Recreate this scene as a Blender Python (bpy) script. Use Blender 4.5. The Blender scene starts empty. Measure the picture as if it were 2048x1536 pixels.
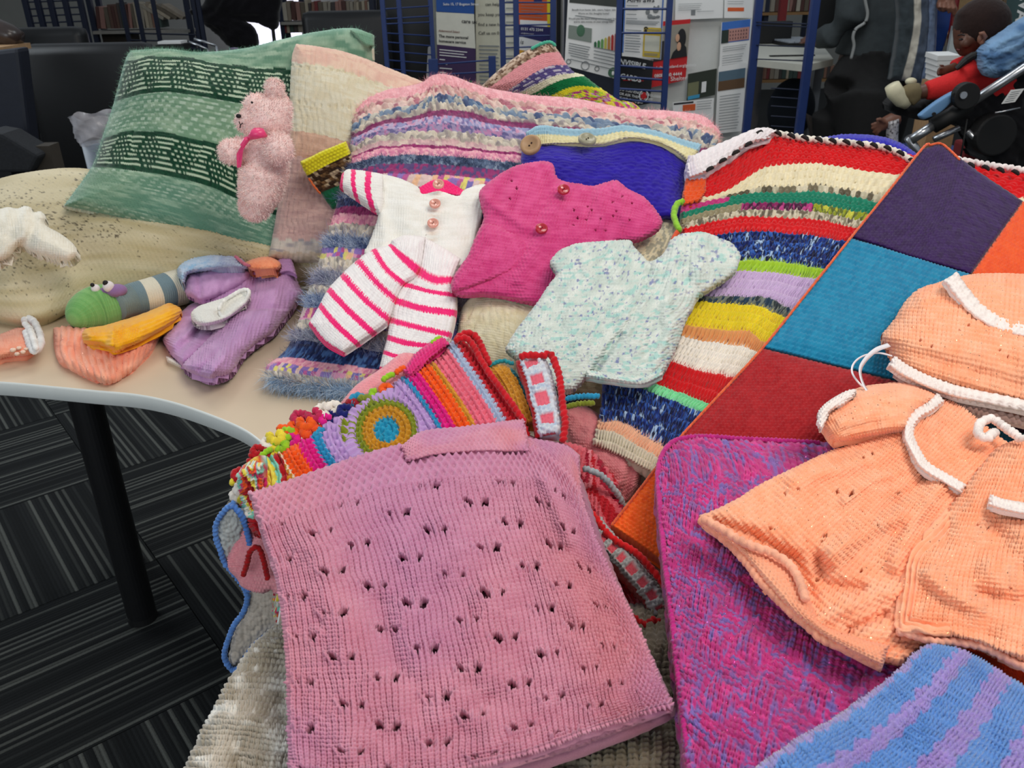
import bpy, bmesh, math, random
import numpy as np
from mathutils import Vector, Matrix

# ------------------------------------------------------------------ camera, world, lamps, exposure
CAM_H, TABLE_Z, FPX = 1.30, 0.73, 1700.0
PITCH, ROLL = math.radians(26.0), math.radians(-1.08)
scene = bpy.context.scene
COL = scene.collection
_f = np.array([0, math.cos(PITCH), -math.sin(PITCH)])
_r0 = np.array([1.0, 0, 0]); _u0 = np.array([0, math.sin(PITCH), math.cos(PITCH)])
CR = _r0*math.cos(ROLL)+_u0*math.sin(ROLL)
CU = -_r0*math.sin(ROLL)+_u0*math.cos(ROLL)
CAMP = np.array([0, 0, CAM_H])
cam_data = bpy.data.cameras.new('camera'); cam = bpy.data.objects.new('camera', cam_data); COL.objects.link(cam)
cam_data.sensor_width = 36.0; cam_data.lens = FPX*36.0/2048.0; cam_data.clip_start = 0.02; cam_data.clip_end = 60
M = Matrix(((CR[0], CU[0], -_f[0], 0), (CR[1], CU[1], -_f[1], 0), (CR[2], CU[2], -_f[2], CAM_H), (0, 0, 0, 1)))
cam.matrix_world = M
scene.camera = cam
cam_data.dof.use_dof = True; cam_data.dof.focus_distance = 1.05; cam_data.dof.aperture_fstop = 16.0
scene.view_settings.view_transform = 'Standard'; scene.view_settings.look = 'None'
scene.view_settings.gamma = 1.0; scene.view_settings.use_curve_mapping = False
scene.view_settings.exposure = 0.0
world = bpy.data.worlds.new('world'); scene.world = world; world.use_nodes = True
bg = world.node_tree.nodes['Background']; bg.inputs[0].default_value = (0.82, 0.91, 1.0, 1); bg.inputs[1].default_value = 0.33

def area(name, loc, target, sx, sy, power, color):
    ld = bpy.data.lights.new(name, 'AREA'); ld.shape = 'RECTANGLE'; ld.size = sx; ld.size_y = sy; ld.energy = power; ld.color = color
    o = bpy.data.objects.new(name, ld); COL.objects.link(o); o.location = loc
    d = Vector(target)-Vector(loc); o.rotation_euler = d.to_track_quat('-Z', 'Y').to_euler()
    return o
area('fill_light_front', (-1.2, -1.6, 1.7), (0.1, 1.2, 0.75), 2.2, 1.4, 22, (0.9, 0.96, 1.0))  # added fill from behind the camera, lifts the table edge and the shadows
area('ceiling_lamp_front', (1.0, 0.3, 2.9), (0.6, 0.8, 0.7), 1.2, 1.2, 35, (1.0, 0.93, 0.84))
area('ceiling_lamp_back', (-0.3, 2.9, 2.8), (0.0, 1.5, 0.8), 1.6, 0.8, 20, (1.0, 0.95, 0.88))
area('window_light', (-3.2, 3.2, 2.0), (0.0, 1.2, 0.8), 1.8, 1.6, 30, (0.86, 0.94, 1.0))
area('ceiling_lamp_board', (1.2, 3.6, 2.9), (1.0, 4.6, 0.9), 1.2, 0.8, 17, (0.9, 0.96, 1.0))

# ------------------------------------------------------------------ rays and surfaces
def rays(px, py):
    px = np.asarray(px, float); py = np.asarray(py, float)
    a = (px-1024)/FPX; b = -(py-768)/FPX
    return _f+a[..., None]*CR+b[..., None]*CU
def Zp(a, b=0.0, c=0.0):          # z = a + b*Y + c*x
    def S(px, py):
        d = rays(px, py)
        return (CAM_H-a)/(b*d[..., 1]+c*d[..., 0]-d[..., 2])
    return S
def Yp(a, b=0.0, c=0.0):          # Y = a + b*z + c*x
    def S(px, py):
        d = rays(px, py)
        return (a+b*CAM_H)/(d[..., 1]-b*d[..., 2]-c*d[..., 0])
    return S
def near(*ss):
    return lambda px, py: np.minimum.reduce([s(px, py) for s in ss])
def P(px, py, S):
    if not callable(S): S = Yp(S)
    d = rays(px, py); return CAMP+d*S(np.asarray(px, float), np.asarray(py, float))[..., None]
def V(px, py, S):
    return Vector(P(float(px), float(py), S))
def pxm(px, py, S):               # metres per picture pixel at that spot
    p = P(float(px), float(py), S)-CAMP
    return float(p@_f)/FPX

# ------------------------------------------------------------------ colour and noise
def s2l(c):
    c = np.asarray(c, float)/255.0
    return np.where(c <= 0.04045, c/12.92, ((c+0.055)/1.055)**2.4)
def C(r, g, b): return s2l((r, g, b))
def hsh(ix, iy, seed=0):
    n = np.sin(ix*127.1+iy*311.7+seed*74.7)*43758.5453
    return n-np.floor(n)
def vn(x, y, seed=0):
    ix = np.floor(x); iy = np.floor(y); fx = x-ix; fy = y-iy
    fx = fx*fx*(3-2*fx); fy = fy*fy*(3-2*fy)
    a = hsh(ix, iy, seed); b = hsh(ix+1, iy, seed); c = hsh(ix, iy+1, seed); d = hsh(ix+1, iy+1, seed)
    return a+(b-a)*fx+(c-a)*fy+(a-b-c+d)*fx*fy
def fbm(x, y, seed=0, o=3):
    s = 0; w = .5
    for k in range(o):
        s = s+w*vn(x*2**k, y*2**k, seed+k); w *= .5
    return s
def lumps(x, y, seed=0, jit=.8):  # rounded cells; returns height 0..1 and a random value per cell
    ix = np.floor(x); iy = np.floor(y)
    best = np.full(x.shape, 9.0); idv = np.zeros(x.shape)
    for dx in (-1, 0, 1):
        for dy in (-1, 0, 1):
            cx = ix+dx; cy = iy+dy
            jx = cx+.5+(hsh(cx, cy, seed)-.5)*jit; jy = cy+.5+(hsh(cx, cy, seed+5)-.5)*jit
            d = (x-jx)**2+(y-jy)**2
            m = d < best
            best = np.where(m, d, best); idv = np.where(m, hsh(cx, cy, seed+9), idv)
    return np.clip(1-best*1.6, 0, 1), idv
fr = lambda x: x-np.floor(x)
def mix(c1, c2, t):
    t = np.clip(np.asarray(t, float), 0, 1)[..., None]
    return np.asarray(c1)*(1-t)+np.asarray(c2)*t
def pick(pal, r):                 # palette entry by random value
    pal = np.asarray(pal); k = np.clip((r*len(pal)).astype(int), 0, len(pal)-1)
    return pal[k]
def bands(v, ends, cols):
    k = np.clip(np.searchsorted(np.asarray(ends), v), 0, len(cols)-1)
    return np.asarray(cols)[k]

# ------------------------------------------------------------------ stitches (a: stitch across, b: row down)
def k_stock(a, b):
    x = np.abs(fr(a)-.5); lat = 1-.42*(np.abs(x-.25)/.25)**2.6
    y = fr(b+x*1.15); y0 = fr(b)
    pit = np.exp(-(x/.14)**2)*np.exp(-((y0-.45)/.24)**2)
    return lat*(.3+.7*np.sin(np.pi*y)**.8)-1.15*pit
def k_garter(a, b):
    r0 = np.floor(b); b2 = b+.17*np.cos(2*np.pi*(a+.5*np.mod(r0, 2))); row = np.floor(b2); y = fr(b2)
    bump = .5+.5*np.cos(2*np.pi*(a+.5*np.mod(row, 2)))
    return np.sin(np.pi*y)**.75*(.5+.5*bump)
def k_rib(a, b, w=4):
    x = fr(a/w); r = np.sin(np.pi*x)**.6
    return .72*r+.28*k_stock(a, b)*r
def k_crochet(a, b):
    row = np.floor(b); y = fr(b); aa = a+.37*row
    top = (.55+.45*np.abs(np.sin(np.pi*(aa*1+y*.6))))*np.clip(np.sin(np.pi*np.clip(y/.5, 0, 1)), 0, 1)**.6
    x = fr(aa+.25*y)-.5
    post = np.clip(1-(np.abs(x)/.42)**2.5, 0, 1)*(.75+.1*np.sin(9*y))
    low = post*np.clip(np.sin(np.pi*np.clip((y-.3)/.7, 0, 1))*1.6, 0, 1)
    return np.maximum(top, low)
def k_moss(a, b):
    return .25+.75*np.clip(np.cos(np.pi*(a+np.floor(b)))*np.sign(1), -1, 1)*.5*np.sin(np.pi*fr(b))+.35

# ------------------------------------------------------------------ materials
MATS = {}
def nt(name):
    m = bpy.data.materials.new(name); m.use_nodes = True
    t = m.node_tree; p = t.nodes['Principled BSDF']
    return m, t, p
def wool(name='wool', sheen=.25, bump=.35, scale=900, spark=0.0, var=.12, rough=.95):
    if name in MATS: return MATS[name]
    m, t, p = nt(name); n = t.nodes; l = t.links
    at = n.new('ShaderNodeAttribute'); at.attribute_name = 'Col'
    tc = n.new('ShaderNodeTexCoord')
    no = n.new('ShaderNodeTexNoise'); no.inputs['Scale'].default_value = scale; no.inputs['Detail'].default_value = 2
    l.new(tc.outputs['Object'], no.inputs['Vector'])
    mr = n.new('ShaderNodeMapRange'); mr.inputs[3].default_value = 1-var*1.6; mr.inputs[4].default_value = 1+var*1.6
    l.new(no.outputs[0], mr.inputs[0])
    mx = n.new('ShaderNodeVectorMath'); mx.operation = 'SCALE'
    l.new(at.outputs['Color'], mx.inputs[0]); l.new(mr.outputs[0], mx.inputs[3])
    l.new(mx.outputs[0], p.inputs['Base Color'])
    p.inputs['Roughness'].default_value = rough
    p.inputs['Specular IOR Level'].default_value = .15
    p.inputs['Sheen Weight'].default_value = sheen; p.inputs['Sheen Roughness'].default_value = .5
    bu = n.new('ShaderNodeBump'); bu.inputs['Strength'].default_value = bump; bu.inputs['Distance'].default_value = .0006
    l.new(no.outputs[0], bu.inputs['Height']); l.new(bu.outputs[0], p.inputs['Normal'])
    if spark:
        vo = n.new('ShaderNodeTexVoronoi'); vo.inputs['Scale'].default_value = 170; l.new(tc.outputs['Object'], vo.inputs['Vector'])
        lt = n.new('ShaderNodeMath'); lt.operation = 'LESS_THAN'; lt.inputs[1].default_value = .13; l.new(vo.outputs['Distance'], lt.inputs[0])
        ml = n.new('ShaderNodeMath'); ml.operation = 'MULTIPLY'; ml.inputs[1].default_value = spark; l.new(lt.outputs[0], ml.inputs[0])
        l.new(ml.outputs[0], p.inputs['Metallic'])
        r2 = n.new('ShaderNodeMapRange'); r2.inputs[3].default_value = rough; r2.inputs[4].default_value = .2; l.new(lt.outputs[0], r2.inputs[0]); l.new(r2.outputs[0], p.inputs['Roughness'])
    MATS[name] = m; return m
def plain(name, rgb, rough=.6, metal=0.0, noise=.08, scale=40, bump=0.0, spec=.5, trans=0.0, alpha=1.0, emit=None, coat=0.0):
    if name in MATS: return MATS[name]
    m, t, p = nt(name); n = t.nodes; l = t.links
    c = s2l(rgb)
    tc = n.new('ShaderNodeTexCoord'); no = n.new('ShaderNodeTexNoise'); no.inputs['Scale'].default_value = scale; no.inputs['Detail'].default_value = 3
    l.new(tc.outputs['Object'], no.inputs['Vector'])
    rp = n.new('ShaderNodeValToRGB'); rp.color_ramp.elements[0].position = .3; rp.color_ramp.elements[1].position = .7
    rp.color_ramp.elements[0].color = (*(c*(1-noise)), 1); rp.color_ramp.elements[1].color = (*np.clip(c*(1+noise), 0, 1), 1)
    l.new(no.outputs[0], rp.inputs[0]); l.new(rp.outputs[0], p.inputs['Base Color'])
    p.inputs['Roughness'].default_value = rough; p.inputs['Metallic'].default_value = metal; p.inputs['Specular IOR Level'].default_value = spec
    p.inputs['Coat Weight'].default_value = coat
    if trans: p.inputs['Transmission Weight'].default_value = trans
    if alpha < 1: p.inputs['Alpha'].default_value = alpha
    if bump:
        bu = n.new('ShaderNodeBump'); bu.inputs['Strength'].default_value = bump; bu.inputs['Distance'].default_value = .002
        l.new(no.outputs[0], bu.inputs['Height']); l.new(bu.outputs[0], p.inputs['Normal'])
    if emit:
        p.inputs['Emission Color'].default_value = (*s2l(rgb), 1); p.inputs['Emission Strength'].default_value = emit
    MATS[name] = m; return m
WOOL = wool()

# ------------------------------------------------------------------ object bookkeeping
def tag(o, label=None, cat=None, group=None, kind=None):
    if label: o['label'] = label
    if cat: o['category'] = cat
    if group: o['group'] = group
    if kind: o['kind'] = kind
    return o
def thing(name, label, cat, loc=(0, 0, 0), group=None):
    o = bpy.data.objects.new(name, None); COL.objects.link(o); o.location = loc
    o.empty_display_size = .05
    return tag(o, label, cat, group)
def wloc(o):
    v = Vector(o.location); q = o.parent
    while q: v += Vector(q.location); q = q.parent
    return v
def link(name, me, mat, parent=None, smooth=True):
    o = bpy.data.objects.new(name, me); COL.objects.link(o)
    if mat is not None and not me.materials: me.materials.append(mat)
    if smooth and len(me.polygons): me.polygons.foreach_set('use_smooth', np.ones(len(me.polygons), bool))
    if parent is not None:
        o.parent = parent; o.location = -wloc(parent)
    return o
def rebase(o):                    # put the origin of a world-space mesh at the middle of its base
    me = o.data; n = len(me.vertices); co = np.empty(n*3, np.float32); me.vertices.foreach_get('co', co); co = co.reshape(-1, 3)
    c = np.array([(co[:, 0].min()+co[:, 0].max())/2, (co[:, 1].min()+co[:, 1].max())/2, co[:, 2].min()])
    me.vertices.foreach_set('co', (co-c).ravel().astype(np.float32)); me.update()
    o.location = Vector(o.location)+Vector(c)
    return o
def npmesh(name, co, faces, col=None, nv=4):
    me = bpy.data.meshes.new(name); co = np.asarray(co, np.float32); faces = np.asarray(faces, np.int32)
    me.vertices.add(len(co)); me.vertices.foreach_set('co', co.ravel())
    me.loops.add(faces.size); me.loops.foreach_set('vertex_index', faces.ravel())
    me.polygons.add(len(faces)); me.polygons.foreach_set('loop_start', np.arange(0, faces.size, faces.shape[1], dtype=np.int32))
    me.update(calc_edges=True)
    if col is not None:
        a = me.color_attributes.new('Col', 'FLOAT_COLOR', 'POINT')
        c4 = np.ones((len(co), 4), np.float32); c4[:, :3] = col; a.data.foreach_set('color', c4.ravel())
    return me

# ------------------------------------------------------------------ interpolated nets and polygons
def cat(ctrl, idx):
    n = len(ctrl)
    ctrl = np.concatenate([2*ctrl[:1]-ctrl[1:2], ctrl, 2*ctrl[-1:]-ctrl[-2:-1]], 0)
    i = np.clip(np.floor(idx).astype(int), 0, n-2); t = idx-i
    sh = (-1,)+(1,)*(ctrl.ndim-1); t = t.reshape(sh)
    p0, p1, p2, p3 = ctrl[i], ctrl[i+1], ctrl[i+2], ctrl[i+3]
    return .5*((2*p1)+(-p0+p2)*t+(2*p0-5*p1+4*p2-p3)*t*t+(-p0+3*p1-3*p2+p3)*t**3)
def smooth_path(pts, n=60, closed=False):
    a = np.asarray(pts, float)
    if closed:
        a = np.concatenate([a[-1:], a, a[:2]], 0); idx = np.linspace(1, len(a)-2, n, endpoint=False); return cat(a, idx)
    return cat(a, np.linspace(0, len(a)-1, n))
def rpath(pts, step):             # resample a polyline evenly
    a = np.asarray(pts, float); d = np.r_[0, np.cumsum(np.linalg.norm(np.diff(a, axis=0), axis=1))]
    n = max(2, int(d[-1]/step)+1); t = np.linspace(0, d[-1], n)
    return np.stack([np.interp(t, d, a[:, k]) for k in range(a.shape[1])], 1)
def inside(x, y, poly):
    r = np.zeros(x.shape, bool); n = len(poly)
    for i in range(n):
        x1, y1 = poly[i]; x2, y2 = poly[(i+1) % n]
        if y1 == y2: continue
        c = ((y1 > y) != (y2 > y)) & (x < (x2-x1)*(y-y1)/(y2-y1)+x1)
        r ^= c
    return r
def dpoly(x, y, pl, closed=False, nearest=False):
    pl = np.asarray(pl, float); n = len(pl); best = np.full(x.shape, 1e9); bx = np.array(x, float); by = np.array(y, float)
    for i in range(n if closed else n-1):
        a = pl[i]; b = pl[(i+1) % n]; dx, dy = b-a; L = dx*dx+dy*dy
        if L == 0: continue
        t = np.clip(((x-a[0])*dx+(y-a[1])*dy)/L, 0, 1); qx = a[0]+t*dx; qy = a[1]+t*dy
        d = (x-qx)**2+(y-qy)**2; m = d < best; best = np.where(m, d, best)
        if nearest: bx = np.where(m, qx, bx); by = np.where(m, qy, by)
    return (np.sqrt(best), bx, by) if nearest else np.sqrt(best)

class Bag: pass
def cloth(name, net, surf=None, outline=None, step=1.9, st=(60, 60), col=(.5, .5, .5), disp=None, amp=.0012, infl=0.0, er=14,
          lift=0.0, thick=.008, back=0.0, folds=(), wr=(0, 60, 1), uk=None, vk=None, ys=None, parent=None, mat=None, hole=None, wav=0.0, sm=True, drop=None, jit=.35):
    R = len(net); arr = []
    for i, row in enumerate(net):
        arr.append([(p[0], p[1], (p[2] if len(p) > 2 else (ys[i] if ys else 0))) for p in row])
    arr = np.array(arr, float); Cn = arr.shape[1]
    lu = max(np.linalg.norm(np.diff(arr[i, :, :2], axis=0), axis=1).sum() for i in range(R))
    lv = max(np.linalg.norm(np.diff(arr[:, j, :2], axis=0), axis=1).sum() for j in range(Cn))
    step = step*1.22
    NU = int(lu/step)+2; NV = int(lv/step)+2
    u = np.linspace(0, 1, NU); v = np.linspace(0, 1, NV)
    uk = np.linspace(0, 1, Cn) if uk is None else np.asarray(uk, float); vk = np.linspace(0, 1, R) if vk is None else np.asarray(vk, float)
    uk = (uk-uk[0])/(uk[-1]-uk[0]); vk = (vk-vk[0])/(vk[-1]-vk[0])
    g = cat(np.moveaxis(arr, 1, 0), np.interp(u, uk, np.arange(Cn)))        # NU,R,3
    g = cat(np.moveaxis(g, 1, 0), np.interp(v, vk, np.arange(R)))           # NV,NU,3
    D = Bag(); D.px = g[..., 0].copy(); D.py = g[..., 1].copy(); Yv = g[..., 2]
    D.u, D.v = np.meshgrid(u, v); sd_ = (len(name)*7+st[0]) % 50
    D.a = D.u*st[0]+jit*2*(vn(D.u*st[0]/7, D.v*st[1]/6, sd_)-.5)+jit*.5*(vn(D.u*st[0]/1.8, D.v*st[1]/2.1, sd_+1)-.5); D.b = D.v*st[1]+jit*2*(vn(D.u*st[0]/8, D.v*st[1]/6, sd_+2)-.5)+jit*.5*(vn(D.u*st[0]/2.1, D.v*st[1]/2.3, sd_+3)-.5)
    vm = np.ones(D.px.shape, bool)
    if outline is not None:
        if sm: outline = smooth_path(outline, max(60, len(outline)*6), True)
        poly = np.asarray(outline, float)
        if wav:
            poly = rpath(np.r_[poly, poly[:1]], 2.0)[:-1]
            tg = np.roll(poly, -1, 0)-np.roll(poly, 1, 0); tg /= np.linalg.norm(tg, axis=1)[:, None]+1e-9
            s = np.arange(len(poly))*2.0
            poly = poly+np.stack([-tg[:, 1], tg[:, 0]], 1)*(wav*(np.sin(s*2*np.pi/9)*.5+(vn(s/14, s*0, 3)-.5)))[:, None]
            pd = poly[::2]
        else: pd = poly
        vm = inside(D.px, D.py, poly)
        m = vm.astype(int); q = m[:-1, :-1]+m[1:, :-1]+m[:-1, 1:]+m[1:, 1:]; qm = q >= 2
        use = np.zeros(vm.shape, bool)
        for s1 in ((slice(0, -1), slice(0, -1)), (slice(1, None), slice(0, -1)), (slice(0, -1), slice(1, None)), (slice(1, None), slice(1, None))): use[s1] |= qm
        d, bx, by = dpoly(D.px, D.py, pd, True, True)
        out = use & ~vm; D.px[out] = bx[out]; D.py[out] = by[out]; d = np.where(vm, d, 0)
    else:
        qm = np.ones((NV-1, NU-1), bool); use = vm
        k = max(1, NU//40); k2 = max(1, NV//40)
        ring = np.concatenate([np.stack([D.px[0, ::k], D.py[0, ::k]], 1), np.stack([D.px[::k2, -1], D.py[::k2, -1]], 1),
                               np.stack([D.px[-1, ::-k], D.py[-1, ::-k]], 1), np.stack([D.px[::-k2, 0], D.py[::-k2, 0]], 1)])
        d = dpoly(D.px, D.py, ring, True)
        d[0] = 0; d[-1] = 0; d[:, 0] = 0; d[:, -1] = 0
    D.d = d
    ray = rays(D.px, D.py)
    s = surf(D.px, D.py) if surf is not None else Yv/ray[..., 1]
    B = CAMP+ray*s[..., None]
    def normals(Q):
        du = np.gradient(Q, axis=1); dv = np.gradient(Q, axis=0); n = np.cross(du, dv); n /= np.linalg.norm(n, axis=-1)[..., None]+1e-12
        f = np.sign((n*ray).sum(-1)); return -n*np.where(f == 0, 1, f)[..., None]
    n = normals(B); rl = np.linalg.norm(ray, axis=-1); cosv = np.clip(-(n*ray).sum(-1)/rl, .35, 1)
    prof = np.sqrt(np.clip(1-(1-np.clip(d/er, 0, 1))**2, 0, 1))
    L = lift+thick*0+infl*np.sqrt(np.clip(1-(1-np.clip(d/(d.max()*1.0+1e-6), 0, 1))**2, 0, 1))+(min(thick, .012) if drop is None else drop)*(prof-1)
    if wr[0]: L = L+wr[0]*(fbm(D.px/wr[1], D.py/wr[1], wr[2], 2)-.37)*2*np.clip(d/30, 0, 1)
    for pl, w, am in folds:
        q = dpoly(D.px, D.py, pl); L = L+am*np.exp(-(q/w)**2)
    D.L = L
    mp = s/FPX                                                              # metres per pixel
    B2 = B-ray*(L/cosv/rl)[..., None]
    n2 = normals(B2)
    h = disp(D) if disp is not None else k_stock(D.a, D.b)
    h = h*(.75+.5*vn(D.a/1.1, D.b/1.1, 17))
    B3 = B2+n2*((h-.5)*2*amp*(.4+.6*prof))[..., None]
    c = col(D) if callable(col) else np.broadcast_to(np.asarray(col, float), B3.shape)
    if hole is not None:
        hm = hole(D); qh = hm[:-1, :-1] & hm[1:, :-1] & hm[:-1, 1:] & hm[1:, 1:]; qm = qm & ~qh
    cx_ = D.px[:-1, :-1]; cy_ = D.py[:-1, :-1]; qm = qm & (cx_ > -200) & (cx_ < 2220) & (cy_ < 1690)
    ids = np.arange(NU*NV).reshape(NV, NU)
    F = np.stack([ids[:-1, :-1], ids[1:, :-1], ids[1:, 1:], ids[:-1, 1:]], -1)[qm]
    co = B3.reshape(-1, 3); cc = np.clip(np.asarray(c, float).reshape(-1, 3), 0, 1); nn = n2.reshape(-1, 3)
    # orient faces towards the lens side
    a0 = co[F[:, 0]]; fn = np.cross(co[F[:, 1]]-a0, co[F[:, 2]]-a0); sgn = ((fn*(a0-CAMP)).sum(1) > 0).mean() > .5
    if sgn: F = F[:, ::-1]
    E = np.concatenate([F[:, [0, 1]], F[:, [1, 2]], F[:, [2, 3]], F[:, [3, 0]]])
    key = np.minimum(E[:, 0], E[:, 1]).astype(np.int64)*(NU*NV)+np.maximum(E[:, 0], E[:, 1])
    _, inv, cnt = np.unique(key, return_inverse=True, return_counts=True)
    be = E[cnt[inv] == 1]
    bv = np.unique(be); mapb = {}
    remap = np.full(NU*NV, -1); remap[bv] = np.arange(len(bv))
    nb0 = n.reshape(-1, 3); dirb = -nb0[bv]*.75+(co[bv]-CAMP)/np.linalg.norm(co[bv]-CAMP, axis=1)[:, None]*.25
    ring1 = co[bv]+dirb*thick
    base = NU*NV
    S = np.stack([be[:, 1], be[:, 0], base+remap[be[:, 0]], base+remap[be[:, 1]]], 1)
    co = np.concatenate([co, ring1]); cc = np.concatenate([cc, cc[bv]])
    # coarse back sheet
    k = max(4, int(14/step)); iu = np.r_[np.arange(0, NU-1, k), NU-1]; iv = np.r_[np.arange(0, NV-1, k), NV-1]
    cb = B3[np.ix_(iv, iu)]; nb = n[np.ix_(iv, iu)]; rb = ray[np.ix_(iv, iu)]; rb = rb/np.linalg.norm(rb, axis=-1)[..., None]
    pb = prof[np.ix_(iv, iu)]; bk = np.sqrt(np.clip(1-(1-np.clip(d/(d.max()+1e-6), 0, 1))**2, 0, 1))[np.ix_(iv, iu)]
    cb = cb-nb*(thick*.95)+rb*((infl+back)*bk)[..., None]
    mb = vm[np.ix_(iv, iu)]; ib = np.arange(cb.shape[0]*cb.shape[1]).reshape(cb.shape[:2])+len(co)
    qb = mb[:-1, :-1] & mb[1:, :-1] & mb[:-1, 1:] & mb[1:, 1:]
    FB = np.stack([ib[:-1, :-1], ib[:-1, 1:], ib[1:, 1:], ib[1:, :-1]], -1)[qb]
    if sgn: FB = FB[:, ::-1]
    ccb = np.asarray(c, float)[np.ix_(iv, iu)].reshape(-1, 3)
    co = np.concatenate([co, cb.reshape(-1, 3)]); cc = np.concatenate([cc, np.clip(ccb, 0, 1)])
    F = np.concatenate([F, S, FB])
    used = np.zeros(len(co), bool); used[F.ravel()] = True
    rm = np.cumsum(used)-1; co = co[used]; cc = cc[used]; F = rm[F]
    me = npmesh(name, co, F, cc)
    o = link(name, me, mat or WOOL, parent)
    D.P = B3; D.N = n2; D.c = np.asarray(c, float); D.use = use if outline is not None else vm
    o_data[o.name] = D
    if parent is None: rebase(o)
    return o
o_data = {}

def tubemesh(name, pts, rad, col, seg=10, lump=0.0, lumpn=0.0, knit=None, flat=1.0, upv=None, caps=True):
    """tube along 3-D points; rad per point; lump = relief in metres, lumpn = lumps per metre."""
    pts = np.asarray(pts, float); n = len(pts); rad = np.broadcast_to(np.asarray(rad, float), (n,))
    T = np.gradient(pts, axis=0); T /= np.linalg.norm(T, axis=1)[:, None]+1e-12
    up = np.array(upv if upv is not None else (0.0, -.45, .9)); A = np.cross(T, up); A /= np.linalg.norm(A, axis=1)[:, None]+1e-9; Bv = np.cross(A, T)
    s = np.r_[0, np.cumsum(np.linalg.norm(np.diff(pts, axis=0), axis=1))]
    th = np.linspace(0, 2*np.pi, seg, endpoint=False)
    r = rad[:, None]*np.ones((1, seg))
    if lump:
        ph = s*lumpn
        ph = ph+.35*vn(ph*.7, ph*0, 3)
        bead = np.abs(np.sin(np.pi*(ph[:, None]+th[None]/(2*np.pi))))
        r = r+lump*(bead**.8-.35)+lump*.7*(vn(ph[:, None]*3+0*th, np.cos(th)[None]*2+5+0*ph[:, None], 4)-.5)
    if knit is not None:
        r = r+knit[0]*(k_stock(th[None]/(2*np.pi)*knit[1]+0*s[:, None], s[:, None]*knit[2]+0*th[None])-.5)
    co = pts[:, None]+A[:, None]*(np.cos(th)[None, :, None]*r[..., None])+Bv[:, None]*(np.sin(th)[None, :, None]*r[..., None]*flat)
    co = co.reshape(-1, 3)
    i = np.arange(n-1)[:, None]*seg; j = np.arange(seg)[None]; j2 = (j+1) % seg
    F = np.stack([i+j, i+j2, i+seg+j2, i+seg+j], -1).reshape(-1, 4)
    c = col(s/s[-1], s) if callable(col) else np.broadcast_to(np.asarray(col, float), (n, 3))
    cc = np.repeat(c, seg, 0)
    if caps:
        co = np.concatenate([co, pts[:1], pts[-1:]]); cc = np.concatenate([cc, c[:1], c[-1:]]); b = n*seg
        j = np.arange(seg); j2 = (j+1) % seg
        F = np.concatenate([F, np.stack([np.full(seg, b), j2, j, j], 1)[:, :4], np.stack([np.full(seg, b+1), (n-1)*seg+j, (n-1)*seg+j2, (n-1)*seg+j2], 1)])
        # degenerate quads -> build with bmesh-safe triangles
        quads = F[:-2*seg]; tris = F[-2*seg:, :3]
        me = bpy.data.meshes.new(name)
        nl = quads.size+tris.size; me.vertices.add(len(co)); me.vertices.foreach_set('co', co.astype(np.float32).ravel())
        me.loops.add(nl); me.loops.foreach_set('vertex_index', np.r_[quads.ravel(), tris.ravel()].astype(np.int32))
        me.polygons.add(len(quads)+len(tris)); me.polygons.foreach_set('loop_start', np.r_[np.arange(0, quads.size, 4), quads.size+np.arange(0, tris.size, 3)].astype(np.int32))
        me.update(calc_edges=True)
        a = me.color_attributes.new('Col', 'FLOAT_COLOR', 'POINT'); c4 = np.ones((len(co), 4), np.float32); c4[:, :3] = np.clip(cc, 0, 1); a.data.foreach_set('color', c4.ravel())
        return me
    return npmesh(name, co, F, np.clip(cc, 0, 1))
def rope(name, pts, S, rpx, col, parent=None, lift=0.0, lump=.75, every=9, step=2.0, n=None, seg=10, mat=None, flat=1.0, sm=True):
    """crocheted cord laid along picture points on surface S; rpx radius in pixels; every = pixels per stitch."""
    p = smooth_path(pts, max(20, len(pts)*12)) if sm else np.asarray(pts, float)
    p = rpath(p[:, :2], step)
    Q = P(p[:, 0], p[:, 1], S); m = np.array([(q-CAMP)@_f/FPX for q in Q])
    Q = Q-rays(p[:, 0], p[:, 1])*0+np.array([0, -.35, .94])*(lift)
    mm = m.mean(); rr = rpx*m*.85
    rr = rr*np.clip(np.minimum(np.arange(len(rr)), np.arange(len(rr))[::-1])/2.0+.4, 0, 1)
    cb_ = np.asarray(col, float)
    me = tubemesh(name, Q, rr, (lambda t, s: np.clip(cb_*(.85+.3*vn(s/(every*mm)*1.3, s*0, 6))[:, None], 0, 1)), seg, min(lump, .85)*rpx*mm*.8, 1/(every*mm), flat=flat)
    o = link(name, me, mat or WOOL, parent)
    if parent is None: rebase(o)
    return o
def fibres(name, co, nrm, cols, parent, length=.01, width=.0004, spread=.8, mat=None, seed=1, droop=0.0):
    rg = np.random.default_rng(seed); n = len(co)
    d = nrm+rg.normal(0, spread, (n, 3))*.6; d /= np.linalg.norm(d, axis=1)[:, None]
    L = length*(.5+rg.random(n)); side = np.cross(d, rg.normal(0, 1, (n, 3))); side /= np.linalg.norm(side, axis=1)[:, None]
    mid = co+d*(L*.55)[:, None]; tip = co+d*L[:, None]+rg.normal(0, 1, (n, 3))*(L*.25)[:, None]; tip[:, 2] -= droop*L
    a = co-side*width; b = co+side*width; c = mid+side*width*.7; e = mid-side*width*.7
    V_ = np.stack([a, b, c, e, tip], 1).reshape(-1, 3); i = np.arange(n)[:, None]*5
    T = np.concatenate([i+np.array([[0, 1, 2]]), i+np.array([[0, 2, 3]]), i+np.array([[3, 2, 4]])])
    me = npmesh(name, V_, T, np.repeat(cols, 5, 0))
    o = link(name, me, mat or WOOL, parent, smooth=False); o['kind'] = 'stuff'
    return o
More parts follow.
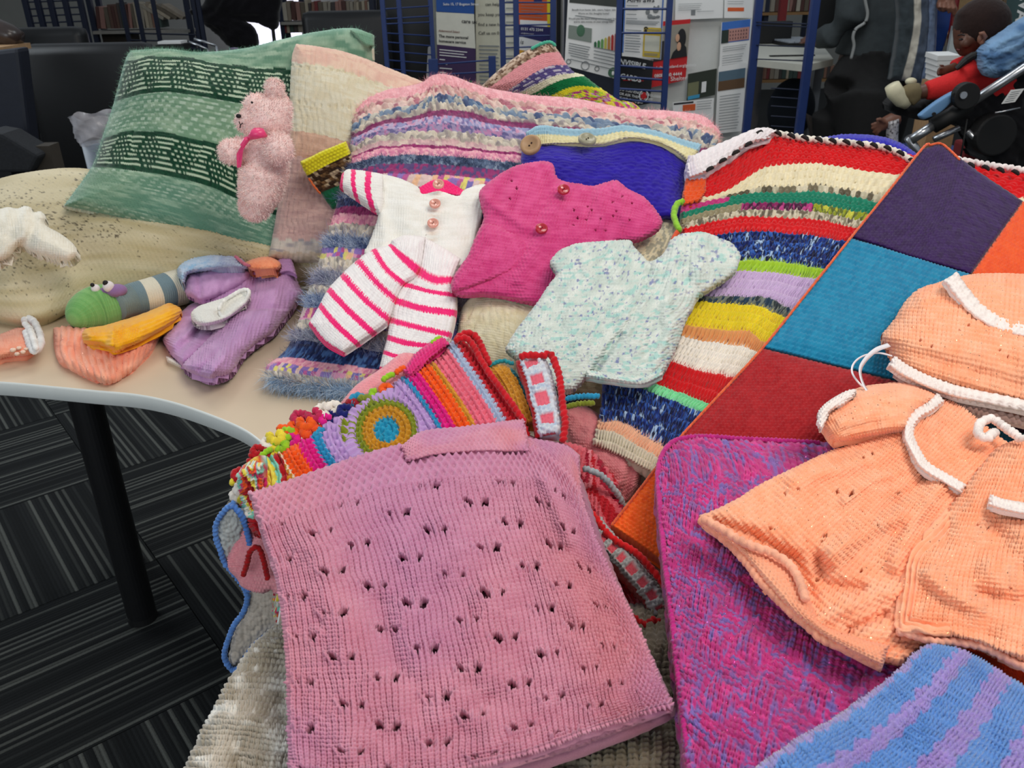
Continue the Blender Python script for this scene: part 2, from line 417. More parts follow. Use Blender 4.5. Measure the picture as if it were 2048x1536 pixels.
def surf_fibres(src, mask, n, parent, seed=1, **k):
    D = o_data[src.name]; rg = np.random.default_rng(seed)
    m = (mask(D) if mask is not None else np.ones(D.px.shape, bool)) & D.use
    idx = np.flatnonzero(m); 
    if len(idx) == 0: return None
    idx = rg.choice(idx, n)
    return fibres('loose_fibres', D.P.reshape(-1, 3)[idx], D.N.reshape(-1, 3)[idx], np.clip(D.c.reshape(-1, 3)[idx]*k.pop('gain', 1.1), 0, 1), parent, seed=seed, **k)

# ------------------------------------------------------------------ hard-surface helpers
class MB:
    def __init__(s): s.v = []; s.f = []
    def quadbox(s, c8):
        b = len(s.v); s.v += [tuple(x) for x in c8]
        for q in ((0, 3, 2, 1), (4, 5, 6, 7), (0, 1, 5, 4), (1, 2, 6, 5), (2, 3, 7, 6), (3, 0, 4, 7)): s.f.append(tuple(b+i for i in q))
    def box(s, c, size, rz=0.0, rx=0.0, ry=0.0):
        Mx = Matrix.Rotation(rz, 3, 'Z') @ Matrix.Rotation(ry, 3, 'Y') @ Matrix.Rotation(rx, 3, 'X')
        x, y, z = [k/2 for k in size]; c = Vector(c)
        s.quadbox([c+Mx @ Vector(q) for q in ((-x, -y, -z), (x, -y, -z), (x, y, -z), (-x, y, -z), (-x, -y, z), (x, -y, z), (x, y, z), (-x, y, z))])
    def tube(s, pts, r, seg=8, closed=False):
        pts = [Vector(p) for p in pts]; n = len(pts); b = len(s.v)
        rs = r if isinstance(r, (list, tuple)) else [r]*n
        for i, p in enumerate(pts):
            t = (pts[min(i+1, n-1)]-pts[max(i-1, 0)]).normalized(); up = Vector((0, 0, 1)) if abs(t.z) < .9 else Vector((1, 0, 0))
            a = t.cross(up).normalized(); w = a.cross(t)
            for k in range(seg):
                th = 2*math.pi*k/seg; s.v.append(tuple(p+(a*math.cos(th)+w*math.sin(th))*rs[i]))
        for i in range(n-1):
            for k in range(seg):
                k2 = (k+1) % seg; s.f.append((b+i*seg+k, b+i*seg+k2, b+(i+1)*seg+k2, b+(i+1)*seg+k))
        s.f.append(tuple(b+k for k in range(seg))[::-1]); s.f.append(tuple(b+(n-1)*seg+k for k in range(seg)))
    def prism(s, poly, off):          # planar polygon (3-D points) pushed by off
        b = len(s.v); n = len(poly); off = Vector(off)
        s.v += [tuple(Vector(p)) for p in poly]+[tuple(Vector(p)+off) for p in poly]
        s.f.append(tuple(b+i for i in range(n))[::-1]); s.f.append(tuple(b+n+i for i in range(n)))
        for i in range(n):
            j = (i+1) % n; s.f.append((b+i, b+j, b+n+j, b+n+i))
    def ball(s, c, r, sc=(1, 1, 1), seg=14, rings=9, rot=None):
        b = len(s.v); c = Vector(c)
        for i in range(rings+1):
            ph = math.pi*i/rings
            for k in range(seg):
                th = 2*math.pi*k/seg; q = Vector((r*sc[0]*math.sin(ph)*math.cos(th), r*sc[1]*math.sin(ph)*math.sin(th), r*sc[2]*math.cos(ph)))
                if rot is not None: q = rot @ q
                s.v.append(tuple(c+q))
        for i in range(rings):
            for k in range(seg):
                k2 = (k+1) % seg; s.f.append((b+i*seg+k, b+(i+1)*seg+k, b+(i+1)*seg+k2, b+i*seg+k2))
    def build(s, name, mat, parent=None, bevel=0.0, smooth=False, remesh=0.0, colour=None):
        me = bpy.data.meshes.new(name); me.from_pydata(s.v, [], s.f); me.validate(); me.update()
        if colour is not None:
            a = me.color_attributes.new('Col', 'FLOAT_COLOR', 'POINT'); c4 = np.ones((len(me.vertices), 4), np.float32); c4[:, :3] = colour; a.data.foreach_set('color', c4.ravel())
        if bevel:
            bm = bmesh.new(); bm.from_mesh(me); bmesh.ops.remove_doubles(bm, verts=bm.verts, dist=1e-5)
            bmesh.ops.bevel(bm, geom=[e for e in bm.edges if len(e.link_faces) == 2 and e.calc_face_angle(0) > .5], offset=bevel, segments=2, affect='EDGES', profile=.6, clamp_overlap=True)
            bm.to_mesh(me); bm.free()
        o = link(name, me, mat, parent, smooth=smooth or remesh > 0)
        if remesh:
            md = o.modifiers.new('r', 'REMESH'); md.mode = 'VOXEL'; md.voxel_size = remesh; md.use_smooth_shade = True
            ms = o.modifiers.new('s', 'SMOOTH'); ms.iterations = 4; ms.factor = .6
        if parent is None: rebase(o)
        return o
def baked(o):                     # replace an object's mesh by its evaluated one
    dg = bpy.context.evaluated_depsgraph_get(); ev = o.evaluated_get(dg); me = bpy.data.meshes.new_from_object(ev)
    o.modifiers.clear(); o.data = me; me.polygons.foreach_set('use_smooth', np.ones(len(me.polygons), bool)); return o
def lettering(name, s, loc, xdir, up, size, mat, parent, align='LEFT', depth=.0004, bold=0.0, sx=1.0):
    cu = bpy.data.curves.new(name, 'FONT'); cu.body = s; cu.size = size; cu.align_x = align; cu.extrude = depth; cu.offset = bold
    cu.resolution_u = 2
    o = bpy.data.objects.new(name, cu); COL.objects.link(o); cu.materials.append(mat)
    x = Vector(xdir).normalized(); z = x.cross(Vector(up)).normalized(); y = z.cross(x)
    R = Matrix((x*sx, y, z)).transposed().to_4x4(); R.translation = Vector(loc)-(wloc(parent) if parent else Vector())
    bpy.context.view_layer.update(); me = bpy.data.meshes.new_from_object(o); bpy.data.objects.remove(o)
    o = bpy.data.objects.new(name, me); COL.objects.link(o)
    if not me.materials: me.materials.append(mat)
    o.parent = parent; o.matrix_basis = R
    return o
def button(name, c, nrm, r, mat, parent, holes=2, dark=None):
    """round button with a raised rim and thread holes"""
    z = Vector(nrm).normalized(); x = z.orthogonal().normalized(); y = z.cross(x); v = []; f = []
    prof = [(0, .22), (.55, .22), (.68, .36), (.86, .42), (1, .25), (1, 0)]; seg = 20
    for (rr, h) in prof[1:]:
        for k in range(seg):
            t = 2*math.pi*k/seg; v.append(tuple(Vector(c)+(x*math.cos(t)+y*math.sin(t))*r*rr+z*(h*r)))
    for i in range(len(prof)-2):
        for k in range(seg):
            k2 = (k+1) % seg; f.append((i*seg+k, i*seg+k2, (i+1)*seg+k2, (i+1)*seg+k)[::-1])
    f.append(tuple(range(seg)))
    me = bpy.data.meshes.new(name); me.from_pydata(v, [], f); me.update()
    o = link(name, me, mat, parent)
    m2 = MB()
    for q in ((-.16, 0), (.16, 0)):
        m2.ball(Vector(c)+x*r*q[0]+y*r*q[1]+z*r*.24, r*.09, seg=8, rings=4)
    h = m2.build('thread_hole', dark or plain('button_hole', (40, 20, 20), .9), o)
    h.location = (0, 0, 0) if o.parent is None else Vector((0, 0, 0))
    h.parent = o
    return o
# ================================================================== the room and the table
FLOORC = (30, 31, 32)
def carpet_mat():
    m, t, p = nt('carpet_ribs'); n = t.nodes; l = t.links
    tc = n.new('ShaderNodeTexCoord'); sx = n.new('ShaderNodeSeparateXYZ'); l.new(tc.outputs['Object'], sx.inputs[0])
    mu = n.new('ShaderNodeMath'); mu.operation = 'MULTIPLY'; mu.inputs[1].default_value = 115.0; l.new(sx.outputs['Y'], mu.inputs[0])
    fl = n.new('ShaderNodeMath'); fl.operation = 'FLOOR'; l.new(mu.outputs[0], fl.inputs[0])
    wn = n.new('ShaderNodeTexWhiteNoise'); wn.noise_dimensions = '1D'; l.new(fl.outputs[0], wn.inputs['W'])
    fc = n.new('ShaderNodeMath'); fc.operation = 'FRACT'; l.new(mu.outputs[0], fc.inputs[0])
    pp = n.new('ShaderNodeMath'); pp.operation = 'PINGPONG'; pp.inputs[1].default_value = .5; l.new(fc.outputs[0], pp.inputs[0])
    rp = n.new('ShaderNodeValToRGB'); e = rp.color_ramp.elements
    e[0].position = 0; e[0].color = (*C(25, 27, 28), 1); e[1].position = .55; e[1].color = (*C(34, 36, 37), 1)
    e2 = e.new(.72); e2.color = (*C(58, 60, 58), 1); e3 = e.new(.9); e3.color = (*C(88, 90, 86), 1)
    l.new(wn.outputs[0], rp.inputs[0])
    no = n.new('ShaderNodeTexNoise'); no.inputs['Scale'].default_value = 260; l.new(tc.outputs['Object'], no.inputs['Vector'])
    mm = n.new('ShaderNodeMath'); mm.operation = 'MULTIPLY'; mm.inputs[1].default_value = 1.6; l.new(pp.outputs[0], mm.inputs[0])
    m3 = n.new('ShaderNodeMath'); m3.operation = 'MULTIPLY_ADD'; m3.inputs[1].default_value = .9; l.new(no.outputs[0], m3.inputs[0]); l.new(mm.outputs[0], m3.inputs[2])
    mi = n.new('ShaderNodeMixRGB'); mi.inputs[1].default_value = (*C(22, 23, 24), 1); l.new(rp.outputs[0], mi.inputs[2])
    cl = n.new('ShaderNodeMath'); cl.operation = 'MINIMUM'; cl.inputs[1].default_value = 1; l.new(m3.outputs[0], cl.inputs[0]); l.new(cl.outputs[0], mi.inputs[0])
    l.new(mi.outputs[0], p.inputs['Base Color']); p.inputs['Roughness'].default_value = .95; p.inputs['Specular IOR Level'].default_value = .15
    bu = n.new('ShaderNodeBump'); bu.inputs['Strength'].default_value = .6; bu.inputs['Distance'].default_value = .002
    l.new(m3.outputs[0], bu.inputs['Height']); l.new(bu.outputs[0], p.inputs['Normal'])
    return m
CARPET = carpet_mat()
fm = MB(); fm.box((0, 4.6, -.03), (12, 12.0, .04)); floor = fm.build('floor', plain('subfloor', (22, 23, 24), .95)); floor['kind'] = 'structure'
TA = math.radians(38.5)
tm = bpy.data.meshes.new('carpet_tile')
TS = .5; g = .0012; bx_ = MB(); bx_.box((0, 0, -.005), (TS-g*2, TS-g*2, .01)); tm.from_pydata(bx_.v, [], bx_.f); tm.update(); tm.materials.append(CARPET)
ca, sa = math.cos(TA), math.sin(TA)
for i in range(-9, 12):
    for j in range(-3, 15):
        ox, oy = -.93+(i*ca-j*sa)*TS, 1.36+(i*sa+j*ca)*TS
        if not (-3.4 < ox < 4.2 and .2 < oy < 8.0): continue
        t_ = bpy.data.objects.new('carpet_tile', tm); COL.objects.link(t_); t_.parent = floor
        t_.location = Vector((ox, oy, 0))-wloc(floor); t_.rotation_euler = (0, 0, TA+(math.pi/2 if (i+j) % 2 else 0))
WALLM = plain('painted_wall', (150, 150, 145), .9, noise=.04, scale=8)
for nm, c, sz in (('wall_back', (0, 10.45, 1.4), (12, .1, 2.9)), ('wall_left', (-6.0, 4.6, 1.4), (.1, 11.6, 2.9)), ('wall_right', (6.0, 4.6, 1.4), (.1, 11.6, 2.9))):
    w = MB(); w.box(c, sz); w.build(nm, WALLM)['kind'] = 'structure'

# ---- table: a wavy slab with a pale edge band
TS_ = Zp(TABLE_Z)
edge_px = [(-520, 735), (-300, 748), (-150, 756), (0, 763), (103, 772), (188, 780), (273, 788), (342, 802), (410, 824), (478, 852), (516, 876), (550, 908), (572, 950), (582, 1010), (580, 1100), (560, 1230), (520, 1400), (470, 1580)]
ep = smooth_path(edge_px, 90); W = P(ep[:, 0], ep[:, 1], TS_)[:, :2]
out2 = [tuple(q) for q in W]
out2 += [(out2[-1][0]+.02, .30), (.1, .20), (.6, .18), (1.0, .3), (1.22, .6), (1.3, 1.0), (1.28, 1.5), (1.1, 1.85), (.6, 2.0), (0, 2.02), (-.7, 2.0), (-1.15, 1.9), (out2[0][0]-.03, 1.55)]
table = thing('display_table', 'pale wood-look table with a wavy front edge and white edge band, carrying all the knitting', 'table', (.2, 1.1, 0))
def slab(name, poly, z0, z1, mat, parent, inset=0, bev=.0015):
    bm = bmesh.new(); vs = [bm.verts.new((x, y, z0)) for x, y in poly]; f = bm.faces.new(vs)
    r = bmesh.ops.extrude_face_region(bm, geom=[f]); 
    for q in r['geom']:
        if isinstance(q, bmesh.types.BMVert): q.co.z = z1
    bmesh.ops.recalc_face_normals(bm, faces=bm.faces)
    me = bpy.data.meshes.new(name); bm.to_mesh(me); bm.free(); return link(name, me, mat, parent, smooth=False)
slab('tabletop', out2, TABLE_Z-.0235, TABLE_Z, plain('pale_beech', (214, 196, 170), .38, noise=.035, scale=9, spec=.4), table)
A2 = np.array(out2); nx = np.roll(A2, -1, 0)-np.roll(A2, 1, 0); nrm2 = np.stack([nx[:, 1], -nx[:, 0]], 1); nrm2 /= np.linalg.norm(nrm2, axis=1)[:, None]
cen = A2.mean(0); 
if ((A2-cen)*nrm2).sum() < 0: nrm2 = -nrm2
vb = []; fb = []; N_ = len(A2)
for i in range(N_):
    for off, z in ((.0, TABLE_Z), (.0018, TABLE_Z-.0008), (.0025, TABLE_Z-.003), (.0025, TABLE_Z-.0225), (.0, TABLE_Z-.025), (-.006, TABLE_Z-.025)):
        q = A2[i]+nrm2[i]*off; vb.append((q[0], q[1], z))
for i in range(N_):
    j = (i+1) % N_
    for k in range(5): fb.append((i*6+k, i*6+k+1, j*6+k+1, j*6+k))
me = bpy.data.meshes.new('edge_band'); me.from_pydata(vb, [], fb); me.update()
eb = link('edge_band', me, plain('edge_band_white', (226, 230, 226), .35, noise=.02, spec=.5), table); eb['label'] = 'pale blue-white edge band'
def leg(px, py_floor, r=.031):
    q = P(px, py_floor, Zp(0.0)); m = MB(); m.tube([(q[0], q[1], .012), (q[0], q[1], TABLE_Z-.03)], r, 28); o = m.build('leg', plain('black_steel', (20, 20, 22), .45, noise=.05), table, smooth=False)
    m = MB(); m.tube([(q[0], q[1], 0.0), (q[0], q[1], .016)], [r*1.02, r*1.02], 28); f = m.build('foot', plain('black_plastic', (14, 14, 15), .6), o)
    m = MB(); m.box((q[0], q[1], TABLE_Z-.028), (.12, .12, .008)); m.build('mounting_plate', plain('black_steel', (20, 20, 22), .45), o)
leg(286, 1236)
for (x, y) in ((.95, .62), (.95, 1.65), (-.95, 1.70), (.1, .45)):
    m = MB(); m.tube([(x, y, 0), (x, y, TABLE_Z-.03)], .031, 20); m.build('leg', plain('black_steel', (20, 20, 22), .45), table)
# ================================================================== surfaces of the pile
SM = near(Zp(.070, .583), Zp(.738))            # the main slope of cushions and blankets
def SMl(l): return near(Zp(.070+l*1.15, .583), Zp(.738+l))
SC = Zp(.497, .333)                            # striped crochet blanket
SP = Zp(.519, .333)                            # patchwork
def SCl(l): return Zp(.497+l, .333)
SF = Zp(.770, .08)                             # the flat stack at the front right
def SFl(l): return Zp(.770+l, .08)
SL = Zp(.780, .05)                             # lace blanket
T = lambda l=0.0: Zp(TABLE_Z+l)

# ------------------------------------------------------------------ cream speckled cushion
def spk_col(D):
    c = mix(C(196, 180, 138), C(226, 214, 182), vn(D.a*.09, D.b*.5, 3))
    c = mix(c, C(186, 170, 128), np.clip(vn(D.a*.05, D.b*.06, 8)*1.6-.5, 0, 1)*.7)
    n = vn(D.a*1.9, D.b*2.3, 5)+.35*vn(D.a*4, D.b*5, 6); dens = np.clip(vn(D.u*6, D.v*4, 2)*1.6-.4, 0, 1)
    return mix(c, C(66, 54, 44), np.clip((n-1.13+.22*dens)*7, 0, 1)*.85)
th = thing('cushion', 'large cream hand-knitted cushion flecked with black, lying flat on the table at the left', 'cushion', (-.75, 1.65, TABLE_Z))
cloth('knitted_cover', [[(-90, 385, 1.80), (40, 347, 1.80), (170, 337, 1.80), (300, 372, 1.76), (450, 425, 1.72), (560, 470, 1.66), (680, 500, 1.64)],
      [(-100, 500, 1.60), (60, 470, 1.62), (220, 460, 1.62), (360, 480, 1.60), (500, 505, 1.60), (600, 520, 1.60), (690, 525, 1.60)],
      [(-90, 622, 1.48), (60, 648, 1.42), (170, 612, 1.50), (300, 598, 1.54), (450, 590, 1.56), (600, 575, 1.60), (690, 555, 1.63)]],
      step=2.0, st=(104, 56), col=spk_col, disp=lambda D: k_garter(D.a*.8, D.b), amp=.0013, er=45, infl=.035, back=.06, wr=(.006, 120, 4), parent=th, thick=.02)

# ------------------------------------------------------------------ green cushion
def green_net(): return [
    [(262, 101, 1.88), (330, 97, 1.88), (400, 104, 1.88), (490, 96, 1.88), (560, 79, 1.88), (640, 62, 1.88), (705, 56, 1.88), (748, 70, 1.88)],
    [(250, 122, 1.86), (310, 113, 1.86), (380, 117, 1.86), (478, 133, 1.86), (550, 138, 1.86), (620, 143, 1.86), (690, 150, 1.86), (745, 155, 1.86)],
    [(228, 204, 1.80), (290, 187, 1.80), (355, 186, 1.80), (465, 204, 1.80), (530, 214, 1.80), (600, 228, 1.80), (660, 235, 1.80), (715, 242, 1.80)],
    [(204, 276, 1.75), (262, 262, 1.75), (335, 266, 1.75), (427, 287, 1.75), (490, 312, 1.75), (560, 338, 1.75), (620, 348, 1.75), (680, 360, 1.75)],
    [(183, 334, 1.69), (245, 338, 1.69), (325, 350, 1.69), (412, 371, 1.69), (480, 400, 1.69), (545, 428, 1.69), (600, 440, 1.69), (650, 446, 1.69)],
    [(128, 411, 1.60), (220, 431, 1.60), (310, 454, 1.60), (400, 482, 1.60), (470, 500, 1.60), (540, 513, 1.60), (590, 518, 1.60), (630, 520, 1.60)]]
GV = [0, .08, .31, .50, .69, 1.0]
def green_col(D):
    row = np.floor(D.b)
    fleck = (np.mod(row, 2) == 0) & (fr(D.a*.25+.125*row) < .5) & (D.v > .31)
    yarn = fbm(D.a*.16+row*3.1, row*.7, 2, 2)
    c = mix(C(104, 144, 120), C(180, 202, 176), np.clip(yarn*2.3-.75, 0, 1))
    c = mix(c, C(150, 172, 128), .35*np.clip(vn(D.v*3.2+.3, D.u*2, 4)*2-.8, 0, 1))
    c = mix(c, C(84, 134, 116), .45*np.clip((D.v-.66)*3, 0, 1))
    c = mix(c, C(196, 214, 194), fleck*(.45+.5*hsh(np.floor(D.a*.5), row, 4))*np.clip(vn(D.v*9, D.u*3, 6)*2-.4, 0, 1))
    def band(v0, v1, ph):
        y = (D.v-v0)/(v1-v0); inb = (y > 0) & (y < 1)
        R = 17; r = np.floor(y*R); fy = y*R-r; ay = np.abs((r-(R-1)/2))/((R-1)/2)
        x = fr(D.u*8.6+ph)*2-1; L = .14+.72*np.round(ay*4)/4
        dash = (np.abs(x) < L) & (np.mod(r, 2) == 0)
        xs = np.floor(D.u*8.6*14+ph*14); dots = (np.abs(x) > L+.1) & (np.mod(xs+np.floor(r/2), 2) == 0) & (np.mod(r, 2) == 0) & (ay < .8)
        lt = (dash | dots) & (fy > .12) & (fy < .95) & (ay < .99)
        return inb, lt
    for v0, v1, ph in ((.08, .31, .62), (.50, .69, .05)):
        inb, lt = band(v0+.004*np.sin(D.u*40), v1, ph)
        c = np.where(inb[..., None], np.where(lt[..., None], C(182, 200, 172), mix(C(12, 52, 36), C(26, 74, 50), hsh(np.floor(D.a), row, 3))), c)
    return mix(c, C(130, 180, 158), np.clip(1-D.d/7, 0, 1)*.7)
def green_disp(D):
    h = k_garter(D.a*.7, D.b*1.0)
    inb = ((D.v > .08) & (D.v < .31)) | ((D.v > .50) & (D.v < .69))
    return np.where(inb, k_stock(D.a, D.b), h)
th = thing('cushion', 'large green hand-knitted cushion with two dark green fret-pattern bands, propped upright at the left', 'cushion', (-.6, 1.7, .86))
g = cloth('knitted_cover', green_net(), step=1.8, st=(120, 92), vk=GV, col=green_col, disp=green_disp, amp=.0016, er=26, infl=.055, back=.11, wr=(.010, 95, 7), parent=th, thick=.012)
surf_fibres(g, lambda D: (D.d < 5), 2600, th, seed=3, length=.007, width=.00018, spread=1.0)
seam = [(128, 413), (220, 434), (310, 458), (400, 486), (470, 504), (545, 517)]
r_ = rope('back_edge', seam, Yp(1.615), 4.5, C(214, 212, 190), th, every=7); r_['label'] = 'cream edge of the cushion back'
fl = cloth('folded_corner', [[(700, 60, 1.85), (722, 62, 1.85), (745, 68, 1.85)], [(712, 72, 1.84), (730, 84, 1.84), (748, 90, 1.84)], [(726, 88, 1.84), (735, 94, 1.84), (742, 92, 1.84)]], step=1.2, st=(8, 8), col=C(120, 160, 134), amp=.001, er=6, parent=th)
m_ = MB(); p0 = V(738, 100, 1.9); m_.tube([V(735, 88, 1.875), V(741, 100, 1.875), V(742, 118, 1.875), V(736, 134, 1.875)], [.004, .008, .008, .004], 10)
m_.build('cream_lining', plain('cream_cotton', (214, 208, 188), .9, bump=.2), th)

# ------------------------------------------------------------------ pink and cream cushion
def pk_col(D):
    v = D.v+.004*np.sin(D.u*60); row = np.floor(D.b)
    n = vn(D.a*.25, row, 2)
    c = bands(v, [.085, .405, .50, .525, .93, .965], [C(226, 184, 166), C(228, 220, 196), C(206, 166, 144), C(196, 150, 128), C(208, 172, 164), C(132, 142, 152), C(206, 196, 176)])
    alt = bands(v, [.085, .405, .50, .525, .93, .965], [C(232, 198, 176), C(222, 210, 180), C(222, 182, 158), C(214, 170, 150), C(190, 154, 150), C(206, 204, 190), C(192, 178, 150)])
    c = mix(c, alt, np.clip(n*2-.5, 0, 1))
    return mix(c, C(214, 188, 176), .5*np.clip((D.v-.5)*2, 0, 1)*vn(D.v*20, D.u*0, 3))
def eyelets(D, rows):
    h = k_stock(D.a, D.b)
    for rv in rows:
        q = np.abs(D.v-rv-.012*np.sin(D.u*8)); h = np.where((q < .006) & (fr(D.u*15) < .35), -.8, h)
    return h
th = thing('cushion', 'upright hand-knitted cushion striped in peach pink and cream, behind the pink teddy', 'cushion', (-.35, 1.62, .82))
cloth('knitted_cover', [[(592, 88, 1.80), (630, 92, 1.80), (680, 101, 1.80), (725, 115, 1.80), (780, 137, 1.80), (850, 165, 1.80)],
      [(583, 125, 1.78), (628, 129, 1.78), (675, 137, 1.78), (715, 150, 1.78), (770, 170, 1.78), (830, 190, 1.78)],
      [(577, 262, 1.68), (620, 267, 1.68), (665, 277, 1.68), (705, 288, 1.68), (760, 300, 1.68), (820, 310, 1.68)],
      [(570, 325, 1.64), (612, 330, 1.64), (655, 337, 1.64), (700, 345, 1.64), (750, 352, 1.64), (800, 360, 1.64)],
      [(546, 468, 1.58), (595, 470, 1.58), (640, 470, 1.58), (690, 472, 1.58), (740, 474, 1.58), (790, 478, 1.58)],
      [(536, 516, 1.555), (585, 524, 1.555), (640, 524, 1.555), (690, 524, 1.555), (740, 524, 1.555), (790, 524, 1.555)]],
      vk=[0, .085, .41, .55, .92, 1], step=1.8, st=(52, 88), col=pk_col, disp=lambda D: eyelets(D, (.10, .26)), amp=.0015, er=22, infl=.03, back=.10, wr=(.006, 90, 9), parent=th, thick=.012)

# ------------------------------------------------------------------ stripy blanket corner under the fluffy cushion
def corner_col(D):
    c = bands(D.v, [.30, .78], [C(228, 220, 40), C(92, 66, 40), C(24, 100, 66)])
    n = hsh(np.floor(D.a), np.floor(D.b), 3)
    return np.where(((D.v > .30) & (D.v < .78))[..., None], pick([C(70, 46, 26), C(112, 84, 52), C(178, 158, 128), C(56, 38, 24)], n), c)
blk = cloth('blanket', [[(600, 324), (645, 303), (690, 284)], [(614, 352), (655, 330), (700, 308)], [(640, 385), (690, 365), (720, 350)], [(665, 420), (700, 405), (730, 395)]], Yp(1.565), step=1.6, st=(14, 14), vk=[0, .3, .78, 1], col=corner_col, disp=lambda D: k_garter(D.a, D.b), amp=.0017, er=8, thick=.01)
tag(blk, 'corner of a yellow, brown and green knitted blanket poking out beside the pink teddy', 'blanket')
rope('orange_edging', [(617, 356), (628, 372), (641, 388)], Yp(1.56), 2, C(222, 110, 60), blk)

# ------------------------------------------------------------------ pointed striped hat-like cushion at the back
def pt_col(D):
    v = D.v*1.9+.012*np.sin(D.a*np.pi)*.4; n = hsh(np.floor(D.a), np.floor(D.b), 4)
    c = bands(v, [.11, .30, .42, .50, .64, .76, .86], [C(120, 88, 70), C(240, 166, 172), C(96, 84, 142), C(232, 228, 200), C(18, 118, 66), C(224, 214, 50), C(150, 190, 70), C(190, 130, 170)])
    c = np.where(((v < .11))[..., None], pick([C(104, 76, 60), C(150, 122, 100), C(206, 182, 160)], n), c)
    c = np.where(((v > .30) & (v < .42) & (np.mod(np.floor(D.b), 2) == 0))[..., None], pick([C(96, 84, 142), C(206, 200, 214)], n), c)
    c = np.where(((v > .72))[..., None], pick([C(222, 216, 50), C(160, 196, 60), C(176, 60, 130), C(196, 150, 190), C(220, 120, 60)], hsh(np.floor(D.a*.7), np.floor(D.b), 6)*np.clip(.5+(v-.7)*2.5, 0, 1)), c)
    return c
pt = cloth('cushion', [[(950, 186), (985, 152), (1035, 112), (1075, 92), (1103, 84)],
      [(962, 190), (1000, 160), (1045, 128), (1085, 108), (1118, 104)],
      [(995, 192), (1030, 172), (1065, 148), (1100, 132), (1134, 130)],
      [(1022, 195), (1050, 180), (1085, 162), (1115, 150), (1150, 146)],
      [(1040, 197), (1070, 186), (1100, 170), (1130, 158), (1168, 152)],
      [(1065, 202), (1100, 192), (1130, 178), (1160, 172), (1200, 176)],
      [(1090, 222), (1125, 208), (1160, 196), (1195, 190), (1236, 200)],
      [(1110, 262), (1150, 250), (1200, 240), (1240, 236), (1290, 240)], [(1130, 476), (1170, 477), (1220, 477), (1260, 477), (1300, 476)]], Yp(1.93), vk=[0, .11, .30, .42, .50, .64, .80, 1, 1.9], step=1.6, st=(36, 76), col=lambda D: pt_col(D), disp=lambda D: k_garter(D.a, D.b), amp=.0022, er=16, infl=.03, back=.08, thick=.02)
tag(pt, 'pointed cushion striped pink, purple, white and green, peeping up at the back', 'cushion')
rope('crochet_edging', [(1062, 98), (1082, 88), (1100, 84), (1112, 92)], Yp(1.925), 3, C(80, 180, 150), pt, every=5)

# ------------------------------------------------------------------ fluffy novelty-yarn cushion
FL_E = [.055, .10, .135, .155, .175, .20, .225, .255, .275, .285, .315, .345, .375, .41, .43, .445, .47, .49, .52, .56, .59, .62, .66, .70, .73, .765, .80, .835, .87, .89, .915, .935, .96, .98]
FL_K = ['pink', 'boucle_p', 'boucle_b', 'cream', 'purple', 'lilac', 'mauve', 'cream', 'pink2', 'magenta', 'pinkm', 'denim', 'mag2', 'pastel', 'grey', 'denimfur', 'navy', 'magenta', 'pinkm', 'cream', 'denimfur', 'pastel', 'cream', 'greyfur', 'cream', 'denimfur', 'pastel', 'cream', 'greyfur', 'navy', 'navy2', 'pinkm', 'pastel', 'cream', 'fringe']
PAL = {'pink': [(238, 172, 180), (244, 186, 192), (232, 166, 174)], 'boucle_p': [(226, 196, 188), (186, 120, 134), (236, 208, 196), (216, 180, 172), (228, 180, 176)],
       'boucle_b': [(96, 118, 150), (206, 200, 186), (128, 146, 168), (82, 96, 132), (190, 186, 178)], 'cream': [(206, 196, 180), (180, 170, 160), (218, 206, 188), (160, 150, 148)],
       'purple': [(132, 48, 98), (150, 66, 112), (120, 54, 96)], 'lilac': [(190, 172, 202), (150, 150, 190), (206, 150, 180), (120, 110, 160)], 'mauve': [(98, 92, 138), (150, 134, 168), (176, 120, 160)],
       'pink2': [(216, 176, 176), (198, 160, 164), (220, 196, 184)], 'magenta': [(142, 34, 96), (156, 48, 108), (128, 30, 88)], 'pinkm': [(232, 158, 176), (214, 128, 160), (240, 180, 188)],
       'denim': [(76, 90, 122), (110, 128, 156), (60, 74, 104), (150, 164, 184)], 'mag2': [(150, 50, 110), (90, 70, 120)], 'pastel': [(228, 160, 190), (226, 214, 120), (150, 120, 190), (224, 196, 190), (190, 90, 150), (240, 190, 150), (120, 110, 180)],
       'grey': [(110, 108, 118), (140, 138, 146), (86, 84, 100)], 'denimfur': [(120, 140, 172), (160, 174, 196), (84, 100, 140), (186, 194, 206)], 'navy': [(44, 52, 96), (30, 36, 76), (70, 84, 128)],
       'greyfur': [(150, 154, 172), (178, 182, 194), (118, 118, 146), (196, 190, 196)], 'navy2': [(38, 60, 112), (28, 40, 80), (70, 104, 156)], 'fringe': [(140, 168, 196), (176, 196, 214), (196, 200, 206), (120, 150, 184)]}
KEYS = list(PAL); FURRY = ('denimfur', 'greyfur', 'fringe', 'grey', 'denim')
def fl_which(D):
    v = D.v+.008*(vn(D.u*26, D.v*8, 5)-.5)
    return np.clip(np.searchsorted(FL_E, v), 0, len(FL_K)-1)
def fl_parts(D):
    k = fl_which(D); wx = D.a*1.15+.8*(vn(D.a*.8, D.b*.9, 21)-.5); wy = D.b*.95+.9*(vn(D.a*.7, D.b*.8, 22)-.5); h1, i1 = lumps(wx, wy, 3); h2, i2 = lumps(D.a*2.1, D.b*1.5, 8)
    return k, h1, i1, h2, i2
